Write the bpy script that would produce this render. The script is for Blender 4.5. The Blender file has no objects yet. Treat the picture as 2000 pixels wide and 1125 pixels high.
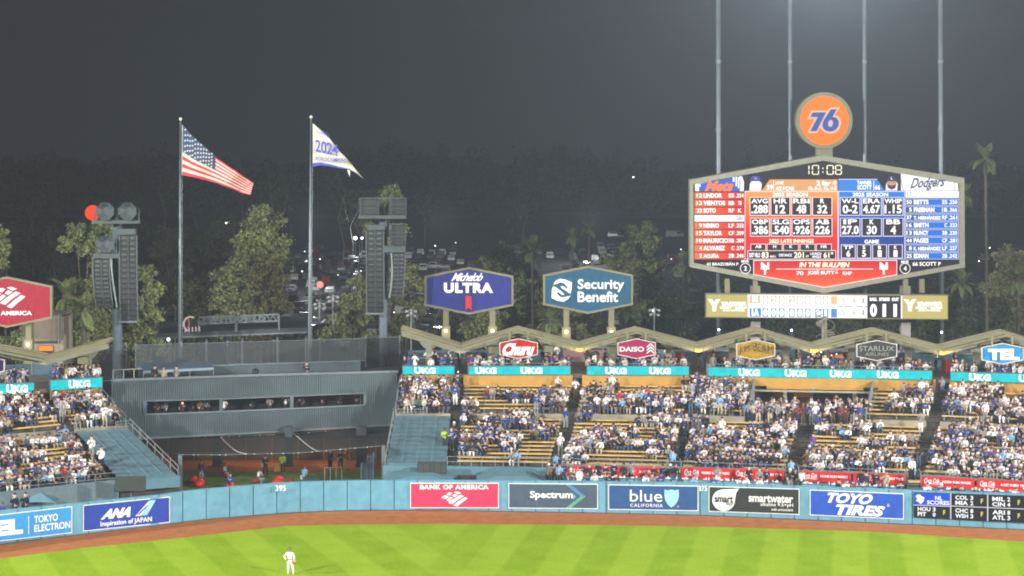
import bpy, math, random
import numpy as np
from mathutils import Vector, Matrix
R = math.radians
rnd = random.Random(7)
scene = bpy.context.scene
COL = scene.collection

# ------------------------------------------------------------------ camera
F, CX, YH, H = 3960.0, 1000.0, 200.0, 33.0     # focal length in photo pixels, horizon row, eye height
cd = bpy.data.cameras.new('camera'); cam = bpy.data.objects.new('camera', cd); COL.objects.link(cam)
cam.location = (0, 0, H); cam.rotation_euler = (R(90), 0, 0)
cd.sensor_width = 36; cd.lens = 36*F/2000; cd.shift_y = -(562.5-YH)/2000
cd.clip_start = .5; cd.clip_end = 4000
scene.camera = cam
# ------------------------------------------------------------------ night sky
w = bpy.data.worlds.new('World'); scene.world = w; w.use_nodes = True
wn = w.node_tree.nodes; wl = w.node_tree.links
sky = wn.new('ShaderNodeTexSky'); sky.sky_type = 'NISHITA'; sky.sun_disc = False
sky.sun_elevation = R(-8); sky.sun_rotation = R(0); sky.air_density = 2
mixw = wn.new('ShaderNodeMixRGB'); mixw.inputs[0].default_value = .985
mixw.inputs[2].default_value = (.19, .21, .235, 1)
wl.new(sky.outputs[0], mixw.inputs[1]); wl.new(mixw.outputs[0], wn['Background'].inputs[0])
wn['Background'].inputs[1].default_value = .05
# ------------------------------------------------------------------ floodlights (stadium light towers, outside the frame)
def flood(x, y, z, tx, ty, tz, watts, deg=75, col=(1, .985, .95), rad=2.5):
    l = bpy.data.lights.new('floodlight', 'SPOT'); o = bpy.data.objects.new('floodlight', l); COL.objects.link(o)
    l.energy = watts; l.spot_size = R(deg); l.spot_blend = .5; l.shadow_soft_size = rad; l.color = col
    o.location = (x, y, z)
    o.rotation_euler = (Vector((tx, ty, tz))-Vector((x, y, z))).to_track_quat('-Z', 'Y').to_euler()
flood(-115, 42, 62, -8, 178, 4, 1.05e6, 62)
flood(115, 42, 62, 12, 178, 4, 1.05e6, 62)
flood(-150, 118, 52, -5, 150, 0, 1.1e6, 52)
flood(150, 118, 52, 5, 150, 0, 1.1e6, 52)
flood(31.6, 203, 50.5, 2, 0, 44, 3.5e6, 68, (.93, .97, 1))
scene.view_settings.view_transform = 'Standard'; scene.view_settings.look = 'None'
scene.view_settings.exposure = 0; scene.view_settings.gamma = 1; scene.view_settings.use_curve_mapping = False
scene.render.engine = 'CYCLES'; scene.cycles.filter_width = 1.9
scene.cycles.max_bounces = 5; scene.cycles.volume_bounces = 0; scene.cycles.transparent_max_bounces = 12
scene.cycles.diffuse_bounces = 2; scene.cycles.glossy_bounces = 2
scene.cycles.use_denoising = True; scene.cycles.sample_clamp_indirect = 4; scene.cycles.sample_clamp_direct = 0
scene.cycles.use_light_tree = True

HAZE_D = .00018
# ------------------------------------------------------------------ helpers
def P(px, py, Y, off=0): return Vector(((px-CX)/F*Y, Y, H-(py-YH)/F*Y))
def zat(py, Y): return H-(py-YH)/F*Y
def xat(px, Y): return (px-CX)/F*Y
def yat(py, Z): return (H-Z)*F/(py-YH)
def lerp(a, b, t): return a+(b-a)*t
def table(tb, x):
    if x <= tb[0][0]: (a, b), (c, d) = tb[0], tb[1]
    elif x >= tb[-1][0]: (a, b), (c, d) = tb[-2], tb[-1]
    else:
        for (a, b), (c, d) in zip(tb, tb[1:]):
            if a <= x <= c: break
    return b+(d-b)*(x-a)/(c-a)

MATS = {}
def lin(c): return tuple((v/12.92 if v <= .04045 else ((v+.055)/1.055)**2.4) for v in c)
def mat(name, col, rough=.65, metal=0, var=.12, scale=2.0, spec=.4, objvar=0, bump=0):
    if name in MATS: return MATS[name]
    m = bpy.data.materials.new(name); m.use_nodes = True; nt = m.node_tree; b = nt.nodes['Principled BSDF']
    b.inputs['Roughness'].default_value = rough; b.inputs['Metallic'].default_value = metal
    b.inputs['Specular IOR Level'].default_value = spec
    tc = nt.nodes.new('ShaderNodeTexCoord'); nz = nt.nodes.new('ShaderNodeTexNoise'); nz.inputs['Scale'].default_value = scale
    nz.inputs['Detail'].default_value = 5
    nt.links.new(tc.outputs['Object'], nz.inputs['Vector'])
    cr = nt.nodes.new('ShaderNodeValToRGB')
    cr.color_ramp.elements[0].position = .3; cr.color_ramp.elements[1].position = .7
    cr.color_ramp.elements[0].color = tuple(c*(1-var) for c in col)+(1,)
    cr.color_ramp.elements[1].color = tuple(min(1, c*(1+var)) for c in col)+(1,)
    nt.links.new(nz.outputs['Fac'], cr.inputs[0]); out = cr.outputs[0]
    if objvar:
        oi = nt.nodes.new('ShaderNodeObjectInfo'); hs = nt.nodes.new('ShaderNodeHueSaturation')
        mr = nt.nodes.new('ShaderNodeMapRange'); mr.inputs[3].default_value = 1-objvar; mr.inputs[4].default_value = 1+objvar
        nt.links.new(oi.outputs['Random'], mr.inputs[0]); nt.links.new(mr.outputs[0], hs.inputs['Value'])
        nt.links.new(out, hs.inputs['Color']); out = hs.outputs[0]
    nt.links.new(out, b.inputs['Base Color'])
    if bump:
        bp = nt.nodes.new('ShaderNodeBump'); bp.inputs['Strength'].default_value = bump; bp.inputs['Distance'].default_value = .05
        nt.links.new(nz.outputs['Fac'], bp.inputs['Height']); nt.links.new(bp.outputs[0], b.inputs['Normal'])
    MATS[name] = m; return m
def em(name, col, st=1.0, led=False):
    if name in MATS: return MATS[name]
    m = bpy.data.materials.new(name); m.use_nodes = True; nt = m.node_tree; b = nt.nodes['Principled BSDF']
    b.inputs['Base Color'].default_value = (.01, .01, .01, 1); b.inputs['Specular IOR Level'].default_value = .05; b.inputs['Roughness'].default_value = .5
    b.inputs['Emission Color'].default_value = tuple(col)+(1,); b.inputs['Emission Strength'].default_value = st
    if led:   # slight unevenness between the LED tiles of a board
        tc = nt.nodes.new('ShaderNodeTexCoord'); vo = nt.nodes.new('ShaderNodeTexVoronoi'); vo.distance = 'CHEBYCHEV'
        vo.inputs['Scale'].default_value = 1.6; vo.inputs['Randomness'].default_value = .1
        mr = nt.nodes.new('ShaderNodeMapRange'); mr.inputs[3].default_value = st*.86; mr.inputs[4].default_value = st*1.1
        sp = nt.nodes.new('ShaderNodeSeparateColor')
        nt.links.new(tc.outputs['Object'], vo.inputs['Vector']); nt.links.new(vo.outputs['Color'], sp.inputs[0])
        nt.links.new(sp.outputs[0], mr.inputs[0]); nt.links.new(mr.outputs[0], b.inputs['Emission Strength'])
    MATS[name] = m; return m
def em_grad(name, stops, axis='Z', st=1.0):
    m = bpy.data.materials.new(name); m.use_nodes = True; nt = m.node_tree; b = nt.nodes['Principled BSDF']
    b.inputs['Base Color'].default_value = (.01, .01, .01, 1); b.inputs['Specular IOR Level'].default_value = .05
    tc = nt.nodes.new('ShaderNodeTexCoord'); s = nt.nodes.new('ShaderNodeSeparateXYZ'); cr = nt.nodes.new('ShaderNodeValToRGB')
    nt.links.new(tc.outputs['Generated'], s.inputs[0]); nt.links.new(s.outputs[axis], cr.inputs[0])
    e = cr.color_ramp.elements
    e[0].position = stops[0][0]; e[0].color = stops[0][1]+(1,); e[1].position = stops[-1][0]; e[1].color = stops[-1][1]+(1,)
    for p, c in stops[1:-1]:
        n = e.new(p); n.color = c+(1,)
    nt.links.new(cr.outputs[0], b.inputs['Emission Color']); b.inputs['Emission Strength'].default_value = st
    return m
def mesh_fabric(name, col, alpha):
    m = bpy.data.materials.new(name); m.use_nodes = True; nt = m.node_tree; b = nt.nodes['Principled BSDF']
    b.inputs['Base Color'].default_value = tuple(col)+(1,); b.inputs['Roughness'].default_value = .8
    b.inputs['Alpha'].default_value = alpha
    return m

def base_props(o, label=None, cat=None, group=None, kind=None):
    if label: o['label'] = label
    if cat: o['category'] = cat
    if group: o['group'] = group
    if kind: o['kind'] = kind
    return o
def thing(name, label, cat, loc=(0, 0, 0), rz=0, group=None):
    o = bpy.data.objects.new(name, None); COL.objects.link(o); o.empty_display_size = .3
    o.location = loc; o.rotation_euler = (0, 0, rz); base_props(o, label, cat, group)
    ORG[o.name] = Vector(loc); return o
ORG = {}
class MB:
    def __init__(s): s.v = []; s.f = []; s.m = []
    def add(s, vs, fs, mi=0):
        n = len(s.v); s.v += [tuple(v) for v in vs]; s.f += [tuple(i+n for i in f) for f in fs]; s.m += [mi]*len(fs); return s
    def quad(s, a, b, c, d, mi=0): return s.add((a, b, c, d), ((0, 1, 2, 3),), mi)
    def box(s, x0, y0, z0, x1, y1, z1, mi=0):
        return s.add([(x0,y0,z0),(x1,y0,z0),(x1,y1,z0),(x0,y1,z0),(x0,y0,z1),(x1,y0,z1),(x1,y1,z1),(x0,y1,z1)],
                     [(0,3,2,1),(4,5,6,7),(0,1,5,4),(1,2,6,5),(2,3,7,6),(3,0,4,7)], mi)
    def bar(s, a, b, w, h, mi=0, up=Vector((0, 0, 1))):
        a = Vector(a); b = Vector(b); d = (b-a).normalized()
        if abs(d.dot(up)) > .99: up = Vector((0, 1, 0))
        sx = d.cross(up).normalized()*w/2; u = sx.cross(d).normalized()*h/2
        vs = [a-sx-u, a+sx-u, a+sx+u, a-sx+u, b-sx-u, b+sx-u, b+sx+u, b-sx+u]
        return s.add(vs, [(0,1,2,3),(7,6,5,4),(0,4,5,1),(1,5,6,2),(2,6,7,3),(3,7,4,0)], mi)
    def tube(s, pts, rads, seg=8, mi=0, caps=True):
        pts = [Vector(p) for p in pts]
        if not hasattr(rads, '__len__'): rads = [rads]*len(pts)
        n = len(s.v)
        for i, p in enumerate(pts):
            d = (pts[min(i+1, len(pts)-1)]-pts[max(i-1, 0)]).normalized()
            up = Vector((0, 0, 1)) if abs(d.z) < .9 else Vector((0, 1, 0))
            a = d.cross(up).normalized(); b = a.cross(d)
            for k in range(seg):
                t = 2*math.pi*k/seg; q = p+(a*math.cos(t)+b*math.sin(t))*rads[i]; s.v.append(tuple(q))
        for i in range(len(pts)-1):
            for k in range(seg):
                k2 = (k+1) % seg
                s.f.append((n+i*seg+k, n+i*seg+k2, n+(i+1)*seg+k2, n+(i+1)*seg+k)); s.m.append(mi)
        if caps:
            s.f.append(tuple(n+k for k in range(seg))[::-1]); s.m.append(mi)
            m0 = n+(len(pts)-1)*seg; s.f.append(tuple(m0+k for k in range(seg))); s.m.append(mi)
        return s
    def prism(s, poly, dv, mi=0):
        """poly: list of 3D points (planar); dv: extrusion vector"""
        n = len(poly); dv = Vector(dv); a = [Vector(p) for p in poly]
        return s.add(a+[p+dv for p in a], [tuple(range(n)), tuple(range(2*n-1, n-1, -1))]+[(i, i+n, (i+1) % n+n, (i+1) % n) for i in range(n)], mi)
    def sphere(s, c, r, seg=8, rings=5, mi=0, sz=1):
        n = len(s.v); c = Vector(c); s.v.append(tuple(c+Vector((0, 0, r*sz))))
        for i in range(1, rings):
            t = math.pi*i/rings
            for k in range(seg):
                p = 2*math.pi*k/seg; s.v.append((c.x+r*math.sin(t)*math.cos(p), c.y+r*math.sin(t)*math.sin(p), c.z+r*sz*math.cos(t)))
        s.v.append((c.x, c.y, c.z-r*sz))
        for k in range(seg): s.f.append((n, n+1+k, n+1+(k+1) % seg)); s.m.append(mi)
        for i in range(rings-2):
            for k in range(seg):
                a = n+1+i*seg; s.f.append((a+k, a+seg+k, a+seg+(k+1) % seg, a+(k+1) % seg)); s.m.append(mi)
        a = n+1+(rings-2)*seg; e = len(s.v)-1
        for k in range(seg): s.f.append((a+k, e, a+(k+1) % seg)); s.m.append(mi)
        return s
    def build(s, name, mats, parent=None, org=None, smooth=False):
        if not isinstance(mats, (list, tuple)): mats = [mats]
        if parent is not None: o3 = ORG.get(parent.name, Vector((0, 0, 0))) if org is None else Vector(org)
        else:
            if org is None:
                a = np.array(s.v); org = ((a[:, 0].min()+a[:, 0].max())/2, (a[:, 1].min()+a[:, 1].max())/2, a[:, 2].min())
            o3 = Vector(org)
        me = bpy.data.meshes.new(name)
        me.from_pydata([(v[0]-o3.x, v[1]-o3.y, v[2]-o3.z) for v in s.v], [], s.f)
        for m in mats: me.materials.append(m)
        me.polygons.foreach_set('material_index', s.m)
        if smooth: me.polygons.foreach_set('use_smooth', [True]*len(s.f))
        me.update()
        o = bpy.data.objects.new(name, me); COL.objects.link(o)
        if parent is not None: o.parent = parent
        else: o.location = o3
        ORG[o.name] = Vector(o3)
        return o
def sub_org(o, parent):          # world origin of a child so that its own children can be placed
    ORG[o.name] = ORG[parent.name]
def struct(o): o['kind'] = 'structure'; return o
def copy_tree(o, parent=None, loc=None, rz=None):
    c = o.copy(); COL.objects.link(c)
    if parent is not None: c.parent = parent
    if loc is not None: c.location = loc
    if rz is not None: c.rotation_euler = (0, 0, rz)
    for ch in o.children: copy_tree(ch, c)
    return c

# ---- flat print: surfaces that turn sign coordinates into points in the place
class Pane:
    """vertical plane through two ground points; coordinates (x, y) -> photo pixel (ox+x/s, oy+y/s) -> ray -> plane"""
    def __init__(s, px0, Y0, px1=None, Y1=None, sc=1, ox=0, oy=0):
        if px1 is None: px1, Y1 = px0+500, Y0
        a = Vector((xat(px0, Y0), Y0, 0)); b = Vector((xat(px1, Y1), Y1, 0)); d = (b-a).normalized()
        s.a = a; s.n = Vector((d.y, -d.x, 0)); s.sc, s.ox, s.oy = sc, ox, oy
        if s.n.y > 0: s.n = -s.n
    def pt(s, x, y, off=0):
        px = s.ox+x/s.sc; py = s.oy+y/s.sc
        d = Vector(((px-CX)/F, 1, -(py-YH)/F)); c = Vector((0, 0, H))
        t = s.n.dot(s.a-c)/s.n.dot(d)
        return c+d*t+s.n*off
class Quad:
    """u, v in 0..1 between four photo corners (tl, tr, br, bl) on a pane"""
    def __init__(s, pane, tl, tr, br, bl): s.p, s.c = pane, (tl, tr, br, bl); s.n = pane.n
    def pt(s, u, v, off=0):
        tl, tr, br, bl = s.c
        x = (tl[0]*(1-u)+tr[0]*u)*(1-v)+(bl[0]*(1-u)+br[0]*u)*v
        y = (tl[1]*(1-u)+tr[1]*u)*(1-v)+(bl[1]*(1-u)+br[1]*u)*v
        return s.p.pt(x, y, off)
_tc = {}
def glyphs(s, bold, spacing, ext):
    k = (s, round(bold, 3), spacing, ext)
    if k in _tc: return _tc[k]
    cu = bpy.data.curves.new('tmp', 'FONT'); cu.body = s; cu.offset = bold; cu.space_character = spacing; cu.resolution_u = 3
    cu.extrude = ext
    o = bpy.data.objects.new('tmp', cu); COL.objects.link(o)
    dg = bpy.context.evaluated_depsgraph_get(); me = o.evaluated_get(dg).to_mesh()
    vs = [tuple(v.co) for v in me.vertices]; fs = [tuple(p.vertices) for p in me.polygons]
    o.evaluated_get(dg).to_mesh_clear(); bpy.data.objects.remove(o); bpy.data.curves.remove(cu)
    _tc[k] = (vs, fs); return vs, fs
def text(surf, s, box, m, parent, bold=.02, shear=0, off=.03, spacing=1.0, ext=0, arc=0, rot=0, name='lettering', ydown=True):
    """fit the word into box (x0, y0, x1, y1) of the surface (y grows downwards)"""
    vs, fs = glyphs(s, bold, spacing, ext)
    xs = [v[0] for v in vs]; ys = [v[1] for v in vs]; a, b, c, d = min(xs), max(xs), min(ys), max(ys)
    x0, y0, x1, y1 = box; hh = (y1-y0); mb = MB(); out = []
    for v in vs:
        u = (v[0]-a)/(b-a); t = (v[1]-c)/max(1e-6, d-c)
        ww = (x1-x0)-abs(shear)*(1 if True else 0)
        x = x0+u*ww+(shear*t if shear >= 0 else -shear*(1-t)); y = y1-t*hh
        if arc: y += arc*(2*u-1)**2
        if rot: y += rot*(u-.5)
        out.append(surf.pt(x, y, off+v[2]))
    mb.add(out, fs); return mb.build(name, m, parent)
def poly(surf, pts, m, parent, off=.02, name='panel', org=None):
    mb = MB(); mb.add([surf.pt(x, y, off) for x, y in pts], [tuple(range(len(pts)))]); return mb.build(name, m, parent, org)
def polys(surf, lst, m, parent, off=.02, name='panel'):
    mb = MB()
    for pts in lst: mb.add([surf.pt(x, y, off) for x, y in pts], [tuple(range(len(pts)))])
    return mb.build(name, m, parent)
def rect(x0, y0, x1, y1): return [(x0, y0), (x1, y0), (x1, y1), (x0, y1)]
def frame_pts(pts, w):         # inset polygon towards its centre by w (approximate)
    n = len(pts); out = []
    for i in range(n):
        p0, p1, p2 = Vector(pts[i-1]+(0,)), Vector(pts[i]+(0,)), Vector(pts[(i+1) % n]+(0,))
        d1 = (p1-p0).normalized(); d2 = (p2-p1).normalized(); n1 = Vector((-d1.y, d1.x, 0)); n2 = Vector((-d2.y, d2.x, 0))
        b = (n1+n2); b = b/max(.2, b.dot(n1))
        out.append((p1.x+b.x*w, p1.y+b.y*w))
    return out
def ring(surf, outer, w, depth, m, parent, off=.05, name='frame', back=0):
    """frame of width w round a polygon given clockwise on screen, standing `off` proud and reaching `depth` back"""
    inner = frame_pts(outer, w); n = len(outer); mb = MB()
    A = [surf.pt(x, y, off) for x, y in outer]; B = [surf.pt(x, y, off) for x, y in inner]
    nn = surf.n; A2 = [p-nn*depth for p in A]; B2 = [p-nn*(off+.04) for p in B]
    vs = A+B+A2+B2
    fs = []
    for i in range(n):
        j = (i+1) % n
        fs += [(i, j, n+j, n+i), (i, 2*n+i, 2*n+j, j), (n+i, n+j, 3*n+j, 3*n+i)]
    fs.append(tuple(2*n+i for i in range(n)))
    mb.add(vs, fs); o = mb.build(name, m, parent); return o, inner
# ------------------------------------------------------------------ materials
CREAM = mat('cream_paint', (.18, .168, .095), .55, var=.1, scale=.8)
CREAM_D = mat('cream_steel', (.30, .29, .22), .6, var=.15, scale=1.5)
GREYM = mat('grey_steel', (.13, .155, .17), .5, var=.15, scale=1.5)
POLE = mat('galvanised_steel', (.16, .19, .21), .45, metal=.3, var=.12, scale=.7)
DARK = mat('dark_grey_cladding', (.098, .132, .145), .55, var=.22, scale=.35)
DARKER = mat('charcoal_paint', (.035, .045, .055), .6)
BLACK = mat('black_metal', (.012, .013, .015), .5)
PADBLUE = mat('light_blue_wall_pad', (.122, .31, .41), .6, var=.12, scale=1.4, bump=.5, objvar=.04)
BLUEPT = mat('light_blue_paint', (.095, .20, .24), .6, var=.10, scale=1.3)
TARP = mat('blue_tarpaulin', (.088, .158, .185), .6, var=.10, scale=.9, bump=.3)
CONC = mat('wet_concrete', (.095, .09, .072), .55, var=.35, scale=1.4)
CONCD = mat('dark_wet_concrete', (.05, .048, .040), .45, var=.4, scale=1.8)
CONCT = mat('tan_concrete', (.27, .24, .17), .7, var=.2, scale=.8)
BENCH = mat('yellow_bench_plank', (.56, .36, .115), .5, var=.12, scale=2, objvar=.14)
YWALL = mat('yellow_wall_paint', (.42, .23, .045), .55, var=.12, scale=.8)
RAIL = mat('rail_steel', (.25, .29, .29), .45, metal=.3)
ASPH = mat('asphalt', (.035, .036, .037), .85, var=.25, scale=.15)
PAINT = mat('white_road_paint', (.35, .35, .33), .8)
WHITE = mat('white_print', (.80, .80, .78), .5, var=.03)

# ------------------------------------------------------------------ the field
WALL = [(-160, 1090), (0, 1063), (160, 1044), (330, 1024), (375, 1017), (560, 1002), (700, 997), (850, 997), (1020, 1000), (1180, 1002.5), (1370, 1007),
        (1570, 1015.5), (1780, 1025), (2000, 1035), (2160, 1045)]
WTOP = [(-160, 1020), (0, 997), (160, 982), (330, 964.5), (375, 957), (560, 941.5), (700, 938), (850, 937.5), (1020, 938.5), (1180, 940), (1370, 943),
        (1570, 949.5), (1780, 957), (2000, 965), (2160, 972)]
EDGE = [(-160, 1125), (0, 1092), (160, 1071), (330, 1054), (560, 1028), (700, 1025), (850, 1024), (1180, 1026), (1400, 1030), (1700, 1039), (2000, 1059), (2160, 1075)]
def wallp(px): return P(px, table(WALL, px), yat(table(WALL, px), 0))
def wallY(px): return yat(table(WALL, px), 0)
def wallZ(px): return zat(table(WTOP, px), wallY(px))
def terrain(x, y):
    if y < 208: return -.06
    if y < 228: return -.06-6.94*(y-208)/20
    if y < 705: return -7.0
    t = (y-705)/400
    return -7+(1.2*math.sin(x*.021+1)+2.5*math.sin(x*.009+2)+.6*math.sin(y*.03))*min(1, t*3)
ys = [-40, 60, 150, 200, 208, 214, 221, 228, 300, 400, 500, 600, 700]+[705+i*15 for i in range(1, 34)]
xs = [-640+i*32 for i in range(41)]
mb = MB(); n = len(xs)
mb.add([(x, y, terrain(x, y)) for y in ys for x in xs], [(j*n+i, j*n+i+1, (j+1)*n+i+1, (j+1)*n+i) for j in range(len(ys)-1) for i in range(n-1)])
GROUND = mat('dry_earth', (.075, .072, .055), .9, var=.4, scale=.05)
struct(mb.build('ground', GROUND, org=(0, 0, 0)))
# grass
def mow():
    m = bpy.data.materials.new('mown_grass'); m.use_nodes = True; nt = m.node_tree; b = nt.nodes['Principled BSDF']; L = nt.links.new
    N = nt.nodes.new
    tc = N('ShaderNodeTexCoord'); s = N('ShaderNodeSeparateXYZ'); L(tc.outputs['Object'], s.inputs[0])
    def M(op, a, b_=None, c=None):
        q = N('ShaderNodeMath'); q.operation = op
        for i, v in enumerate((a, b_, c)):
            if v is None: continue
            if isinstance(v, (int, float)): q.inputs[i].default_value = v
            else: L(v, q.inputs[i])
        return q.outputs[0]
    nz = N('ShaderNodeTexNoise'); nz.inputs['Scale'].default_value = .35; nz.inputs['Detail'].default_value = 4; L(tc.outputs['Object'], nz.inputs[0])
    nf = N('ShaderNodeTexNoise'); nf.inputs['Scale'].default_value = 6; nf.inputs['Detail'].default_value = 6; L(tc.outputs['Object'], nf.inputs[0])
    wob = M('MULTIPLY', nz.outputs['Fac'], .5)
    def stripes(k, off, width):
        a = M('ADD', M('ADD', s.outputs[0], M('MULTIPLY', s.outputs[1], k)), M('ADD', wob, off))
        q = M('SINE', M('MULTIPLY', a, math.pi/width))
        return M('MINIMUM', M('MAXIMUM', M('MULTIPLY', q, 5), -1), 1)
    A = stripes(-.17, 1.5, 2.6); B = stripes(.40, .8, 2.9)
    side = M('MULTIPLY_ADD', s.outputs[0], .10, 1.05)
    side = M('MINIMUM', M('MAXIMUM', side, 0.0), 1.0)
    v = M('ADD', M('MULTIPLY', A, side), M('MULTIPLY', B, M('SUBTRACT', 1.0, M('MULTIPLY', side, .85))))
    v = M('ADD', M('MULTIPLY', v, .095), M('ADD', M('MULTIPLY', nz.outputs['Fac'], .5), M('MULTIPLY', nf.outputs['Fac'], .75)))
    cr = N('ShaderNodeValToRGB'); L(v, cr.inputs[0]); e = cr.color_ramp.elements
    e[0].position = .36; e[0].color = (.180, .305, .008, 1); e[1].position = .90; e[1].color = (.31, .44, .035, 1)
    L(cr.outputs[0], b.inputs['Base Color']); b.inputs['Roughness'].default_value = .8; b.inputs['Specular IOR Level'].default_value = 0
    bp = N('ShaderNodeBump'); bp.inputs['Strength'].default_value = .4; bp.inputs['Distance'].default_value = .05
    L(nf.outputs['Fac'], bp.inputs['Height']); L(bp.outputs[0], b.inputs['Normal'])
    return m
mb = MB(); px = [-160+i*40 for i in range(59)]
ed = [P(p, table(EDGE, p), yat(table(EDGE, p), 0)) for p in px]
vs = []
for e in ed: vs += [(e.x, e.y, .03), (e.x, 60, .03)]
mb.add([(-75, 60, .03), (-75, 120, .03)]+vs+[(75, 120, .03), (75, 60, .03)], [(0, 3, 2, 1)]+[(2+2*i, 3+2*i, 5+2*i, 4+2*i) for i in range(len(ed)-1)])
struct(mb.build('grass_field', mow(), org=(0, 0, 0)))
# warning track: a sheet under the grass edge that reaches the wall foot
TRACK = mat('red_clay_track', (.37, .138, .050), .85, var=.16, spec=.05, scale=1.2, bump=.2)
mb = MB(); vs = []
for p in px:
    e = P(p, table(EDGE, p), yat(table(EDGE, p), 0)); q = wallp(p); vs += [(e.x*.97, e.y*.97, .012), (q.x, q.y+.15, .012)]
mb.add(vs, [(2*i, 2*i+2, 2*i+3, 2*i+1) for i in range(len(px)-1)])
struct(mb.build('warning_track', TRACK, org=(0, 0, 0)))
# outfield wall, pad by pad
wt = thing('outfield_wall', 'light blue padded outfield wall curving along the warning track', 'wall', (0, 164, 0))
def wall_pads(a, b, step):
    mbc = MB(); p = a; k = 0
    while p < b-1:
        q = min(p+step, b); A, B = wallp(p), wallp(q); za, zb = wallZ(p), wallZ(q)
        d = (B-A).normalized(); nn = Vector((d.y, -d.x, 0)); g = .012; Z = Vector((0, 0, 1))
        A1, B1 = A+d*g, B-d*g; c = .03; mb = MB()
        out = [A1+d*c+nn*.10, B1-d*c+nn*.10]; inn = [A1, B1]
        vs = [inn[0]+Z*.05, inn[1]+Z*.05, inn[1]+Z*zb, inn[0]+Z*za, out[0]+Z*.08, out[1]+Z*.08, out[1]+Z*(zb-c), out[0]+Z*(za-c),
              inn[0]+Z*za-nn*.25, inn[1]+Z*zb-nn*.25]
        mb.add(vs, [(4, 5, 6, 7), (0, 1, 5, 4), (1, 2, 6, 5), (3, 7, 6, 2), (0, 4, 7, 3), (3, 2, 9, 8)])
        mb.build('wall_pad', PADBLUE, wt)
        mbc.quad(A-nn*.02, B-nn*.02, B-nn*.02+Z*(zb-.02), A-nn*.02+Z*(za-.02))
        mbc.quad(A-nn*.26, B-nn*.26, B-nn*.26+Z*(zb-.02), A-nn*.26+Z*(za-.02))
        p = q
    mbc.build('wall_core', mat('blue_core', (.06, .13, .17)), wt)
wall_pads(-150, 2150, 46)
text(Pane(700, wallY(700), 400, wallY(400)), '395', (537, 947, 558, 958.5), WHITE, wt, bold=.02, off=.16, name='distance_number')
text(Pane(1300, wallY(1300), 1400, wallY(1400)), '375', (1364.5, 948, 1381.5, 958.5), WHITE, wt, bold=.02, off=.16, name='distance_number')

# ------------------------------------------------------------------ wall advertising
def ad(name, label, tl, tr, br, bl, bg, border=WHITE, bw=1.6):
    x0, x1 = tl[0], tr[0]; pane = Pane(x0-8, wallY(x0-8)-.16, x1+8, wallY(x1+8)-.16)
    c = pane.pt((x0+x1)/2, tl[1]); t = thing(name, label, 'advertising banner', (c.x, c.y, .3))
    q = Quad(pane, tl, tr, br, bl); w, h = x1-x0, bl[1]-tl[1]
    poly(q, rect(0, 0, 1, 1), border, t, 0.0, 'border'); poly(q, rect(bw/w, bw/h, 1-bw/w, 1-bw/h), bg, t, .01, 'panel')
    return t, q
# TEL / TOKYO ELECTRON
SKYB = mat('sky_blue_print', (.03, .27, .60)); 
t, q = ad('wall_banner', 'bright blue banner on the wall reading TEL and TOKYO ELECTRON', (-60, 1012), (141, 988.5), (141, 1041), (-60, 1064.5), SKYB)
text(q, 'TEL', (.08, .22, .52, .80), WHITE, t, bold=.07)
poly(q, rect(.572, .18, .578, .85), WHITE, t, .03, 'divider_line')
text(q, 'TOKYO', (.63, .2, .86, .47), WHITE, t, bold=.02); text(q, 'ELECTRON', (.63, .54, .98, .80), WHITE, t, bold=.02)
NAVYB = mat('royal_blue_print', (.010, .045, .34))
t, q = ad('wall_banner', 'deep blue banner on the wall reading ANA Inspiration of JAPAN', (162, 986.5), (332, 969.7), (332, 1020.5), (162, 1038), NAVYB)
text(q, 'ANA', (.20, .24, .60, .62), WHITE, t, bold=.075, shear=.06)
poly(q, [(.60, .62), (.755, .09), (.82, .09), (.665, .62)], WHITE, t, .03, 'emblem_stripe')
poly(q, [(.62, .57), (.765, .15), (.79, .15), (.645, .57)], NAVYB, t, .04, 'emblem_stripe')
poly(q, [(.665, .62), (.735, .62), (.835, .07), (.775, .07)], mat('pale_blue_print', (.30, .58, .80)), t, .05, 'emblem_stripe')
text(q, 'Inspiration of JAPAN', (.20, .69, .79, .93), WHITE, t, bold=.025)
PINK = mat('crimson_print', (.62, .03, .09))
t, q = ad('wall_banner', 'crimson banner on the wall reading BANK OF AMERICA over a striped flag emblem', (801, 943), (974.5, 943), (974.5, 992.5), (801, 992.5), PINK)
text(q, 'BANK OF AMERICA', (.11, .07, .885, .26), WHITE, t, bold=.055, spacing=1.15)
def boa(q, t, x0, y0, x1, y1, m):
    L = lambda a: [(x0+(x1-x0)*u, y0+(y1-y0)*v) for u, v in a]
    polys(q, [L(a) for a in ([(.0, .42), (.12, .24), (.30, .32), (.16, .50)], [(.19, .20), (.30, .05), (.42, .10), (.33, .26)],
        [(.40, .30), (.50, .16), (.63, .24), (.50, .38)], [(.46, .04), (.60, 0), (.76, .10), (.63, .18)],
        [(.18, .58), (.34, .36), (.44, .42), (.28, .66)],
        [(.26, .76), (.44, .52), (.72, .22), (.86, .30), (.60, .58), (.42, .84)],
        [(.46, .92), (.66, .64), (.88, .38), (1.0, .46), (.78, .74), (.60, 1.0)])], m, t, .03, 'flag_emblem')
boa(q, t, .35, .34, .65, .93, WHITE)
SLATE = mat('slate_print', (.052, .085, .125))
t, q = ad('wall_banner', 'slate grey banner on the wall reading Spectrum beside a thin chevron', (993, 943.5), (1168, 945), (1168, 994.3), (993, 992.8), SLATE)
text(q, 'Spectrum', (.24, .30, .72, .66), WHITE, t, bold=.03)
poly(q, [(.725, .40), (.755, .52), (.725, .62)], mat('mid_blue_print', (.08, .35, .75)), t, .03, 'arrow')
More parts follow.
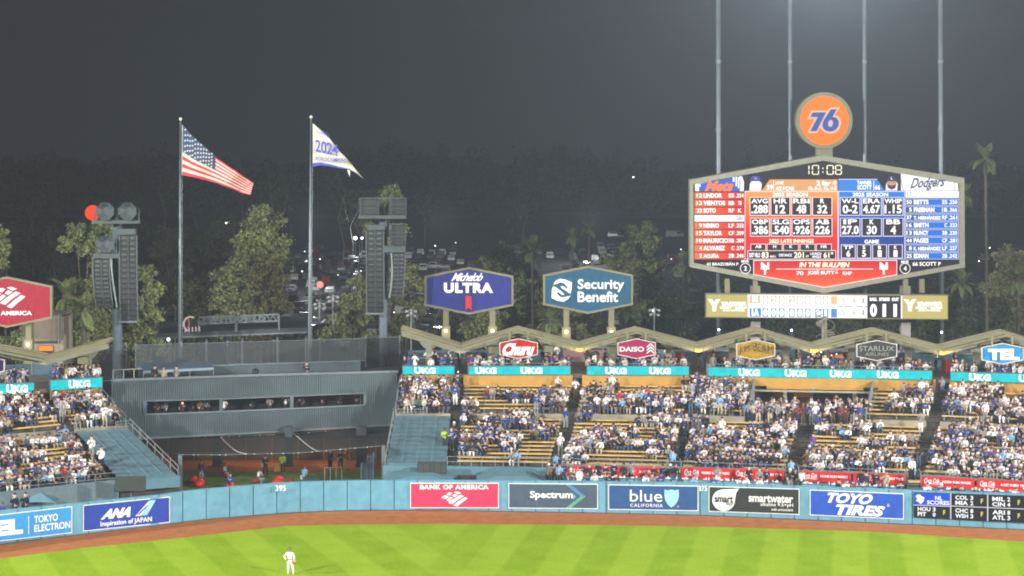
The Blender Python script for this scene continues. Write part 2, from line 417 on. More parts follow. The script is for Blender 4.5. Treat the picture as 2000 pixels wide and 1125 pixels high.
for a, cmat in ((0, mat('chevron_blue', (.10, .32, .65))), (-.03, mat('chevron_blue', (.10, .32, .65)))):
    poly(q, [(.67+a, .03), (.688+a, .03), (.858+a, .50), (.842+a, .50)], cmat, t, .03, 'chevron')
for a in (0, -.03):
    poly(q, [(.842+a, .50), (.858+a, .50), (.688+a, .97), (.67+a, .97)], mat('chevron_green', (.15, .55, .25)), t, .03, 'chevron')
BLUE2 = mat('dark_blue_print', (.018, .075, .22))
t, q = ad('wall_banner', 'dark blue banner on the wall reading blue CALIFORNIA with a pale shield', (1188, 946), (1364, 948.6), (1364, 998.2), (1188, 995.5), BLUE2)
text(q, 'blue', (.24, .20, .60, .66), WHITE, t, bold=0.0); text(q, 'CALIFORNIA', (.245, .74, .605, .87), WHITE, t, bold=.01, spacing=1.2)
sh = [(.625, .16), (.66, .20), (.70, .16), (.74, .20), (.78, .16), (.785, .38), (.775, .58), (.745, .76), (.70, .88), (.66, .76), (.632, .58), (.622, .38)]
poly(q, sh, mat('pale_blue_print', (.30, .58, .80)), t, .03, 'shield_emblem')
text(q, '®', (.765, .79, .785, .88), WHITE, t, bold=0)
BLK = mat('black_print', (.022, .026, .022))
t, q = ad('wall_banner', 'black banner on the wall with a white drop reading smartwater alkaline', (1384, 949.3), (1561.5, 954.5), (1561.5, 1005.6), (1384, 999.3), BLK)
cx_, cy_, rx, ry = .165, .53, .125, .42
dr = []
for k in range(28):
    a = 2*math.pi*k/28; dr.append((cx_+rx*math.cos(a), cy_-ry*math.sin(a)))
dr = dr[1:7+1+0][:0]+[(cx_+rx*math.cos(2*math.pi*k/28), cy_-ry*math.sin(2*math.pi*k/28)) for k in range(7, 29)]
dr = [(.165, .11), (.25, .09), (.335, .06), (.305, .22), (.295, .40)]+[(cx_+rx*math.cos(a), cy_+ry*math.sin(a)) for a in [R(x) for x in range(0, 271, 15)]][1:]
poly(q, dr, WHITE, t, .03, 'drop_emblem')
text(q, 'smart', (.065, .36, .27, .62), BLK, t, bold=.03, off=.05); text(q, 'water', (.19, .60, .275, .73), BLK, t, bold=0, off=.05)
text(q, 'smartwater', (.44, .28, .93, .56), WHITE, t, bold=.03); text(q, 'alkaline 9.5+pH', (.57, .57, .93, .74), WHITE, t, bold=.01)
text(q, 'with antioxidant', (.69, .77, .93, .87), WHITE, t, bold=.01)
ROYAL = mat('toyo_blue_print', (.012, .075, .44))
t, q = ad('wall_banner', 'royal blue banner on the wall reading TOYO TIRES in slanted letters', (1581.6, 956), (1765.5, 963.7), (1765.5, 1014.6), (1581.6, 1006.3), ROYAL)
text(q, 'TOYO', (.15, .08, .69, .48), WHITE, t, bold=.05, shear=.05); text(q, 'TIRES', (.24, .52, .81, .93), WHITE, t, bold=.05, shear=.05)
text(q, '®', (.82, .42, .85, .54), WHITE, t, bold=0)
# out-of-town scores board
LW = em('led_white', (1, 1, 1), 1.15); LWS = em('led_white_soft', (1, .98, .95), .8)
pane = Pane(1778, wallY(1778)-.2, 2060, wallY(2060)-.2); c = pane.pt(1880, 970)
t = thing('score_board', 'long black scores board on the wall listing NL SCORES', 'scoreboard', (c.x, c.y, .3))
q = Quad(pane, (1784.5, 961), (2010, 968.8), (2010, 1021.5), (1784.5, 1010.5))
poly(q, rect(0, 0, 1, 1), em('led_black', (.012, .012, .016), 1), t, 0, 'screen')
poly(q, rect(0, .02, .315, .50), em('led_royal', (.01, .09, .75), 1), t, .02, 'header_panel')
polys(q, [rect(0, .49, .318, .52), rect(.316, 0, .326, 1), rect(.326, .47, .64, .50), rect(.636, 0, .646, 1), rect(.646, .47, 1, .50)], LWS, t, .04, 'divider_line')
text(q, 'NL', (.185, .12, .25, .28), LW, t, bold=.03); text(q, 'SCORES', (.115, .30, .31, .46), LW, t, bold=.03)
poly(q, [(.015, .16), (.03, .10), (.055, .08), (.065, .14), (.095, .20), (.085, .36), (.06, .46), (.04, .38), (.02, .34), (.03, .24)], LW, t, .03, 'league_emblem')
YEL = em('led_yellow', (1, .85, .12), .9)
for x, y, a, n1, b_, n2 in ((0, .5, 'HOU', '3', 'PIT', '0'), (.326, 0, 'COL', '3', 'MIA', '2'), (.326, .5, 'CHC', '8', 'WSH', '3'), (.646, 0, 'MIL', '2', 'CIN', '4'), (.646, .5, 'ARI', '8', 'ATL', '3')):
    text(q, a, (x+.035, y+.07, x+.145, y+.23), LW, t, bold=.03); text(q, b_, (x+.035, y+.27, x+.145 if b_ != 'PIT' else x+.11, y+.43), LW, t, bold=.03)
    text(q, n1, (x+.165, y+.07, x+.19, y+.23), LW, t, bold=.03); text(q, n2, (x+.165, y+.27, x+.19, y+.43), LW, t, bold=.03)
    text(q, 'F', (x+.255, y+.16, x+.275, y+.34), YEL, t, bold=.04)
# ------------------------------------------------------------------ pavilion seating
class Stand:
    """a fan of bench rows between a front line and a back line; rel runs 0 (front) .. 16.3 (back wall)"""
    def __init__(s, front, back): s.f, s.b = front, back
    def xy(s, fp, bp, rel):
        Yf, Yb = table(s.f, fp), table(s.b, bp)
        a = Vector((xat(fp, Yf), Yf, 0)); b = Vector((xat(bp, Yb), Yb, 0)); return a+(b-a)*(rel/16.3)
    def at(s, fp, bp, rel, z): p = s.xy(fp, bp, rel); p.z = z; return p
SR = Stand([(700, 170.6), (1000, 170), (1330, 168), (1550, 166), (1790, 163.5), (2000, 161), (2100, 159.6)],
           [(700, 186.3), (1120, 186.3), (1383, 185.8), (1820, 183.4), (2000, 181.2), (2200, 178.6)])
SL = Stand([(-200, 153.5), (0, 158.4), (228, 163), (345, 165.5)], [(-200, 168), (0, 175.0), (200, 178.7)])
FL = [2.40+.195*k for k in range(12)]; UF = [5.26+.22*j for j in range(7)]
def row_rel(i): return .8*i if i < 12 else 10.6+.8*(i-12)
def row_z(i): return FL[i] if i < 12 else UF[i-12]
def segs(c0, c1, n): return [(lerp(c0[0], c1[0], i/n), lerp(c0[1], c1[1], i/n)) for i in range(n+1)]
def terrace(st, c0, c1, rows, parent, m=CONC, name='terrace', drop=0):
    mb = MB(); cs = segs(c0, c1, 4)
    prof = []
    for i in rows:
        r0 = row_rel(i); r1 = r0+.8; z = row_z(i)
        prof += [(r0, z), (r1, z)]
        if i == 11: prof += [(9.6, 4.80), (10.6, 4.80)]
    first = prof[0]; prof = [(first[0], 1.2 if first[0] == 0 else first[1]-.45)]+prof+[(prof[-1][0], 0.5)]
    vs = [st.at(c[0], c[1], r, z) for r, z in prof for c in cs]; n = 5
    mb.add(vs, [(j*n+i, j*n+i+1, (j+1)*n+i+1, (j+1)*n+i) for j in range(len(prof)-1) for i in range(4)])
    for e in (0, 4):
        side = [st.at(cs[e][0], cs[e][1], r, z) for r, z in prof]+[st.at(cs[e][0], cs[e][1], prof[0][0], .5)]
        mb.add(side, [tuple(range(len(side)))])
    return mb.build(name, m, parent)
def bench_row(st, c0, c1, i, parent):
    rel = row_rel(i)+.60; z = row_z(i); mb = MB()
    a = st.at(*c0, rel, z+.42); b = st.at(*c1, rel, z+.42); d = (b-a).normalized(); a += d*.12; b -= d*.12
    mb.bar(a, b, .34, .10); 
    return mb.build('bench', BENCH, parent), a, b
def bench_legs(lst, parent):
    mb = MB()
    for a, b in lst:
        n = max(2, int((b-a).length/1.8))
        for k in range(n+1):
            p = a+(b-a)*((k+.1)/(n+.2)); mb.box(p.x-.04, p.y-.05, p.z-.42, p.x+.04, p.y+.10, p.z-.05)
    mb.build('bench_brackets', RAIL, parent)['kind'] = 'stuff'
SEATS = []      # (point on the floor under the bench, facing angle, section phrase, row index, index in row)
def seat_positions(a, b, z, phrase, row):
    L = (b-a).length; n = int(L/.47); ang = math.atan2((b-a).y, (b-a).x)
    for k in range(n):
        p = a+(b-a)*((k+.5)/n); SEATS.append((Vector((p.x, p.y, z)), ang, phrase, row, k))
def section(st, c0, c1, rows, phrase, label):
    p = st.xy((c0[0]+c1[0])/2, (c0[1]+c1[1])/2, 4); t = thing('seating_section', label, 'seating section', (p.x, p.y, 2), group='bench seating sections of the pavilions')
    terrace(st, c0, c1, rows, t)
    ls = []
    for i in rows:
        o, a, b = bench_row(st, c0, c1, i, t); ls.append((a, b)); seat_positions(a, b, row_z(i), phrase, i)
    bench_legs(ls, t); return t
LO = range(0, 12); UP = range(12, 19); ALL = range(0, 19)
section(SR, (890, 905), (1073, 1120), ALL, 'under the red hexagon sign', 'terraced yellow benches below the red hexagon sign')
section(SR, (1098, 1137), (1305, 1353), ALL, 'under the magenta hexagon sign', 'terraced yellow benches below the magenta hexagon sign')
section(SR, (1330, 1366), (1533, 1580), LO, 'under the mustard hexagon sign', 'lower benches below the mustard hexagon sign')
section(SR, (1330, 1366), (1428.6, 1470), UP, 'left of the concourse opening', 'short upper benches just left of the concourse opening')
section(SR, (1560, 1612), (1771, 1829), LO, 'under the charcoal hexagon sign', 'lower benches below the charcoal hexagon sign')
section(SR, (1652, 1706), (1771, 1829), UP, 'right of the concourse opening', 'short upper benches just right of the concourse opening')
section(SR, (1798, 1853), (2060, 2120), ALL, 'under the pale blue hexagon sign', 'terraced yellow benches below the pale blue hexagon sign')
section(SR, (757, 783), (873, 884), UP, 'above the right blue tarpaulin', 'small upper bench block above the right blue tarpaulin')
section(SL, (-150, -120), (212, 80), ALL, 'in the left stand', 'large bench block of the left stand beyond the stair aisle')
section(SL, (235, 99), (340, 194), UP, 'above the left blue tarpaulin', 'small upper bench block above the left blue tarpaulin')
# lower blocks under the tarpaulins
def under_tarp(st, c0, c1, phr):
    t = thing('terrace_block', 'bare concrete terrace under the %s blue tarpaulin' % phr, 'terrace', tuple(st.at(*c0, 0, 1)))
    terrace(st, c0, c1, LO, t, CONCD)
    return t
under_tarp(SR, (757, 783), (873, 884), 'right'); under_tarp(SL, (235, 99), (340, 194), 'left')
def tarp(st, c0, c1, label, sag, r0=-.5, r1=9.9):
    p = st.at(*c0, 4, 3); t = thing('tarpaulin', label, 'tarpaulin', tuple(p)); mb = MB(); nx, ny = 16, 34; vs = []
    rr = random.Random(sag)
    for j in range(ny+1):
        for i in range(nx+1):
            r = lerp(r0, r1, j/ny); c = (lerp(c0[0], c1[0], i/nx), lerp(c0[1], c1[1], i/nx))
            z = 2.72+.197*(r/.8)*.98+.05*math.sin(j*2*math.pi/3)+.03*rr.uniform(-1, 1)
            q = st.at(c[0], c[1], r, z)
            if j == 0: q.x += .1*rr.uniform(-1, 1); q.z -= .35+.1*rr.random()
            vs.append(q)
    mb.add(vs, [(j*(nx+1)+i, j*(nx+1)+i+1, (j+1)*(nx+1)+i+1, (j+1)*(nx+1)+i) for j in range(ny) for i in range(nx)])
    mb.build('cover_sheet', TARP, t, smooth=True)
    mb = MB()
    for k in (1, 2, 3):
        c = (lerp(c0[0], c1[0], k/4), lerp(c0[1], c1[1], k/4))
        mb.tube([st.at(c[0], c[1], r0+.2, 2.72+.08), st.at(c[0], c[1], r1-.2, 2.72+.197*(r1-.2)/.8*.98+.1)], .02, 4)
    mb.build('tie_rope', mat('blue_rope', (.10, .18, .24)), t)
tarp(SR, (755, 781), (872, 884), 'faded blue tarpaulin covering benches right of the bullpens', 1)
tarp(SL, (232, 99), (342, 196), 'faded blue tarpaulin covering benches left of the bullpens', 2)
# aisles with steps
def aisle(st, c0, c1, rows, label, m=CONCD):
    p = st.at(*c0, 0, 2); t = thing('aisle_stairs', label, 'stairs', tuple(p), group='stair aisles between the benches')
    mb0 = MB(); first = None; lastz = 0
    steps = []
    for i in rows:
        r0 = row_rel(i); z = row_z(i); dz = .10
        steps += [(r0, r0+.4, z), (r0+.4, r0+.8, z+.10)]
        if i == 11: steps.append((9.6, 10.6, 4.80))
    me = None
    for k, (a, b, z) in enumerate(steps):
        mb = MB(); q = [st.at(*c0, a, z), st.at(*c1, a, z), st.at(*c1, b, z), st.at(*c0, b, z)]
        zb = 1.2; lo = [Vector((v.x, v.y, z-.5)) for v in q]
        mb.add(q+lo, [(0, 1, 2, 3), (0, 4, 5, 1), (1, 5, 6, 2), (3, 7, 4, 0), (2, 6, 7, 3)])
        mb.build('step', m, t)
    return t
e = .35
aisle(SR, (873.4, 884.4), (889.6, 904.6), ALL, 'narrow dark stairs beside the hi-vis steward')
aisle(SR, (1073.4, 1120.4), (1097.6, 1136.6), ALL, 'dark stairs between the red and magenta hexagon sign benches')
aisle(SR, (1305.4, 1353.4), (1329.6, 1365.6), ALL, 'dark stairs between the magenta and mustard hexagon sign benches')
aisle(SR, (1533.4, 1580.4), (1559.6, 1611.6), LO, 'dark stairs leading down from the concourse opening')
aisle(SR, (1771.4, 1829.4), (1797.6, 1852.6), ALL, 'dark stairs right of the charcoal hexagon sign benches')
aisle(SL, (212.4, 80.4), (231.6, 98.6), ALL, 'dark stairs up the left stand')
# tan cross-aisle walls
def strip(st, c0, c1, r, z0, z1, m, name, label, cat, thick=.15, parent=None, n=10):
    mb = MB(); cs = segs(c0, c1, n)
    for (a, b) in zip(cs, cs[1:]):
        A, B = st.at(*a, r, 0), st.at(*b, r, 0); A2, B2 = st.at(*a, r+thick, 0), st.at(*b, r+thick, 0); Z = Vector((0, 0, 1))
        mb.add([A+Z*z0, B+Z*z0, B+Z*z1, A+Z*z1, A2+Z*z0, B2+Z*z0, B2+Z*z1, A2+Z*z1], [(0, 1, 2, 3), (3, 2, 6, 7), (5, 4, 7, 6), (0, 4, 5, 1)])
    v0 = mb.v; mb.add([v0[0], v0[3], v0[7], v0[4]], [(0, 1, 2, 3)]); k = len(v0)
    o = mb.build(name, m, parent)
    if parent is None: base_props(o, label, cat)
    return o
strip(SR, (757, 783), (872.5, 883.5), 10.44, 4.6, 5.3, CONCT, 'cross_aisle_wall', 'tan concrete cross aisle wall above the right tarpaulin', 'wall')
strip(SR, (891, 906), (1072, 1119), 10.44, 4.6, 5.3, CONCT, 'cross_aisle_wall', 'tan concrete cross aisle wall below the red hexagon sign', 'wall')
strip(SR, (1099, 1138), (1304, 1352), 10.44, 4.6, 5.3, CONCT, 'cross_aisle_wall', 'tan concrete cross aisle wall below the magenta hexagon sign', 'wall')
strip(SR, (1331, 1367), (1428, 1469), 10.44, 4.6, 5.3, CONCT, 'cross_aisle_wall', 'tan concrete cross aisle wall left of the concourse opening', 'wall')
strip(SR, (1653, 1707), (1770, 1828), 10.44, 4.6, 5.3, CONCT, 'cross_aisle_wall', 'tan concrete cross aisle wall right of the concourse opening', 'wall')
strip(SR, (1799, 1854), (2060, 2120), 10.44, 4.6, 5.3, CONCT, 'cross_aisle_wall', 'tan concrete cross aisle wall below the pale blue hexagon sign', 'wall')
strip(SL, (-150, -120), (211, 79), 10.44, 4.6, 5.3, CONCT, 'cross_aisle_wall', 'tan concrete cross aisle wall of the left stand', 'wall')
strip(SL, (236, 100), (345, 199), 10.44, 4.6, 5.3, CONCT, 'cross_aisle_wall', 'tan concrete cross aisle wall above the left tarpaulin', 'wall')
# back walls
for st, c0, c1, lb in ((SR, (757, 783), (873, 884), 'above the right tarpaulin'), (SR, (890, 905), (1073, 1118), 'below the red hexagon sign'), (SR, (1098, 1137), (1305, 1351), 'below the magenta hexagon sign'),
                       (SR, (1330, 1366), (1428, 1469), 'left of the concourse opening'), (SR, (1652, 1706), (1770, 1827), 'right of the concourse opening'),
                       (SR, (1798, 1855), (2060, 2120), 'below the pale blue hexagon sign'), (SL, (-150, -120), (212, 78), 'at the far left of the picture'), (SL, (235, 99), (340, 193), 'next to the dark cladding building')):
    strip(st, c0, c1, 16.32, 6.4, 7.95, YWALL, 'back_wall', 'yellow back wall behind the top bench %s' % lb, 'wall', .2)
# railings
def railing(name, label, pts, h=.95, rails=(1.0, .55), step=2.0, m=RAIL, r=.03):
    pts = [Vector(p) for p in pts]; t = thing(name, label, 'railing', tuple(pts[0])); Z = Vector((0, 0, 1))
    for k in rails:
        mb = MB(); mb.tube([p+Z*h*k for p in pts], r, 5); mb.build('rail', m, t)
    L = sum((b-a).length for a, b in zip(pts, pts[1:])); d = 0; pm = None
    marks = []; acc = 0; nxt = 0
    for a, b in zip(pts, pts[1:]):
        l = (b-a).length
        while nxt <= acc+l+1e-6: marks.append(a+(b-a)*((nxt-acc)/l)); nxt += step
        acc += l
    for p in marks:
        if pm is None: q = MB(); q.tube([p, p+Z*h], r*1.1, 5); pm = q.build('post', m, t); p0 = p
        else: c = pm.copy(); COL.objects.link(c); c.parent = t; c.location = p-p0
    return t
def fl(st, fr, bk, n, rel, z): return [st.at(lerp(fr[0], fr[1], i/n), lerp(bk[0], bk[1], i/n), rel, z) for i in range(n+1)]
railing('front_railing', 'grey pipe railing in front of the lowest row from the tarpaulin to the red banners', fl(SR, (874, 1096), (885, 1135), 4, -.25, 2.35))
railing('front_railing', 'grey pipe railing above the first pair of red banners', fl(SR, (1099, 1328), (1138, 1364), 4, -.25, 2.35))
railing('front_railing', 'grey pipe railing above the second pair of red banners', fl(SR, (1331, 1532), (1367, 1579), 4, -.25, 2.35))
railing('front_railing', 'grey pipe railing above the third pair of red banners', fl(SR, (1561, 1770), (1613, 1828), 4, -.25, 2.35))
railing('front_railing', 'grey pipe railing above the rightmost red banners', fl(SR, (1799, 2060), (1854, 2120), 4, -.25, 2.35))
railing('front_railing', 'grey pipe railing in front of the left stand', fl(SL, (-150, 230), (-120, 98), 5, -.25, 2.35), step=2.3)
railing('side_railing', 'sloping pipe railing along the right edge of the left stand', [SL.at(345, 199, r, lerp(2.5, 5.0, r/10)) for r in (-.3, 5, 10)], step=1.6)
railing('side_railing', 'sloping pipe railing beside the left upper benches', [SL.at(343, 197, r, lerp(5.2, 6.9, (r-10.6)/5.6)) for r in (10.6, 13.4, 16.2)], step=1.4)
railing('side_railing', 'sloping pipe railing along the left edge of the right stand', [SR.at(753, 779, r, lerp(2.5, 5.0, r/10)) for r in (-.3, 5, 10)], step=1.6)
railing('side_railing', 'sloping pipe railing left of the small right upper benches', [SR.at(755, 781, r, lerp(5.2, 6.9, (r-10.6)/5.6)) for r in (10.6, 13.4, 16.2)], step=1.4)
railing('landing_railing', 'horizontal pipe railing on the landing left of the right tarpaulin', [SR.at(757, 783, 9.9, 4.8), SR.at(812, 838, 9.9, 4.8)], rails=(1, .75, .5, .25), step=1.1)
railing('landing_railing', 'pipe railing on the landing above the left tarpaulin', [SL.at(318, 172, 9.95, 4.8), SL.at(345, 199, 9.95, 4.8)], rails=(1, .75, .5, .25), step=.9)
# yellow usher platforms at the aisle feet
for k, (px0, px1, lb) in enumerate(((1075, 1096, 'left of the first red banner'), (1307, 1328, 'between the first and second pair of red banners'), (1535, 1557, 'between the second and third pair of red banners'), (1773, 1796, 'left of the rightmost red banners'))):
    Y = table(SR.f, px0)-1.0; x0, x1 = xat(px0, Y), xat(px1, Y)
    t = thing('usher_platform', 'small yellow topped usher platform %s' % lb, 'platform', ((x0+x1)/2, Y, 1.6), group='usher platforms at the aisle feet')
    mb = MB(); mb.box(x0, Y-.3, 2.55, x1, Y+.2, 2.68); mb.build('bench_top', BENCH, t)
    for j in range(4):
        mb = MB(); mb.box(x0, Y-.25+.04*j, 1.5+.27*j, x1, Y+.5, 1.5+.27*j+.06); mb.build('step', GREYM, t)
    for s_ in (x0-.06, x1+.06):
        mb = MB(); mb.tube([(s_, Y-.3, 1.6), (s_, Y-.3, 3.3), (s_, Y+.7, 3.5)], .03, 5); mb.build('handrail', RAIL, t)
# front fascia: low light-blue structures
def front_box(px0, px1, dY, y0, y1, m, name, label, cat, depth=.3, st=SR):
    pane = Pane(px0, table(st.f, px0)+dY, px1, table(st.f, px1)+dY)
    A = [pane.pt(px0, y1[0] if isinstance(y1, tuple) else y1), pane.pt(px1, y1[1] if isinstance(y1, tuple) else y1),
         pane.pt(px1, y0[1] if isinstance(y0, tuple) else y0), pane.pt(px0, y0[0] if isinstance(y0, tuple) else y0)]
    mb = MB(); mb.prism(A, -pane.n*depth); o = mb.build(name, m); base_props(o, label, cat); return o
front_box(748, 1072, -.5, (909, 914), (944, 944), BLUEPT, 'parapet_wall', 'long light blue parapet wall behind the crimson banner', 'wall', .4)
front_box(893, 1020, -1.6, 929, 936, mat('dark_red_brown', (.08, .03, .025)), 'dugout_slot', 'dark brown window slot in the low roof behind the wall', 'window slot', .2)
def shed(px0, px1, yt, Y, label):
    x0, x1 = xat(px0, Y), xat(px1, Y); zt = zat(yt, Y); t = thing('low_roof', label, 'roof', ((x0+x1)/2, Y, 1))
    mb = MB(); m_ = (x0+x1)/2
    mb.prism([(x0, Y, 1.2), (x1, Y, 1.2), (x1, Y, zt-.5), (x1-1.6, Y, zt), (x0+1.6, Y, zt), (x0, Y, zt-.5)], (0, 2.4, .35)); mb.build('roof_panel', BLUEPT, t)
    mb = MB(); mb.box(x0+.8, Y-.04, zt-.75, x1-.8, Y-.01, zt-.52); mb.build('shade_slot', mat('dark_red_brown', (.08, .03, .025)), t)
shed(760, 885, 930, 166.3, 'light blue low roof over the left part of the bullpen dugout')
shed(930, 1065, 930, 166.3, 'light blue low roof just left of the standing fans')
front_box(-60, 232, -.6, (968, 937), (1010, 975), mat('grey_blue_paint', (.12, .17, .19)), 'parapet_wall', 'grey blue parapet wall under the left stand', 'wall', .3, SL)
front_box(232, 352, -.9, (939, 930), (960, 951), BLUEPT, 'parapet_wall', 'light blue parapet wall under the left tarpaulin', 'wall', .5, SL)
# white-blue awning tents bottom left
for pxa, pxb, ya, lb in ((-30, 25, 983, 'pale blue awning tent at the left edge behind the wall'), (40, 108, 966, 'pale blue pyramid awning tent behind the wall on the left')):
    Y = 157.3; x0, x1 = xat(pxa, Y), xat(pxb, Y); zt = zat(ya, Y); t = thing('awning_tent', lb, 'tent', ((x0+x1)/2, Y, 1))
    mb = MB(); c = ((x0+x1)/2, Y+.8, zt); b = [(x0, Y, zt-.6), (x1, Y, zt-.6), (x1, Y+1.6, zt-.6), (x0, Y+1.6, zt-.6)]
    mb.add([c]+b, [(0, 1, 2), (0, 2, 3), (0, 3, 4), (0, 4, 1)]); mb.build('tent_roof', BLUEPT, t)
    for v in b:
        mb = MB(); mb.tube([v, (v[0], v[1], .8)], .03, 5); mb.build('leg', RAIL, t)
# pitch clock boards
def clock_board(pxs, ys_, Y, label, digits):
    p = Pane(pxs[0], Y, pxs[1], Y); c = p.pt((pxs[0]+pxs[1])/2, ys_[1]); t = thing('clock_board', label, 'display board', tuple(c))
    mb = MB(); mb.prism([p.pt(pxs[0], ys_[1]), p.pt(pxs[1], ys_[1]), p.pt(pxs[1], ys_[0]), p.pt(pxs[0], ys_[0])], (0, .25, 0)); mb.build('housing', mat('dark_board', (.035, .045, .04)), t)
    if digits:
        w = pxs[1]-pxs[0]; h = ys_[1]-ys_[0]; m = mat('unlit_segment', (.075, .085, .075))
        for k in range(5):
            if k == 2:
                polys(p, [rect(pxs[0]+w*.5-1, ys_[0]+h*.3, pxs[0]+w*.5+1, ys_[0]+h*.4), rect(pxs[0]+w*.5-1, ys_[0]+h*.6, pxs[0]+w*.5+1, ys_[0]+h*.7)], m, t, .02, 'colon'); continue
            x = pxs[0]+w*(.06+.185*k+(.02 if k > 2 else 0)); ww = w*.13; y0 = ys_[0]+h*.18; y1 = ys_[1]-h*.18; tt = 2; my = (y0+y1)/2
            polys(p, [rect(x+1, y0, x+ww-1, y0+tt), rect(x+1, my-1, x+ww-1, my+1), rect(x+1, y1-tt, x+ww-1, y1), rect(x, y0+1, x+tt, my-1), rect(x, my+1, x+tt, y1-1),
                      rect(x+ww-tt, y0+1, x+ww, my-1), rect(x+ww-tt, my+1, x+ww, y1-1)], m, t, .02, 'digit')
    mb = MB(); a = p.pt((pxs[0]+pxs[1])/2, ys_[1]); mb.tube([a+Vector((0, .3, .3)), Vector((a.x, a.y+.3, 1.0))], .05, 6); mb.build('support', GREYM, t)
clock_board((815, 872.5), (902.5, 926), 167.2, 'dark unlit five digit clock board beside the right tarpaulin', True)
clock_board((225, 284), (931.5, 959.5), 160.0, 'plain dark display panel below the left tarpaulin', False)

# ------------------------------------------------------------------ home-run seats and red banners
mb = MB(); pl = []
for i in range(21):
    px_ = 1066+i*51; Yf = table(SR.f, px_); Yw = wallY(px_); pl += [(xat(px_, Yw), Yw+.32, 1.55), (xat(px_, Yf-.5), Yf-.5, 1.55)]
mb.add(pl, [(2*i, 2*i+2, 2*i+3, 2*i+1) for i in range(20)]); struct(mb.build('patio_floor', CONC))
COKE = mat('red_banner_print', (.60, .012, .015), .5)
BFR = mat('banner_backing', (.25, .02, .02))
def coke(px0, px1, y0l, y0r, h, kind, label):
    Ya, Yb = table(SR.f, px0)-.8, table(SR.f, px1)-.8; p = Pane(px0, Ya, px1, Yb); q = Quad(p, (px0, y0l), (px1, y0r), (px1, y0r+h), (px0, y0l+h))
    c = q.pt(.5, 1); t = thing('railing_banner', label, 'banner', tuple(c), group=None)
    mb = MB(); mb.prism([q.pt(0, 1), q.pt(1, 1), q.pt(1, 0), q.pt(0, 0)], -p.n*.06); mb.build('panel', COKE, t)
    text(q, 'Coca', (.05, .14, .21, .66), WHITE, t, bold=.02, shear=.02, spacing=.85); text(q, 'Cola', (.215, .16, .36, .62), WHITE, t, bold=.02, shear=.02, spacing=.85)
    poly(q, [(.05, .62), (.11, .70), (.20, .64), (.30, .72), (.37, .64), (.31, .78), (.20, .70), (.11, .77)], WHITE, t, .03, 'swash')
    if kind: text(q, 'HOME RUN MAGIC', (.40, .32, .94, .56), WHITE, t, bold=.045)
    else: text(q, 'A HIT EVERY TIME', (.45, .32, .96, .56), WHITE, t, bold=.045)
    return t
for px0, px1, a, b_, k, lb in ((1104, 1204, 909, 911, 1, 'red banner reading HOME RUN MAGIC, leftmost of the red railing banners'), (1205, 1300, 911, 913, 0, 'red banner reading A HIT EVERY TIME behind the standing fans in dark jackets'),
        (1331, 1431, 913, 915.5, 1, 'red banner reading HOME RUN MAGIC above the black drop banner'), (1432, 1531, 915.5, 918.5, 0, 'red banner reading A HIT EVERY TIME left of the third usher platform'),
        (1562, 1662, 920, 923, 1, 'red banner reading HOME RUN MAGIC above the royal blue TOYO banner'), (1667, 1768, 923, 927, 0, 'red banner reading A HIT EVERY TIME right above the royal blue TOYO banner'),
        (1799, 1903, 930, 935, 1, 'red banner reading HOME RUN MAGIC above the scores board'), (1908, 2010, 935, 941, 0, 'red banner reading A HIT EVERY at the right edge')):
    coke(px0, px1, a, b_, 21 if px0 < 1500 else 20, k, lb)
# parapet under the banners + seats and drink rails of the patio
front_box(1099, 1329, -.5, (907.5, 912), (946, 950), BLUEPT, 'parapet_wall', 'light blue parapet behind the first pair of red banners', 'wall', .25)
front_box(1331, 1533, -.5, (912, 917.5), (950, 956), BLUEPT, 'parapet_wall', 'light blue parapet behind the second pair of red banners', 'wall', .25)
front_box(1560, 1770, -.5, (918.5, 926), (956, 962), BLUEPT, 'parapet_wall', 'light blue parapet behind the third pair of red banners', 'wall', .25)
front_box(1798, 2060, -.2, (928.5, 943), (964, 975), BLUEPT, 'parapet_wall', 'light blue parapet behind the rightmost red banners', 'wall', .25)
SEATB = mat('pale_blue_plastic', (.20, .36, .42), .45, objvar=.1)
seat_proto = None; ks = 0
def stadium_seat():
    t = thing('stadium_seat', 'pale blue plastic seat', 'seat'); mb = MB()
    mb.box(-.22, -.22, .38, .22, .18, .44); mb.build('seat_pan', SEATB, t)
    mb = MB(); mb.bar((0, .20, .44), (0, .28, .84), .44, .05, up=Vector((0, 1, 0))); mb.build('backrest', SEATB, t)
    mb = MB(); mb.box(-.03, -.05, 0, .03, .05, .38); mb.build('leg', GREYM, t); return t
sp = stadium_seat(); blocks = [(1110, 1325, 'first'), (1335, 1528, 'second'), (1566, 1764, 'third'), (1803, 2005, 'rightmost')]
PATIO = []
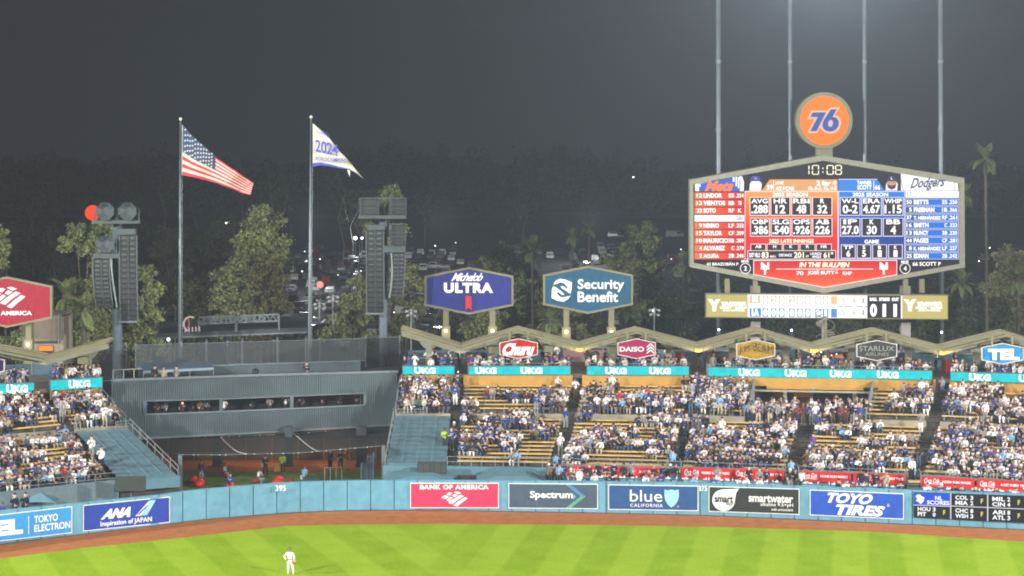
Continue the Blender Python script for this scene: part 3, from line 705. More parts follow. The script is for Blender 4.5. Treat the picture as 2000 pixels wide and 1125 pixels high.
for bi, (a, b_, nm) in enumerate(blocks):
    n = 15
    for k in range(n):
        px_ = lerp(a, b_, (k+.5)/n); Y = wallY(px_)+1.7; loc = (xat(px_, Y), Y, 1.56)
        o = sp if (bi == 0 and k == 0) else copy_tree(sp)
        o.location = loc; o['group'] = 'pale blue seats on the patio behind the wall'
        o['label'] = 'pale blue patio seat before the %s red banner pair' % nm
        PATIO.append((px_, Y, bi, k))
    t = thing('drink_rail', 'white topped drink counter in front of the %s pair of red banners' % nm, 'counter', (xat((a+b_)/2, 164), wallY(a)+3, 1.56))
    Ya, Yb = wallY(a)+2.9, wallY(b_)+2.9; mb = MB(); mb.bar((xat(a, Ya), Ya, 2.35), (xat(b_, Yb), Yb, 2.35), .45, .05); mb.build('counter_top', BLUEPT, t)
    for k in range(6):
        Y = lerp(Ya, Yb, k/5); x = xat(lerp(a, b_, k/5), Y); mb = MB(); mb.box(x-.04, Y+.0, 1.56, x+.04, Y+.08, 2.32); mb.build('leg', GREYM, t)
    rr = random.Random(bi); 
    fs_ = sorted(rr.random() for _ in range(26))
    for k in range(26):
        f_ = fs_[k]; Y = lerp(Ya, Yb, f_); x = xat(lerp(a, b_, f_), Y); mb = MB()
        z0 = 2.375
        if k % 3: mb.tube([(x, Y-.1, z0), (x, Y-.1, z0+.17)], [.04, .055], 6)
        else: mb.box(x-.14, Y-.18, z0, x+.14, Y+.05, z0+.07)
        o = mb.build('drink_cup' if k % 3 else 'food_tray', mat('white_cup', (.7, .7, .7)))
        base_props(o, 'white %s on the counter before the %s red banner pair' % ('cup' if k % 3 else 'food tray', nm), 'cup' if k % 3 else 'food tray', 'cups and trays on the drink counters')

# ------------------------------------------------------------------ upper concourse, LED ribbons
TEAL = em('led_teal', (.0, .62, .66), 1.15, led=True); LEDW = em('led_bright', (1, 1, 1), 1.6)
HOUS = mat('ribbon_housing', (.08, .12, .13))
def ribbon(st, pts, y0, h, words_, label):
    """pts: (px0, px1); y0: (left, right) top rows"""
    (a, b_), (ya, yb) = pts, y0
    sgn = lambda px_: table(st.b, px_)-.1
    p = Pane(a, sgn(a), b_, sgn(b_)); q = Quad(p, (a, ya), (b_, yb), (b_, yb+h), (a, ya+h)); c = q.pt(.5, 1)
    t = thing('led_ribbon', label, 'LED display', tuple(c), group=None)
    mb = MB(); e0 = Quad(p, (a-1.5, ya-1.5), (b_+1.5, yb-1.5), (b_+1.5, yb+h+1.5), (a-1.5, ya+h+1.5))
    mb.prism([e0.pt(0, 1, -.05), e0.pt(1, 1, -.05), e0.pt(1, 0, -.05), e0.pt(0, 0, -.05)], -p.n*.3); mb.build('housing', HOUS, t)
    poly(q, rect(0, 0, 1, 1), TEAL, t, 0, 'screen'); w = b_-a
    for x in words_:
        u0 = (x-a)/w; d = 42/w
        text(q, 'UKG', (u0, .14, u0+d, .90), LEDW, t, bold=.045, spacing=1.05, off=.03)
        polys(q, [rect(u0+d*.02, .04, u0+d*.10, .20), rect(u0+d*.20, .04, u0+d*.28, .20)], LEDW, t, .045, 'dots')
ribbon(SR, (787, 887), (716, 716), 15, [809], 'short teal LED ribbon reading UKG once above the small right upper benches')
ribbon(SR, (916, 1113), (716, 716), 15.5, [928, 1017], 'teal LED ribbon reading UKG twice under the red hexagon sign')
ribbon(SR, (1147, 1345), (716, 716.5), 16, [1182, 1268], 'teal LED ribbon reading UKG twice under the magenta hexagon sign')
ribbon(SR, (1383, 1820), (718, 725), 16.5, [1442, 1533, 1621, 1713], 'longest teal LED ribbon reading UKG four times')
ribbon(SR, (1857, 2070), (727, 733), 16.5, [1893, 1990], 'teal LED ribbon at the right edge under the pale blue hexagon sign')
ribbon(SL, (-90, 66), (754, 748.5), 19, [-60, 12], 'teal LED ribbon at the far left edge of the picture')
ribbon(SL, (99, 199.5), (744, 737.5), 18.5, [134], 'teal LED ribbon reading UKG once at the right end of the left stand')
# concourse slab, rear wall
def conc_slab(st, c0, c1, name, label):
    mb = MB(); cs = segs(c0, c1, 8); Z = Vector((0, 0, 1)); top = []; rear = []
    for c in cs: top.append(st.at(*c, 16.6, 8.0)); rear.append(st.at(*c, 27, 8.0))
    mb.add(top+rear+[p-Z*.35 for p in top]+[p-Z*.35 for p in rear], [(i, i+1, i+10, i+9) for i in range(8)]+[(i+18, i+19, i+1, i) for i in range(8)]+[(i+28, i+27, i+18, i+19) for i in range(8)])
    struct(mb.build(name, CONC))
conc_slab(SR, (757, 783), (2110, 2170), 'concourse_floor', ''); conc_slab(SL, (-150, -120), (345, 199), 'concourse_floor', '')
for c0, c1, st, lb in (((1074, 1121), (1097, 1136), SR, 'second'), ((1306, 1354), (1329, 1365), SR, 'third'), ((1772, 1830), (1797, 1852), SR, 'fourth'), ((874, 885), (889, 904), SR, 'first')):
    strip(st, c0, c1, 16.35, 5.8, 7.1, CONCD, 'stair_landing', 'dark concrete landing at the head of the %s stair aisle of the right stand' % lb, 'landing', .3, n=2)
railing('concourse_railing', 'long grey railing along the concourse above the longest LED ribbon', fl(SR, (1345, 1765), (1381, 1823), 6, 16.5, 8.0), h=1.0, rails=(1,), step=2.4)
railing('concourse_railing', 'grey railing along the concourse above the LED ribbon under the magenta hexagon', fl(SR, (1108, 1300), (1147, 1347), 3, 16.5, 8.0), h=1.0, rails=(1,), step=2.4)
railing('concourse_railing', 'grey railing along the concourse above the LED ribbon under the red hexagon', fl(SR, (899, 1070), (914, 1115), 3, 16.5, 8.0), h=1.0, rails=(1,), step=2.4)
strip(SR, (757, 783), (2060, 2120), 26.5, 7.6, 9.0, mat('dim_blue_paint', (.05, .10, .13)), 'rear_parapet', 'dull blue rear parapet along the back of the right concourse', 'wall', .2, n=20)
strip(SL, (-150, -120), (330, 190), 26.5, 7.6, 9.0, mat('dim_blue_paint', (.05, .10, .13)), 'rear_parapet', 'dull blue rear parapet along the back of the left concourse', 'wall', .2, n=8)

# folded plate roof
def roof_bay(pts, dYfront, label, nrib=10):
    """pts: three photo points (px, py) along the front edge: valley, peak, valley"""
    Y = lambda px_: (table(SR.b, px_) if px_ > 500 else table(SL.b, px_))+dYfront
    c = P(pts[1][0], pts[1][1], Y(pts[1][0])); t = thing('roof_bay', label, 'roof', (c.x, c.y, 8), group='folded roof bays over the concourses')
    for (a, b_) in zip(pts, pts[1:]):
        A = P(a[0], a[1], Y(a[0])); B = P(b_[0], b_[1], Y(b_[0])); bk = Vector((A.x*.02, 11, 1.0)); dn = Vector((0, 0, -.22))
        bk = Vector((0, 3.6, .05))
        mb = MB(); mb.add([A, B, B+bk, A+bk, A+dn, B+dn, B+bk+dn, A+bk+dn], [(0, 1, 2, 3), (7, 6, 5, 4), (4, 5, 1, 0), (3, 2, 6, 7), (0, 3, 7, 4), (1, 5, 6, 2)]); mb.build('roof_slab', CREAM, t)
        for k, (yo, zo) in enumerate(((.4, .10), (1.4, .10), (2.5, .10))):      # standing seams along the slope
            o = Vector((0, yo, zo+.05*yo/5.2)); mb = MB(); mb.bar(A+o, B+o, .18, .16); mb.build('standing_seam', CREAM, t)
        mb = MB(); mb.bar(A+Vector((0, .9, -.42)), B+Vector((0, .9, -.42)), .22, .36); mb.build('edge_beam', CREAM_D, t)
    return t
bays = [([(783, 645), (900, 680)], 'left end slope of the right pavilion roof, beside the right speaker tower'),
        ([(900, 680), (1011, 646), (1132, 677)], 'cream roof bay over the red hexagon sign'), ([(1132, 677), (1243, 647), (1365, 678)], 'cream roof bay over the magenta hexagon sign'),
        ([(1365, 678), (1478, 647), (1590, 679)], 'cream roof bay over the mustard hexagon sign'), ([(1590, 679), (1712, 649), (1843, 683)], 'cream roof bay over the charcoal hexagon sign'),
        ([(1843, 683), (1965, 653), (2090, 690)], 'cream roof bay over the pale blue hexagon sign'),
        ([(-90, 668), (85, 702)], 'left pavilion roof slope at the left edge of the picture'), ([(85, 702), (208, 669)], 'rising right end of the left pavilion roof')]
for pts, lb in bays: roof_bay(pts, -1.2, lb)
# columns with brackets and speaker boxes
def column(px_, ytop, label, box=True):
    Y = (table(SR.b, px_) if px_ > 500 else table(SL.b, px_))+1.5; x = xat(px_, Y); t = thing('roof_column', label, 'column', (x, Y, 8.0), group='columns holding the folded roof')
    zt = zat(ytop, Y); mb = MB(); mb.box(x-.28, Y-.2, 8.0, x+.28, Y+.2, zt); mb.build('shaft', CREAM_D, t)
    mb = MB(); mb.prism([(x-.9, Y-.15, zt), (x+.9, Y-.15, zt), (x+.45, Y-.15, zt-.55), (x-.45, Y-.15, zt-.55)], (0, .3, 0)); mb.build('bracket', CREAM_D, t)
    if box:
        mb = MB(); mb.box(x-.45, Y-2.3, zt-.75, x+.45, Y-1.3, zt-.15); mb.build('junction_box', CREAM, t)
for px_, yt, lb in ((838, 668, 'cream roof column left of the left big hexagon sign post'), (965, 668, 'cream roof column left of the red hexagon sign'), (1070, 666, 'cream roof column right of the red hexagon sign'), (1196, 668, 'cream roof column left of the magenta hexagon sign'),
        (1306, 667, 'cream roof column right of the magenta hexagon sign'), (1430, 668, 'cream roof column left of the mustard hexagon sign'), (1535, 668, 'cream roof column right of the mustard hexagon sign'), (1662, 670, 'cream roof column left of the charcoal hexagon sign'),
        (1775, 672, 'cream roof column right of the charcoal hexagon sign'), (1908, 676, 'cream roof column left of the pale blue hexagon sign'), (172, 688, 'cream roof column at the right end of the left stand')):
    column(px_, yt, lb, box=px_ in (965, 1196, 172, 1070))
# small yellow lamps in the roof valleys
for px_, py_, lb in ((1132, 678, 'second'), (1365, 679, 'third'), (1590, 680, 'fourth'), (1843, 684, 'fifth')):
    Y = table(SR.b, px_)-.6; p = P(px_, py_+4, Y); t = thing('valley_lamp', 'glowing yellow lamp in the %s roof valley from the left end of the right pavilion' % lb, 'lamp', tuple(p))
    mb = MB(); mb.box(p.x-.32, p.y-.1, p.z-.12, p.x+.32, p.y+.15, p.z+.10); mb.build('lamp_glass', em('sodium_lamp', (1, .60, .06), 2.2), t)
    mb = MB(); mb.box(p.x-.36, p.y-.12, p.z+.10, p.x+.36, p.y+.2, p.z+.17); mb.build('lamp_hood', CREAM_D, t)
    l = bpy.data.lights.new('valley_lamp_light', 'POINT'); lo = bpy.data.objects.new('valley_lamp_light', l); COL.objects.link(lo)
    l.energy = 90; l.color = (1, .66, .15); l.shadow_soft_size = .15; lo.location = (p.x, p.y-.55, p.z-.1)

# concourse opening (vomitory) in the middle
t = thing('concourse_opening', 'wide concourse opening with yellow fascia and warm lit stalls inside', 'entrance', tuple(SR.at(1540, 1590, 13, 4.8)))
def pc(px_, rel, z):  # px measured at the back line -> matching column
    fp = px_-46-(px_-1470)*.03; return SR.at(fp, px_, rel, z)
mb = MB(); mb.quad(pc(1466, 9.6, 4.79), pc(1716, 9.6, 4.79), pc(1716, 26, 4.79), pc(1466, 26, 4.79)); mb.build('walkway', CONC, t)
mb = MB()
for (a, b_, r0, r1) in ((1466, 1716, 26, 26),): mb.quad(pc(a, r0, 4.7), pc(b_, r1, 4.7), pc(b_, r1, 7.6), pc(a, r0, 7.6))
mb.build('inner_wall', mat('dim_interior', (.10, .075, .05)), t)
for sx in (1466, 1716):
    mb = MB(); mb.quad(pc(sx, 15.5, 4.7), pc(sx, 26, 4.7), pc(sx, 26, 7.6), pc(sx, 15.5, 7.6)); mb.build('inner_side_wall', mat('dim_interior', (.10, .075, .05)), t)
mb = MB(); A = [pc(1464, 15.4, 7.25), pc(1718, 15.4, 7.25), pc(1718, 15.4, 7.98), pc(1464, 15.4, 7.98)]; mb.prism(A, (0, .5, 0)); mb.build('fascia', YWALL, t)
mb = MB(); A = [pc(1500, 15.3, 7.0), pc(1690, 15.3, 7.0), pc(1690, 15.3, 7.25), pc(1500, 15.3, 7.25)]; mb.prism(A, (0, .4, 0)); mb.build('fascia', YWALL, t)
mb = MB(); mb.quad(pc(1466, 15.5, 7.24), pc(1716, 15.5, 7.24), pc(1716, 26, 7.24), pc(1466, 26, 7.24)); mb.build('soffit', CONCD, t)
mb = MB(); mb.bar(pc(1478, 14.6, 6.95), pc(1704, 14.6, 6.95), .15, .15); mb.build('header_beam', CREAM_D, t)
for sx in (1535, 1672):
    q = pc(sx, 15.6, 4.8); mb = MB(); mb.box(q.x-.16, q.y-.15, 4.8, q.x+.16, q.y+.15, 7.0); mb.build('pillar', CREAM_D, t)
for sx in (1474, 1706):
    a, b_ = pc(sx, 10.7, 4.8), pc(sx, 15.4, 4.8); mb = MB(); mb.prism([a, b_, b_+Vector((0, 0, 3.1)), a+Vector((0, 0, 1.0))], (.12, 0, 0)); mb.build('side_screen', mat('grey_screen', (.16, .18, .19)), t)
WARM = em('warm_menu_light', (1, .42, .08), 1.2)
for sx, z0, w_ in ((1562, 6.3, .45), (1562, 5.95, .45), (1640, 6.25, .4)):
    q = pc(sx, 24, z0); mb = MB(); mb.box(q.x-w_, q.y-.1, z0, q.x+w_, q.y, z0+.14); mb.build('menu_light', WARM, t)
for sx, w_, mm in ((1548, .9, YWALL), (1692, .6, YWALL), (1502, .5, mat('warm_brick', (.30, .10, .05)))):
    q = pc(sx, 24.5, 4.8); mb = MB(); mb.box(q.x-w_, q.y-.2, 4.8, q.x+w_, q.y, 7.2); mb.build('stall_front', mm, t)
q = pc(1592, 15.2, 7.05); mb = MB(); mb.box(q.x-.16, q.y-.1, 7.0, q.x+.16, q.y-.04, 7.14); mb.build('exit_light', em('green_exit', (.1, .8, .45), .8), t)
for sx in (1500, 1560, 1625, 1685):
    q = pc(sx, 20, 7.0); l = bpy.data.lights.new('concourse_light', 'POINT'); lo = bpy.data.objects.new('concourse_light', l); COL.objects.link(lo)
    l.energy = 75; l.color = (1, .62, .28); l.shadow_soft_size = .3; lo.location = (q.x, q.y, 6.9)
# ------------------------------------------------------------------ hexagonal signs
def hexa(cx, cy, w, h, k=.36): # flat-sided hexagon: clockwise on screen from the top point
    s = h*k/2*.9
    return [(cx, cy-h/2), (cx+w/2, cy-h*.5+h*k*.5), (cx+w/2, cy+h*.5-h*k*.5), (cx, cy+h/2), (cx-w/2, cy+h*.5-h*k*.5), (cx-w/2, cy-h*.5+h*k*.5)]
def ribbed(surf, pts, m, parent, pitch, off=0, name='ribbed_panel'):
    """vertical corrugation inside a hexagon"""
    xs = [p[0] for p in pts]; x0, x1 = min(xs), max(xs)
    def yr(x):
        ys_ = []
        n = len(pts)
        for i in range(n):
            a, b = pts[i], pts[(i+1) % n]
            if abs(a[0]-b[0]) < 1e-6: continue
            if min(a[0], b[0])-1e-6 <= x <= max(a[0], b[0])+1e-6: ys_.append(a[1]+(b[1]-a[1])*(x-a[0])/(b[0]-a[0]))
        return min(ys_), max(ys_)
    mb = MB(); vs = []; x = x0; k = 0
    cols = []
    while x < x1-1e-3:
        for dx, o in ((0, 0), (.45, 0), (.55, -.07), (.95, -.07)):
            xx = x+dx*pitch
            if xx < x1: cols.append((xx, o))
        x += pitch
    cols.append((x1, 0))
    for xx, o in cols:
        a, b = yr(min(max(xx, x0+.01), x1-.01)); vs += [surf.pt(xx, a, off+o), surf.pt(xx, b, off+o)]
    mb.add(vs, [(2*i, 2*i+1, 2*i+3, 2*i+2) for i in range(len(cols)-1)]); return mb.build(name, m, parent)
def hex_sign(name, label, cx, cy, w, h, Y, m, framew, k, pitch, posts=(), postw=12, depth=.5, frame_m=CREAM):
    p = Pane(cx, Y); c = p.pt(cx, cy+h/2); t = thing(name, label, 'sign', (c.x, c.y, 8.0 if posts else c.z))
    pts = hexa(cx, cy, w, h, k); o, inner = ring(p, pts, framew, depth, frame_m, t, .06)
    ribbed(p, inner, m, t, pitch, 0)
    return t, p
def sign_post(t, px_, Y, y0, y1, ybox, w=11, lamp=True):
    x = xat(px_, Y); z0, z1, zb = zat(y1, Y), zat(y0, Y), zat(ybox, Y); r = w/2/F*Y
    mb = MB(); mb.box(x-r, Y-.3, zb, x+r, Y+.3, z1); mb.build('post', CREAM, t)
    mb = MB(); mb.box(x-r*1.5, Y-.45, z0, x+r*1.5, Y+.45, zb); cs_ = mb.build('post_casing', CREAM, t)
    if lamp:
        mb = MB(); mb.box(x-.13, Y-.56, zb-.55, x+.13, Y-.46, zb-.33); mb.build('lamp', em('warm_lamp', (1, .85, .55), 6), cs_)
        l = bpy.data.lights.new('post_lamp_light', 'POINT'); lo = bpy.data.objects.new('post_lamp_light', l); COL.objects.link(lo)
        l.energy = 12; l.color = (1, .8, .45); l.shadow_soft_size = .1; lo.location = (x, Y-.75, zb-.5)
PURP = mat('deep_blue_sheet', (.035, .045, .27), .5, objvar=0); NAVYS = mat('petrol_blue_sheet', (.022, .12, .22), .5)
LIT = em('lit_white_letters', (1, .99, .96), 1.3)
YB = 197.0
t, p = hex_sign('hexagon_sign', 'deep violet blue hexagon sign reading Michelob ULTRA with a red ribbon', 916, 568, 174, 93, YB, PURP, 4.2, .37, 3.4, (1,))
text(p, 'Michelob', (881, 533, 948, 549), LIT, t, bold=.02, shear=9, spacing=.85, off=.12)
text(p, 'ULTRA', (867, 552, 963, 572), LIT, t, bold=.06, off=.12, spacing=1.15, ext=.04)
poly(p, [(909, 578), (921, 578), (921, 606), (915, 600.5), (909, 606)], em('lit_red', (.9, .06, .09), .9), t, .10, 'ribbon_emblem')
sign_post(t, 871, YB+.4, 600, 715, 636); sign_post(t, 962, YB+.4, 600, 715, 636)
t, p = hex_sign('hexagon_sign', 'petrol blue hexagon sign reading Security Benefit with a round hands emblem', 1148.5, 566, 176, 94, YB, NAVYS, 4.2, .37, 3.4, (1,))
text(p, 'Security', (1128, 545, 1219, 570), LIT, t, bold=.022, off=.12, ext=.04); text(p, 'Benefit', (1128, 569, 1207, 590), LIT, t, bold=.022, off=.12, ext=.04)
g = lambda a: [(1077+x*40, 544+y*45) for x, y in a]
polys(p, [g([(.08, .26), (.20, .10), (.40, 0), (.68, .04), (1, .16), (.98, .50), (.92, .66), (.66, .50), (.50, .42), (.44, .32), (.62, .34), (.74, .44), (.82, .42), (.62, .20), (.42, .16), (.30, .22)]),
          g([(.02, .46), (.0, .84), (.30, .96), (.60, 1.0), (.82, .88), (.94, .74), (.74, .78), (.56, .82), (.40, .78), (.24, .62), (.34, .58), (.50, .70), (.64, .70), (.50, .56), (.34, .46), (.20, .36), (.08, .34)])], LIT, t, .12, 'hands_emblem')
sign_post(t, 1106, YB+.4, 600, 715, 638); sign_post(t, 1194, YB+.4, 600, 715, 638)
t, p = hex_sign('hexagon_sign', 'big red hexagon sign at the left edge ending in OF AMERICA', 14, 590, 176, 100, 186, mat('red_sheet', (.40, .018, .045), .5), 4, .37, 3.6, (1,))
boa(p, t, -18, 560, 50, 602, LIT); text(p, 'BANK OF AMERICA', (-62, 607, 63.5, 615.5), LIT, t, bold=.05, off=.12)
sign_post(t, 57, 186.6, 615, 745, 662)
# small hanging signs
def hang(label, cx, cy, w, h, m, fm=None):
    Y = table(SR.b, cx)-1.6; t, p = hex_sign('hanging_sign', label, cx, cy, w, h, Y, m, 1.6, .40, 3.0, depth=.25, frame_m=fm or mat('pale_frame', (.50, .46, .40)))
    for s_ in (-.24, .24):
        mb = MB(); a = p.pt(cx+w*s_, cy-h*.42, -.15); mb.bar(a, a+Vector((0, 0, .75)), .18, .1); mb.build('hanger', CREAM, t)
    return t, p
t, p = hang('red hexagon sign reading Churu hanging from the roof', 1013, 681, 75, 40, mat('bright_red_sheet', (.55, .02, .02), .5))
text(p, 'Churu', (978, 670, 1047, 694), LIT, t, bold=.06, shear=8, off=.1, spacing=.9)
t, p = hang('magenta hexagon sign reading DAISO hanging from the roof', 1243.5, 681, 75, 40, mat('magenta_sheet', (.42, .015, .11), .5))
text(p, 'DAISO', (1210, 677, 1258, 686.5), LIT, t, bold=.03, off=.1)
polys(p, [[(1263, 680.5-i), (1270.5, 674-i), (1278, 680.5-i), (1278, 683.2-i), (1270.5, 677-i), (1263, 683.2-i)] for i in (-8, -2, 4)], LIT, t, .1, 'arrow_emblem')
t, p = hang('mustard yellow hexagon sign reading JIM BEAM hanging from the roof', 1476, 683.5, 76, 40, mat('mustard_sheet', (.52, .31, .02), .5))
JB = mat('dark_letters', (.055, .05, .04))
text(p, 'JIM', (1443, 676, 1464, 691), JB, t, bold=.0, spacing=1.1, off=.1, rot=-6); text(p, 'BEAM', (1471, 672, 1509, 688), JB, t, bold=.0, spacing=1.1, off=.1, rot=8)
t, p = hang('charcoal hexagon sign reading STARLUX AIRLINES hanging from the roof', 1712.5, 684.5, 79, 41, mat('charcoal_sheet', (.055, .062, .065), .5))
PL = em('pale_letters', (.62, .60, .50), .8)
text(p, 'STARLUX', (1678, 675.5, 1746, 685.5), PL, t, bold=.01, off=.1); text(p, 'AIRLINES', (1689, 688, 1736, 695), PL, t, bold=.0, off=.1, shear=1)
t, p = hang('pale blue hexagon sign reading TEL hanging from the roof at the right edge', 1958, 691, 82, 42, mat('pale_blue_sheet', (.03, .30, .60), .5))
text(p, 'TEL', (1929, 681, 1991, 703), LIT, t, bold=.07, off=.1)
Y = table(SL.b, 0)-1.6; t, p = hex_sign('hanging_sign', 'navy hexagon sign cut off by the left edge under the left roof', -25, 714, 68, 38, Y, mat('navy_sheet', (.01, .02, .09), .5), 1.6, .40, 3.0, depth=.25, frame_m=mat('pale_frame', (.5, .46, .4)))

# ------------------------------------------------------------------ the big scoreboard
YS = 203.0; sb = Pane(1610, YS, sc=3.636, ox=1340, oy=300)
t = thing('scoreboard', 'giant hexagonal video scoreboard showing both line-ups and the 10:08 clock', 'scoreboard', (xat(1612, YS), YS, -7))
outer = [(966, 12), (1975, 172), (1979, 808), (980, 990), (29, 806), (28, 186)]
mb = MB(); A = [sb.pt(x, y, .1) for x, y in outer]; mb.prism([A[0], A[5], A[4], A[3], A[2], A[1]], (0, 1.9, 0)); hs = mb.build('housing', mat('grey_cream_frame', (.24, .235, .17), .55), t)
inner = [(972, 50), (1935, 212), (1938, 782), (980, 952), (56, 775), (52, 216)]
SCR = em('screen_dark', (.01, .005, .01), 1); poly(sb, inner, SCR, t, .13, 'screen')
W_ = em('led_overbright', (1, 1, 1), 1.35); W1 = em('led_text', (1, .98, .95), 1.4); YW = em('led_clock', (1, .93, .62), 1.5)
BOX = em('led_box_dark', (.02, .01, .012), 1)
def tx(s, b, m=W1, bold=.05, **k): text(sb, s, b, m, t, bold=bold*.45, off=.20, **k)
# clock digits from small lamps
def dots(s, x0, y0, w, h, gap, m):
    seg = {'0': 'abcdef', '1': 'bc', '8': 'abcdefg', '2': 'abged'}
    ps = []; x = x0
    for ch in s:
        if ch == ':': ps += [rect(x, y0+h*.28, x+7, y0+h*.28+9), rect(x, y0+h*.66, x+7, y0+h*.66+9)]; x += 30; continue
        S = seg[ch]; n = 4
        for i in range(n):
            hx = x+8+(w-22)*i/(n-1); 
            if 'a' in S: ps.append(rect(hx, y0, hx+7, y0+7))
            if 'g' in S: ps.append(rect(hx, y0+h/2-3, hx+7, y0+h/2+4))
            if 'd' in S: ps.append(rect(hx, y0+h-7, hx+7, y0+h))
            for q_, xx, a, b in (('f', x, 6, h/2-10), ('e', x, h/2+6, h-12), ('b', x+w-7, 6, h/2-10), ('c', x+w-7, h/2+6, h-12)):
                if q_ in S: yy = y0+a+(b-a)*i/(n-1); ps.append(rect(xx, yy, xx+7, yy+7))
        x += w+gap
    polys(sb, ps, m, t, .2, 'clock_digits')
dots('1', 828, 80, 46, 70, 14, YW); dots('0', 892, 80, 50, 70, 14, YW); dots(':', 966, 80, 20, 70, 0, YW); dots('0', 996, 80, 50, 70, 14, YW); dots('8', 1056, 80, 48, 70, 10, YW)
# left line-up rows
RED = em_grad('lineup_red', [(0, (1, .20, .05)), (.55, (.95, .06, .01)), (1, (.78, .01, .01))], 'X', 1.0)
BLU = em_grad('lineup_blue', [(0, (0, .07, .32)), (.5, (0, .18, .78)), (1, (0, .16, .85))], 'X', 1.0)
rowsL = [('12', 'LINDOR', 'SS', '.254'), ('13', 'VIENTOS', 'BB', 'TB'), ('22', 'SOTO', 'RF', 'K'), None, ('9', 'NIMMO', 'LF', '.252'), ('15', 'TAYLOR', 'CF', '.209'),
         ('10', 'MAURICIO', '3B', '.209'), ('4', 'ALVAREZ', 'C', '.279'), ('2', 'ACUÑA', '2B', '.246')]
WB = em('led_blown', (1, .99, .99), 1.15)
polys(sb, [rect(58, 268+53.5*i, 412, 271+53.5*i) for i in range(10)]+[rect(410, 268, 413, 752)], em('row_line', (.35, .04, .05), 1), t, .15, 'row_border')
for i, r in enumerate(rowsL):
    y = 273+53.3*i
    if r is None: poly(sb, rect(59, y+3, 411, y+49), WB, t, .16, 'lineup_row'); tx('.280', (345, y+10, 404, y+40), em('led_grey', (.45, .4, .42), 1)); continue
    poly(sb, rect(59, y+2, 411, y+49), RED, t, .16, 'lineup_row')
    tx(r[0], (74 if len(r[0]) > 1 else 92, y+10, 112, y+38)); tx(r[1], (122, y+8, 122+22*len(r[1]), y+40), W_, .09)
    tx(r[2], (300 if len(r[2]) > 1 else 322, y+10, 340, y+38)); tx(r[3], (352 if len(r[3]) > 2 else 368, y+10, 408 if len(r[3]) > 2 else 392, y+38))
rowsR = [None, ('50', 'BETTS', 'SS', '.250'), ('5', 'FREEMAN', '1B', '.366'), ('37', 'T. HERNÁNDEZ', 'RF', '.261'), ('16', 'SMITH', 'C', '.323'), ('13', 'MUNCY', '3B', '.220'),
         ('44', 'PAGES', 'CF', '.281'), ('8', 'K. HERNÁNDEZ', 'LF', '.227'), ('25', 'EDMAN', '2B', '.242')]
LIL = em('row_line_white', (.85, .82, 1), 1.1)
for i, r in enumerate(rowsR):
    y = 265+54.5*i
    if r is None:
        poly(sb, rect(1556, y, 1934, y+48), WB, t, .16, 'lineup_row'); tx('17', (1566, y+8, 1600, y+40), em('led_grey', (.45, .4, .42), 1)); continue
    poly(sb, rect(1554, y, 1934, y+49), LIL, t, .15, 'row_border'); poly(sb, rect(1557, y+3, 1931, y+46), BLU, t, .16, 'lineup_row')
    tx(r[0], (1562 if len(r[0]) > 1 else 1580, y+10, 1600, y+38)); n = len(r[1]); tx(r[1], (1614, y+8, 1614+(21 if n < 10 else 16)*n, y+40), W_, .09)
    tx(r[2], (1815 if len(r[2]) > 1 else 1832, y+10, 1852, y+38)); tx(r[3], (1862, y+10, 1922, y+38))
# centre panels
RG = em_grad('panel_red', [(0, (.80, .005, .01)), (.45, (.92, .02, .01)), (.8, (1, .22, .02)), (1, (1, .40, .08))], 'Z', 1.0)
BG = em_grad('panel_blue', [(0, (.01, .03, .20)), (.5, (0, .06, .42)), (1, (0, .24, .90))], 'Z', 1.0)
LN = em('panel_line', (1, .75, .75), 1.3); LNB = em('panel_line_blue', (.75, .72, 1), 1.3)
poly(sb, rect(415, 265, 1078, 750), LN, t, .15, 'panel_border'); poly(sb, rect(419, 270, 1074, 747), RG, t, .16, 'panel')
poly(sb, rect(1080, 265, 1552, 750), LNB, t, .15, 'panel_border'); poly(sb, rect(1084, 270, 1548, 747), BG, t, .16, 'panel')
poly(sb, [(535, 265), (592, 183), (1075, 183), (1075, 265)], em('tan_panel', (.95, .45, .16), .9), t, .15, 'panel')
poly(sb, [(1080, 183), (1355, 183), (1408, 262), (1080, 262)], em('blue_panel', (.02, .25, .80), 1), t, .15, 'panel')
poly(sb, [(1080, 180), (1355, 180), (1358, 184), (1080, 184)], LNB, t, .17, 'panel_border')
tx('59', (574, 222, 614, 256)); tx('JOSÉ', (632, 194, 690, 222), W_, .08); tx('AZÓCAR', (635, 226, 768, 260), W_, .08)
tx('2 for 4', (925, 192, 1064, 226), W_, .08); tx('1b, 6-3, 1b, 4-3', (868, 230, 1064, 262), W_, .06)
polys(sb, [rect(618, 190, 622, 260), rect(1329, 190, 1333, 260)], W1, t, .17, 'divider_line')
tx('TANNER', (1212, 192, 1316, 218), W_, .08); tx('SCOTT', (1214, 222, 1316, 256), W_, .08); tx('66', (1338, 222, 1376, 256))
tx('2025 SEASON', (614, 276, 862, 304), W_, .07); tx('2025 SEASON', (1180, 276, 1432, 304), W_, .07)
def boxes(lst, y0, y1, lm, tw=.42, th=.56):
    for (x0, x1, a, b) in lst:
        poly(sb, rect(x0, y0, x1, y1), lm, t, .17, 'stat_border'); poly(sb, rect(x0+5, y0+4, x1-5, y1-5), BOX, t, .18, 'stat_box')
        w = x1-x0; la = .17*w*len(a) if len(a) > 1 else .10*w; la = min(la, w*.42); hh = y1-y0; c = (x0+x1)/2
        tx(a, (c-la, y0+hh*.08, c+la, y0+hh*.34), W1, .05)
        lb = min(.42*w, .115*w*len(b)+.02*w) if b else 0
        if b: tx(b, (c-lb, y0+hh*.42, c+lb, y0+hh*.88), W_, .06)
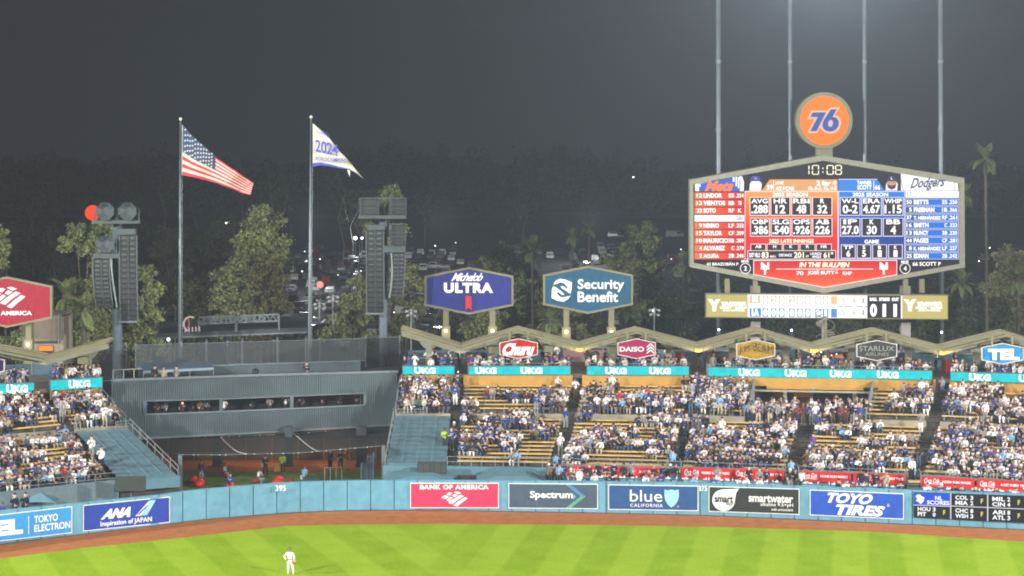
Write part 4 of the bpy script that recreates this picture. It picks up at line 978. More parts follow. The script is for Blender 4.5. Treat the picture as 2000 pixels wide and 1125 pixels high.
boxes([(450, 590, 'AVG', '.288'), (598, 738, 'HR', '12'), (746, 886, 'RBI', '48'), (894, 1036, 'R', '32')], 308, 440, LN)
boxes([(454, 592, 'OBP', '.386'), (600, 740, 'SLG', '.540'), (748, 888, 'OPS', '.926'), (896, 1037, 'AB', '226')], 456, 588, LN)
boxes([(1090, 1235, 'W-L', '0-2'), (1243, 1387, 'ERA', '4.67'), (1395, 1541, 'WHIP', '1.15')], 308, 440, LNB)
boxes([(1092, 1235, 'IP', '27.0'), (1244, 1388, 'K', '30'), (1396, 1541, 'BB', '4')], 456, 588, LNB)
boxes([(1098, 1202, 'TP', '6'), (1210, 1312, 'S', '5'), (1320, 1424, 'B', '1'), (1433, 1536, 'K', '1')], 644, 744, LNB)
for x, s in ((456, 'AB'), (572, 'H'), (688, 'K'), (806, 'R'), (922, 'HR')):
    poly(sb, rect(x, 640, x+110, 690), LN, t, .17, 'stat_border'); poly(sb, rect(x+4, 644, x+106, 690), BOX, t, .18, 'stat_box'); c = x+55; d = 11*len(s); tx(s, (c-d, 648, c+d, 670))
tx('2025 LATE INNINGS', (588, 606, 904, 634), YW, .06); tx('GAME', (1264, 610, 1368, 638), YW, .06)
poly(sb, rect(436, 686, 1062, 748), LN, t, .19, 'stat_border'); poly(sb, rect(440, 690, 1058, 746), BOX, t, .20, 'stat_box')
tt = lambda s, b, m=W1, bold=.05: text(sb, s, b, m, t, bold=bold*.45, off=.23)
tt('EXIT VELO', (448, 704, 524, 736), W_, .08); tt('83', (534, 698, 584, 740), YW); tt('MPH', (596, 722, 634, 738), W1, .02); tt('DISTANCE', (658, 710, 748, 730), W_, .06)
tt('201', (764, 698, 834, 740), YW); tt('FT', (850, 722, 870, 738), YW); tt('LAUNCH', (880, 700, 958, 718), W_, .06); tt('ANGLE', (892, 720, 956, 740), W_, .06); tt('61°', (974, 698, 1042, 740), YW)
# bullpen banner
BP = em_grad('bullpen_red', [(0, (1, .16, .03)), (.5, (.98, .05, .01)), (1, (.68, .0, .01))], 'Z', 1.0)
poly(sb, [(476, 754), (1497, 754), (1497, 862), (980, 952), (476, 860)], LN, t, .15, 'panel_border'); poly(sb, [(481, 760), (1492, 760), (1492, 858), (980, 946), (481, 856)], BP, t, .17, 'panel')
tx('IN THE BULLPEN', (800, 772, 1160, 806), YW, .08, shear=8); poly(sb, rect(638, 817, 1326, 821), W1, t, .2, 'divider_line')
tx('70', (782, 834, 832, 862), W_, .05); tx('JOSÉ BUTTÓ', (860, 826, 1082, 864), W_, .08); tx('RHP', (1110, 836, 1176, 862), W_, .04)
for x in (530, 1372): tx('N', (x, 772, x+58, 822), W_, .10); tx('Y', (x+4, 800, x+54, 858), W_, .12)
tx('43 BRAZOBÁN P', (144, 768, 370, 794)); tx('66 SCOTT P', (1606, 768, 1806, 796))
for cx, s, lab in ((420, '2', (392, 754, 446, 774)), (1553, '4', (1524, 758, 1580, 778))):
    poly(sb, [(cx+38*math.cos(2*math.pi*i/24), 814+38*math.sin(2*math.pi*i/24)) for i in range(24)], W1, t, .16, 'circle_border')
    poly(sb, [(cx+34*math.cos(2*math.pi*i/24), 814+34*math.sin(2*math.pi*i/24)) for i in range(24)], BOX, t, .17, 'circle'); tx(s, (cx-11, 798, cx+11, 830), W_); tx('MVR', lab, W1, .05)
# team badges
poly(sb, [(62, 216), (160, 199), (396, 160), (410, 200), (408, 266), (64, 266)], WB, t, .15, 'badge'); 
poly(sb, [(88, 214), (200, 192), (372, 163), (386, 200), (380, 266), (92, 266)], em('badge_blue', (.04, .13, .62), 1), t, .16, 'badge')
text(sb, 'Mets', (130, 192, 350, 268), em('badge_orange', (1, .22, .05), 1.1), t, bold=.05, shear=30, off=.18)
polys(sb, [rect(330, 166, 343, 200), rect(350, 163, 360, 232), rect(366, 168, 378, 244), rect(92, 216, 102, 236)], WB, t, .17, 'skyline')
poly(sb, [(1524, 142), (1928, 210), (1930, 262), (1524, 262)], WB, t, .15, 'badge')
GB = em('badge_script', (.10, .10, .22), 1); text(sb, 'Dodgers', (1580, 166, 1850, 262), GB, t, bold=.03, shear=34, off=.18, rot=-14)
poly(sb, [(1536, 146), (1542, 147), (1530, 200), (1545, 260), (1536, 260), (1524, 200)], em('badge_pink', (.62, .42, .45), 1), t, .17, 'badge_edge')
poly(sb, [(1896, 206), (1902, 207), (1906, 262), (1899, 262)], em('badge_pink', (.62, .42, .45), 1), t, .17, 'badge_edge')
# the two player portraits (generic heads)
def portrait(cx, capc, skin, beard):
    polys(sb, [[(cx-44, 262), (cx-40, 215), (cx-28, 196), (cx+32, 196), (cx+44, 215), (cx+40, 262)]], skin if not beard else em('badge_white', (.9, .9, .95), 1), t, .16, 'shoulders')
    poly(sb, [(cx-33, 196), (cx+33, 196), (cx+34, 216), (cx+24, 240), (cx, 252), (cx-24, 240), (cx-34, 216)], skin, t, .17, 'face')
    if beard:
        poly(sb, [(cx-33, 212), (cx-18, 224), (cx+18, 224), (cx+33, 212), (cx+26, 242), (cx, 256), (cx-26, 242)], em('portrait_beard', (.05, .02, .015), 1), t, .18, 'beard')
        polys(sb, [rect(cx-19, 204, cx-8, 209), rect(cx+8, 204, cx+19, 209)], em('portrait_beard', (.05, .02, .015), 1), t, .19, 'eyes'); poly(sb, rect(cx-9, 229, cx+9, 233), em('portrait_mouth', (.5, .15, .12), 1), t, .19, 'mouth')
    poly(sb, [(cx-36, 202), (cx-34, 172), (cx-18, 158), (cx+18, 158), (cx+34, 172), (cx+36, 202), (cx+20, 194), (cx-20, 194)], capc, t, .19, 'cap')
portrait(492, em('portrait_cap_blue', (.03, .07, .55), 1), WB, False); portrait(1458, em('portrait_cap_navy', (.02, .035, .09), 1), em('portrait_skin', (.72, .36, .26), 1), True)
text(sb, 'N', (484, 166, 500, 186), em('badge_orange', (1, .22, .05), 1.1), t, bold=.03, off=.24); text(sb, 'L', (1452, 164, 1462, 184), W1, t, bold=.03, off=.24)
# legs of the scoreboard
for px_ in (1475, 1610, 1768):
    x = xat(px_, YS+1.2); r = .48 if px_ != 1610 else .22; mb = MB(); mb.box(x-r, YS+.8, -7, x+r, YS+1.7, zat(560, YS)); mb.build('leg', mat('pinkish_grey_paint', (.30, .27, .27)), t)
# line score board under it
ls = Pane(1610, YS-1.0, sc=3.846, ox=1360, oy=560)
t = thing('line_score_board', 'long low line score board under the hexagonal scoreboard with yellow end panels', 'scoreboard', (xat(1615, YS), YS-1, zat(622, YS)))
A = [ls.pt(*a, -.02) for a in ((68, 232), (1893, 247), (1893, 60), (68, 50))]; mb = MB(); mb.prism(A, (0, .8, 0)); mb.build('housing', CREAM, t)
YP = em('yellow_panel', (.60, .52, .15), 1.0)
s = lambda x: (x-68)*.0082
def rc(x0, y0, x1, y1): return [(x0, y0+s(x0)), (x1, y0+s(x1)), (x1, y1+s(x1)), (x0, y1+s(x0))]
poly(ls, rc(76, 60, 386, 224), YP, t, .02, 'yellow_panel'); poly(ls, rc(1548, 54, 1886, 226), YP, t, .02, 'yellow_panel')
poly(ls, rc(386, 56, 1284, 226), WB, t, .02, 'inning_panel'); poly(ls, rc(1285, 58, 1536, 224), BOX, t, .02, 'count_panel'); poly(ls, rc(1536, 56, 1547, 226), WB, t, .02, 'divider')
pk = em('inning_pink', (1, .58, .42), .95); bl = em('inning_blue', (.10, .30, .80), 1.0); pbl = em('inning_pale', (.70, .80, 1), 1.2)
xsI = [518, 580, 640, 716, 776, 836, 913, 970]; top = '02020000'; 
top = ['0', '2', '0', '2', '0', '0', '0', '0']; bot = ['0', '0', '0', '0', '0', '0', '0', '1']
poly(ls, rc(400, 62, 480, 122), pk, t, .03, 'team_cell'); poly(ls, rc(400, 158, 486, 222), bl, t, .03, 'team_cell')
poly(ls, rc(1012, 62, 1056, 124), em('inning_orange', (1, .55, .25), 1.1), t, .03, 'inning_cell'); poly(ls, rc(1012, 158, 1056, 222), bl, t, .03, 'inning_cell')
for x, a, b in zip(xsI, top, bot):
    poly(ls, rc(x-20, 64, x+22, 124), pk, t, .03, 'inning_cell'); poly(ls, rc(x-20, 158, x+22, 222), bl, t, .03, 'inning_cell')
    d = 17 if a != '1' else 8
    text(ls, a, (x-14, 68+s(x), x+16, 122+s(x)), W_, t, bold=.05, off=.06); text(ls, b, (x-(16 if b == '0' else 9), 162+s(x), x+(18 if b == '0' else 10), 218+s(x)), W_, t, bold=.09, off=.06)
G = em('line_total', (.30, .29, .18), 1)
for x, a, b in ((1104, '5', '5'), (1186, '8', '6'), (1253, '1', '1')):
    w_ = 10 if a != '1' else 5; text(ls, a, (x-w_, 76+s(x), x+w_, 114+s(x)), G, t, bold=-.01, off=.05); text(ls, b, (x-w_, 164+s(x), x+w_, 204+s(x)), G, t, bold=-.01, off=.05)
polys(ls, [rc(1066, 134, 1100, 142), rc(1114, 134, 1172, 142), rc(1200, 134, 1250, 142), rc(1264, 134, 1282, 142)], em('led_grey', (.45, .4, .42), 1), t, .05, 'dash')
for x, a, lab, w_ in ((1330, '0', 'BALL', 28), (1412, '1', 'STRIKE', 40), (1494, '1', 'OUT', 27)):
    text(ls, a, (x-(26 if a == '0' else 14), 118+s(x), x+(26 if a == '0' else 12), 214+s(x)), W_, t, bold=.05, off=.05); text(ls, lab, (x-w_, 70+s(x), x+w_, 96+s(x)), W_, t, bold=.07, off=.05)
text(ls, 'N', (420, 66, 460, 118), W_, t, bold=.1, off=.06); text(ls, 'LA', (415, 164, 470, 218), W_, t, bold=.1, off=.06)
for ox in (86, 1556):
    poly(ls, [(ox, 92), (ox+34, 96), (ox+48, 120), (ox+62, 96), (ox+96, 92), (ox+66, 138), (ox+62, 184), (ox+34, 184), (ox+32, 138)], W_, t, .05, 'palm_emblem')
    text(ls, 'YAAMAVA', (ox+92, 112, ox+296, 144), W_, t, bold=.09, off=.05, shear=6); text(ls, "RESORT & CASINO", (ox+92, 148, ox+292, 166), W_, t, bold=.07, off=.05); text(ls, 'SAN MANUEL', (ox+112, 170, ox+280, 184), W_, t, bold=.07, off=.05)
for px_ in (1420, 1475, 1768, 1800):
    mb = MB(); x = xat(px_, YS+.4); mb.bar((x, YS+.3, zat(572, YS)), (x, YS+.3, zat(545, YS)), .5, .3); mb.build('bracket', CREAM, t)
# round 76 sign
YC = 204.0; t = thing('round_sign', 'big round orange sign reading 76 on top of the scoreboard', 'sign', (xat(1610, YC), YC, zat(300, YC)))
p = Pane(1610, YC, sc=8.657, ox=1540, oy=170)
circ = lambda r, cx=605, cy=565, n=48: [(cx+r*math.cos(2*math.pi*i/n), cy+r*math.sin(2*math.pi*i/n)) for i in range(n)]
mb = MB(); A = [p.pt(x, y, .1) for x, y in circ(478)]; mb.prism(A[::-1], (0, 1.3, 0)); mb.build('rim', CREAM, t)
def stained():
    m = mat('orange_sign_face', (.80, .12, .0), .45, var=.06, scale=.5); nt = m.node_tree; b = nt.nodes['Principled BSDF']
    b.inputs['Emission Color'].default_value = (1, .12, .0, 1); b.inputs['Emission Strength'].default_value = .5; b.inputs['Specular IOR Level'].default_value = 0; return m
poly(p, circ(414), stained(), t, .13, 'face')
CRM = em('sign_cream', (1, .74, .50), .75); DB = em('sign_blue', (.045, .10, .55), .75)
seven_o = [(390, 398), (660, 398), (715, 345), (868, 345), (770, 480), (830, 490), (870, 540), (885, 600), (868, 680), (830, 740), (770, 778), (690, 790), (610, 770), (560, 720), (520, 690), (480, 778), (310, 778), (440, 542), (312, 542)]
poly(p, seven_o, CRM, t, .16, 'numeral_outline')
poly(p, [(405, 430), (630, 428), (470, 745), (362, 745), (492, 508), (362, 508)], DB, t, .19, 'numeral')
six = [(712, 378), (812, 376), (738, 506), (790, 512), (832, 550), (848, 600), (838, 660), (800, 715), (750, 745), (690, 752), (625, 738), (585, 700), (570, 650), (575, 600), (595, 555)]
poly(p, six, DB, t, .19, 'numeral'); poly(p, [(706+42*math.cos(a)*1.0-18*math.sin(a)*.3, 615+60*math.sin(a)) for a in [2*math.pi*i/20 for i in range(20)]], CRM, t, .22, 'numeral_hole')
mb = MB(); x0, x1 = xat(1595, YC), xat(1627, YC); mb.box(x0, YC+.2, zat(308, YC), x1, YC+1.0, zat(286, YC)); mb.build('stand', CREAM, t)
# light tower poles
for k, (pt, pb, w_, lb) in enumerate(((1402.5, 1404.5, 9.5, 'first'), (1542.5, 1545, 8, 'second'), (1687.5, 1690, 8, 'third'), (1835.5, 1840.5, 9.5, 'fourth'))):
    Y = 208; t = thing('light_tower_pole', 'tall pale steel light tower pole, %s from the left of the four behind the scoreboard' % lb, 'light pole', (xat(pb, Y), Y, -7), group='light tower poles behind the scoreboard')
    x0, x1 = xat(pt, Y), xat(pb, Y); r = w_/2/F*Y; zt = 55
    mb = MB(); mb.tube([(x1, Y, -7), (x0, Y, zt)], [r*1.1, r*.9], 12); mb.build('shaft', POLE, t, smooth=True)
    for z in (12, 22, 30, 37):
        xx = lerp(x1, x0, (z+7)/(zt+7)); mb = MB(); mb.tube([(xx, Y, z), (xx, Y, z+.35)], r*1.25, 12); mb.build('collar', POLE, t)
    mb = MB()
    for j in range(70):
        z = 0+j*.6; xx = lerp(x1, x0, (z+7)/(zt+7))+r; mb.tube([(xx-.05, Y-.1, z), (xx+.18, Y-.1, z)], .02, 4)
    o = mb.build('climbing_pegs', POLE, t)
t = thing('floodlight_bank', 'bank of floodlights above the frame on the four poles behind the scoreboard', 'floodlights', (xat(1620, 207), 207, 50))
for r_ in range(3):
    mb = MB(); z = 48+r_*2; mb.bar((xat(1385, 207), 206.6, z), (xat(1855, 207), 206.6, z), .2, .25); mb.build('crossbar', POLE, t)
# spiral staircase
YSS = 201.0; t = thing('spiral_staircase', 'cream spiral staircase between roof peaks under the line score board', 'staircase', (xat(1612, YSS), YSS, 5))
mb = MB(); x = xat(1612, YSS); z0, z1 = zat(720, YSS), zat(618, YSS); mb.tube([(x, YSS, z0), (x, YSS, z1)], .17, 8); mb.build('centre_post', CREAM, t)
pts = []
for i in range(26):
    a = i*.42; z = lerp(z0+1, z1-.2, i/25); mb = MB(); c, s_ = math.cos(a), math.sin(a); c2, s2 = math.cos(a+.4), math.sin(a+.4)
    mb.prism([(x+.15*c, YSS+.15*s_, z), (x+.95*c, YSS+.95*s_, z), (x+.95*c2, YSS+.95*s2, z)], (0, 0, .05)); mb.build('step', CREAM_D, t); pts.append(Vector((x+.95*c, YSS+.95*s_, z+.95)))
mb = MB(); mb.tube(pts, .04, 5); mb.tube([q-Vector((0, 0, .45)) for q in pts], .03, 5); mb.build('handrail', CREAM, t)
# light boxes / equipment on the scoreboard sides
# ------------------------------------------------------------------ dark building between the stands (batter's eye)
t = thing('batters_eye_building', 'long dark blue grey ribbed building between the two stands with a strip of open windows', 'building', (-23, 186, 0))
ba, bb = (218, 181.0), (776, 187.0)
bp = Pane(ba[0], ba[1], bb[0], bb[1])
def bq(x, y): return bp.pt(x, y)
def by(x, tb): return table(tb, x)
TOPL = [(218, 743), (500, 733), (776, 726)]; BOTL = [(218, 860), (300, 855), (500, 845), (776, 829)]
WT = [(283, 783.5), (432, 779.5), (570, 774), (713, 768)]; WBt = [(283, 808.5), (432, 803), (570, 797), (713, 790)]
def ribs(x0, x1, ta, tb, pitch=4.3):
    mb = MB(); x = x0; cols = []
    while x < x1:
        for f_, o in ((0, 0), (.55, 0), (.65, -.09), (.9, -.09)):
            if x+f_*pitch < x1: cols.append((x+f_*pitch, o))
        x += pitch
    cols.append((x1, 0)); vs = []
    for xx, o in cols: vs += [bp.pt(xx, ta(xx), o), bp.pt(xx, tb(xx), o)]
    mb.add(vs, [(2*i, 2*i+1, 2*i+3, 2*i+2) for i in range(len(cols)-1)]); return mb.build('ribbed_cladding', DARK, t)
T = lambda x: table(TOPL, x); B = lambda x: table(BOTL, x); w0 = lambda x: table(WT, x); w1 = lambda x: table(WBt, x)
ribs(218, 283, T, B); ribs(713, 776, T, B); ribs(283, 713, T, w0); ribs(283, 713, w1, B)
# cap rails, sill and head trim
def trim(x0, x1, f_, h, m=GREYM, d=.12, name='trim'):
    n = 8; mb = MB()
    for i in range(n):
        a, b = lerp(x0, x1, i/n), lerp(x0, x1, (i+1)/n); mb.bar(bp.pt(a, f_(a), .06), bp.pt(b, f_(b), .06), d, h)
    return mb.build(name, m, t)
trim(216, 778, lambda x: T(x)-.5, .22, mat('pale_grey_flashing', (.15, .18, .19))); trim(283, 713, lambda x: w1(x)+1, .14, mat('pale_grey_flashing', (.15, .18, .19)), name='window_sill'); trim(283, 713, lambda x: w0(x)-.5, .1, name='window_head')
trim(218, 776, lambda x: B(x), .16, name='bottom_trim')
for xx in (283, 432, 570, 713):
    mb = MB(); mb.bar(bp.pt(xx, w0(xx), 0), bp.pt(xx, w1(xx), 0), .30, .2, up=Vector((0, 1, 0))); mb.build('window_pillar', DARK, t)
# interior behind the window strip
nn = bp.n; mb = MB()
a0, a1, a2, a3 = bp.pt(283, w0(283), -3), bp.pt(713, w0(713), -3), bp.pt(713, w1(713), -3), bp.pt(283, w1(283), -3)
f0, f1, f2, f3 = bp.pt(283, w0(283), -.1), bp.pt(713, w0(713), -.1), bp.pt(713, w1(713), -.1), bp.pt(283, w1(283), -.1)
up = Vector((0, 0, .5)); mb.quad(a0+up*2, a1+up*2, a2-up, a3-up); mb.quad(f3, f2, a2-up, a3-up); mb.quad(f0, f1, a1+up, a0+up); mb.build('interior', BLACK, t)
# roof deck and rear ribbed wall
def zt(x): return bp.pt(x, T(x)).z
zd = zt(500)-.55
mb = MB(); L = [bp.pt(218, 743, 0), bp.pt(776, 726, 0)]; bk = Vector((0, 9, 0)); 
A, Bv = L; A = Vector((A.x, A.y, zd)); Bv = Vector((Bv.x, Bv.y, zd)); mb.quad(A+Vector((0, .1, 0)), Bv+Vector((0, .1, 0)), Bv+bk, A+bk); mb.build('roof_deck', DARKER, t)
mb = MB(); zb = 3.0
for (p0, p1) in ((bp.pt(776, 726, 0), None), (bp.pt(218, 743, 0), None)):
    mb = MB(); mb.quad(Vector((p0.x, p0.y, zb)), Vector((p0.x, p0.y+9, zb)), Vector((p0.x, p0.y+9, p0.z)), p0)
    mb.build('side_wall', DARK, t)
rp = Pane(270, 187.5, 700, 191.5)
mb = MB(); cols = []; x = 270
while x < 700: cols += [(x, 0), (x+2.3, 0), (x+2.8, -.08), (x+4, -.08)]; x += 4.3
vs = []
for xx, o in cols: vs += [rp.pt(xx, lerp(719, 705, (xx-270)/430), o), rp.pt(xx, lerp(750, 738, (xx-270)/430), o)]
mb.add(vs, [(2*i, 2*i+1, 2*i+3, 2*i+2) for i in range(len(cols)-1)]); mb.build('rear_ribbed_wall', DARK, t)
mb = MB(); mb.bar(rp.pt(270, 719, .05), rp.pt(700, 705, .05), .15, .12); mb.build('coping', GREYM, t)
# awning on the deck
t2 = thing('deck_awning', 'slanting dark blue awning over the cameras on the roof deck', 'awning', tuple(bp.pt(345, 740, -1.5)))
ap = Pane(275, 184.5, 418, 186.5)
q4 = [ap.pt(280, 725.5), ap.pt(417, 718.5), ap.pt(417, 712, -1.8), ap.pt(276, 716, -1.8)]
mb = MB(); mb.prism(q4, (0, 0, .06)); mb.build('awning_sheet', mat('awning_blue', (.06, .09, .12)), t2)
mb = MB(); mb.bar(q4[0]+Vector((0, -.02, -.06)), q4[1]+Vector((0, -.02, -.06)), .08, .22); mb.build('awning_valance', mat('pale_valance', (.20, .28, .32)), t2)
for k in (0, .33, .66, 1):
    q = q4[0]+(q4[1]-q4[0])*k; mb = MB(); mb.tube([q, (q.x, q.y, zd)], .04, 5); mb.build('leg', GREYM, t2)
railing('deck_railing', 'pale square framed railing at the left corner of the roof deck', [bp.pt(221, 744, -.2), bp.pt(277, 741.5, -.2)], h=.95, rails=(1, .05), step=.92, m=mat('pale_rail', (.32, .34, .28)), r=.045)
# netting screens
NET = mesh_fabric('grey_mesh_screen', (.055, .065, .07), .62); NETD = mesh_fabric('black_mesh_screen', (.012, .014, .016), .62)
def screen(name, label, px0, Y0, px1, Y1, y0, y1, m, nposts, pm=GREYM):
    p = Pane(px0, Y0, px1, Y1); c = p.pt(px0, y1[0]); tt_ = thing(name, label, 'screen', tuple(c))
    mb = MB(); n = nposts*4
    vs = []
    for i in range(n+1):
        u = i/n; x = lerp(px0, px1, u); vs += [p.pt(x, lerp(y0[0], y0[1], u), .08*math.sin(i*1.3)), p.pt(x, lerp(y1[0], y1[1], u), .05*math.sin(i*1.9))]
    mb.add(vs, [(2*i, 2*i+2, 2*i+3, 2*i+1) for i in range(n)]); mb.build('mesh_sheet', m, tt_)
    for i in range(nposts+1):
        u = i/nposts; x = lerp(px0, px1, u); mb = MB(); mb.tube([p.pt(x, lerp(y0[0], y0[1], u)-1.2, -.1), p.pt(x, lerp(y1[0], y1[1], u), -.1)], .055, 6); mb.build('post', pm, tt_)
        mb = MB(); q = p.pt(x, lerp(y0[0], y0[1], u)-1.5, -.1); mb.sphere(q, .08, 6, 4); mb.build('post_cap', RAIL, tt_)
    for ya, yb in ((y0[0], y0[1]), (y1[0], y1[1])):
        mb = MB(); mb.tube([p.pt(px0, ya, 0), p.pt(px1, yb, 0)], .035, 5); mb.build('rail', pm, tt_)
    return tt_
screen('mesh_screen', 'long grey mesh windscreen above the roof deck of the dark building', 265, 188.5, 714, 192.5, (674, 661), (717, 704), NET, 5)
screen('mesh_screen', 'dark mesh screen panel behind the right speaker tower', 715, 193.5, 781, 194.5, (659, 658.5), (724, 722), NETD, 1)
screen('mesh_screen', 'dark mesh screen behind the foot of the left speaker tower', 176, 192.5, 247, 193.5, (676, 674.5), (745, 742), NETD, 1)
# safety net sloping over the bullpens
NETS = mesh_fabric('bullpen_netting', (.016, .018, .018), .74)
t3 = thing('safety_net', 'black sagging safety net stretched over the bullpens with two pale ropes', 'net', (-22, 178, 3))
NB = [(290, 854), (430, 853), (590, 846), (770, 829)]; NF = [(348, 888.5), (430, 889), (590, 885), (750, 871)]
rear = Pane(290, 182.5, 770, 187.6); frontp = Pane(348, 170.5, 750, 171.5)
def netpt(u, v):
    a = rear.pt(lerp(290, 770, u), table(NB, lerp(290, 770, u)), .2); b = frontp.pt(lerp(348, 750, u), table(NF, lerp(348, 750, u)))
    q = a+(b-a)*v; q.z -= .55*math.sin(math.pi*v)*(.7+.3*math.sin(u*9)); return q
mb = MB(); n1, n2 = 30, 10
mb.add([netpt(i/n1, j/n2) for j in range(n2+1) for i in range(n1+1)], [(j*(n1+1)+i, j*(n1+1)+i+1, (j+1)*(n1+1)+i+1, (j+1)*(n1+1)+i) for j in range(n2) for i in range(n1)]); mb.build('net_sheet', NETS, t3, smooth=True)
ROPE = mat('pale_rope', (.38, .38, .36))
for u0, u1 in ((.29, .335), (.585, .68)):
    mb = MB(); mb.tube([netpt(lerp(u0, u1, v**.8), v)+Vector((0, -.03, .05)) for v in [k/8 for k in range(9)]], .04, 5); mb.build('rope', ROPE, t3)
for v in (0, 1):
    mb = MB(); mb.tube([netpt(k/20, v)+Vector((0, -.03, .03)) for k in range(21)], .03, 5); mb.build('edge_rope', GREYM, t3)
    for k in range(22):
        q = netpt((k+.5+.3*math.sin(k*2.3))/22.6, v); mb = MB(); mb.box(q.x-.035, q.y-.08, q.z, q.x+.035, q.y-.02, q.z+.06)
        if k % 1 == 0: mb.build('shackle', WHITE if k % 3 else ROPE, t3)
def plain_post(px_, w, y0, Y, label, z0=0, m=GREYM):
    x = xat(px_, Y); r = w/2/F*Y; tt_ = thing('net_post', label, 'post', (x, Y, z0)); mb = MB(); mb.box(x-r, Y-r, z0, x+r, Y+r, zat(y0, Y)); mb.build('shaft', m, tt_)
    mb = MB(); mb.box(x-r*1.5, Y-r*1.5, z0, x+r*1.5, Y+r*1.5, z0+.06); mb.build('base_plate', m, tt_); return tt_
plain_post(352, 7, 888, 170.4, 'grey steel post holding the left front corner of the bullpen net', m=POLE); plain_post(749, 7, 870, 171.4, 'grey steel post holding the right front corner of the bullpen net', m=POLE)
for px_, w_, lb in ((425, 18, 'dark pillar under the building left of the tall standing man'), (564, 14, 'dark pillar right beside the hi-vis steward in the bullpen'), (706, 19, 'dark pillar at the right end of the bullpens')):
    Y = 184.0; x = xat(px_, Y); r = w_/2/F*Y; tt_ = thing('pillar', lb, 'pillar', (x, Y, 0)); mb = MB(); mb.box(x-r, Y-.4, 0, x+r, Y+.4, 3.6); mb.build('shaft', DARKER, tt_)
    mb = MB(); mb.box(x-r*1.15, Y-.47, 0, x+r*1.15, Y+.47, .25); mb.build('footing', CONCD, tt_)
# bullpen ground
mb = MB(); mb.quad((-33, 165, 0.0), (-9, 165.6, 0), (-9, 182.2, 0.0), (-33, 181.5, 0)); struct(mb.build('bullpen_grass', mat('bullpen_grass', (.13, .20, .03), .85, var=.2, scale=1.5, bump=.3), org=(0, 0, 0)))
mb = MB(); mb.quad((-34, 181, .01), (-8, 181.8, .01), (-8, 190, .01), (-34, 190, .01)); struct(mb.build('bullpen_dirt_strip', TRACK, org=(0, 0, 0)))
fw = thing('bullpen_back_fence', 'red brown boarded fence at the back of the bullpens', 'fence', (-21, 187, 0))
mb = MB(); mb.quad((-37, 187.4, 0), (-6, 187.9, 0), (-6, 187.9, 3.3), (-37, 187.4, 3.3)); mb.build('backing', CONCD, fw)
BRB = mat('red_brown_boards', (.13, .068, .042), .7, objvar=.1)
for k in range(13):
    x0 = -36.5+k*2.4; mb = MB(); mb.box(x0, 187.2, .05, x0+2.3, 187.32, 1.9); mb.build('board_panel', BRB, fw)
    mb = MB(); mb.box(x0+2.3, 187.1, 0, x0+2.4, 187.3, 2.1); mb.build('post', mat('tan_post', (.26, .16, .10)), fw)
for px_, Y in ((420, 183), (520, 183), (640, 183)):
    l = bpy.data.lights.new('bullpen_light', 'POINT'); lo = bpy.data.objects.new('bullpen_light', l); COL.objects.link(lo); l.shadow_soft_size = .4; l.energy = 130; l.color = (1, .68, .38)
    lo.location = (xat(px_, Y), 184.6, 2.4)
# bullpen furniture
RED_C = mat('bright_red_fabric', (.62, .02, .015), .6)
def bean(px_, py_, w_, label):
    Y = yat(py_, 0); x = xat(px_, Y); tt_ = thing('lounge_chair', label, 'chair', (x, Y, 0)); r = w_/2/F*Y
    mb = MB(); mb.sphere((x, Y, r*.55), r, 12, 8, sz=.62); o = mb.build('cushion', RED_C, tt_, smooth=True)
    mb = MB(); mb.sphere((x+r*.2, Y+r*.4, r*.95), r*.72, 12, 8, sz=.8); mb.build('backrest', RED_C, tt_, smooth=True)
for a in ((388, 951, 22, 'upper red folded lounge chair at the left end of the bullpen'), (377, 945, 20, 'red lounge chair against the left net post'), (449, 953, 17, 'red lounge chair below the sitting man in the bullpen'), (438, 931, 16, 'red lounge chair under the sitting man by the left pillar'),
          (501, 942, 11, 'narrow red chair behind the reclining man'), (543, 948, 24, 'low red lounge chair left of the crouching catcher'), (567, 944, 12, 'red lounge chair touching the crouching catcher')): bean(*a)
Y = yat(921, 0); x = xat(540.5, Y); tt_ = thing('floor_sign', 'yellow standing floor sign left of the hi-vis steward', 'sign', (x, Y, 0))
YF = mat('warning_yellow', (.72, .38, .02)); mb = MB(); mb.prism([(x-.28, Y, 0), (x+.28, Y, 0), (x+.2, Y+.12, .72), (x-.2, Y+.12, .72)], (0, .03, 0)); mb.build('front_board', YF, tt_)
mb = MB(); mb.prism([(x-.28, Y+.34, 0), (x+.28, Y+.34, 0), (x+.2, Y+.16, .72), (x-.2, Y+.16, .72)], (0, .03, 0)); mb.build('rear_board', YF, tt_)
railing('bullpen_gate', 'small pale gate fence in the right half of the bullpen', [(xat(634, 176), 176, 0), (xat(668, 176), 176, 0)], h=1.3, rails=(1, .1), step=.5, m=mat('pale_gate', (.35, .35, .30)))
for px_, y0, yb, lb in ((706, 905, 945, 'slim blue grey bullpen gate panel left of the right net post'), (718, 890, 950, 'tall slim blue grey frame by the right net post')):
    Y = 173; x = xat(px_, Y); tt_ = thing('gate_frame', lb, 'gate', (x, Y, 0)); mb = MB(); h = zat(y0, Y); mb.tube([(x, Y, 0), (x, Y, h), (x+.5, Y, h+.3), (x+.5, Y, 0)], .06, 6); mb.build('frame', mat('gate_blue', (.08, .14, .22)), tt_)
    mb = MB(); mb.box(x+.02, Y-.02, .1, x+.48, Y+.02, h); mb.build('panel', mesh_fabric('gate_mesh', (.05, .08, .1), .5), tt_)
mb = MB(); Y = 174; tt_ = thing('equipment_bench', 'dark low bench with bags right of the crouching catcher', 'bench', (xat(608, Y), Y, 0))
mb.box(xat(592, Y), Y, .35, xat(626, Y), Y+.5, .8); mb.build('bench_top', DARKER, tt_)
for px_ in (594, 624):
    mb = MB(); mb.box(xat(px_, Y)-.05, Y, 0, xat(px_, Y)+.05, Y+.5, .35); mb.build('leg', GREYM, tt_)

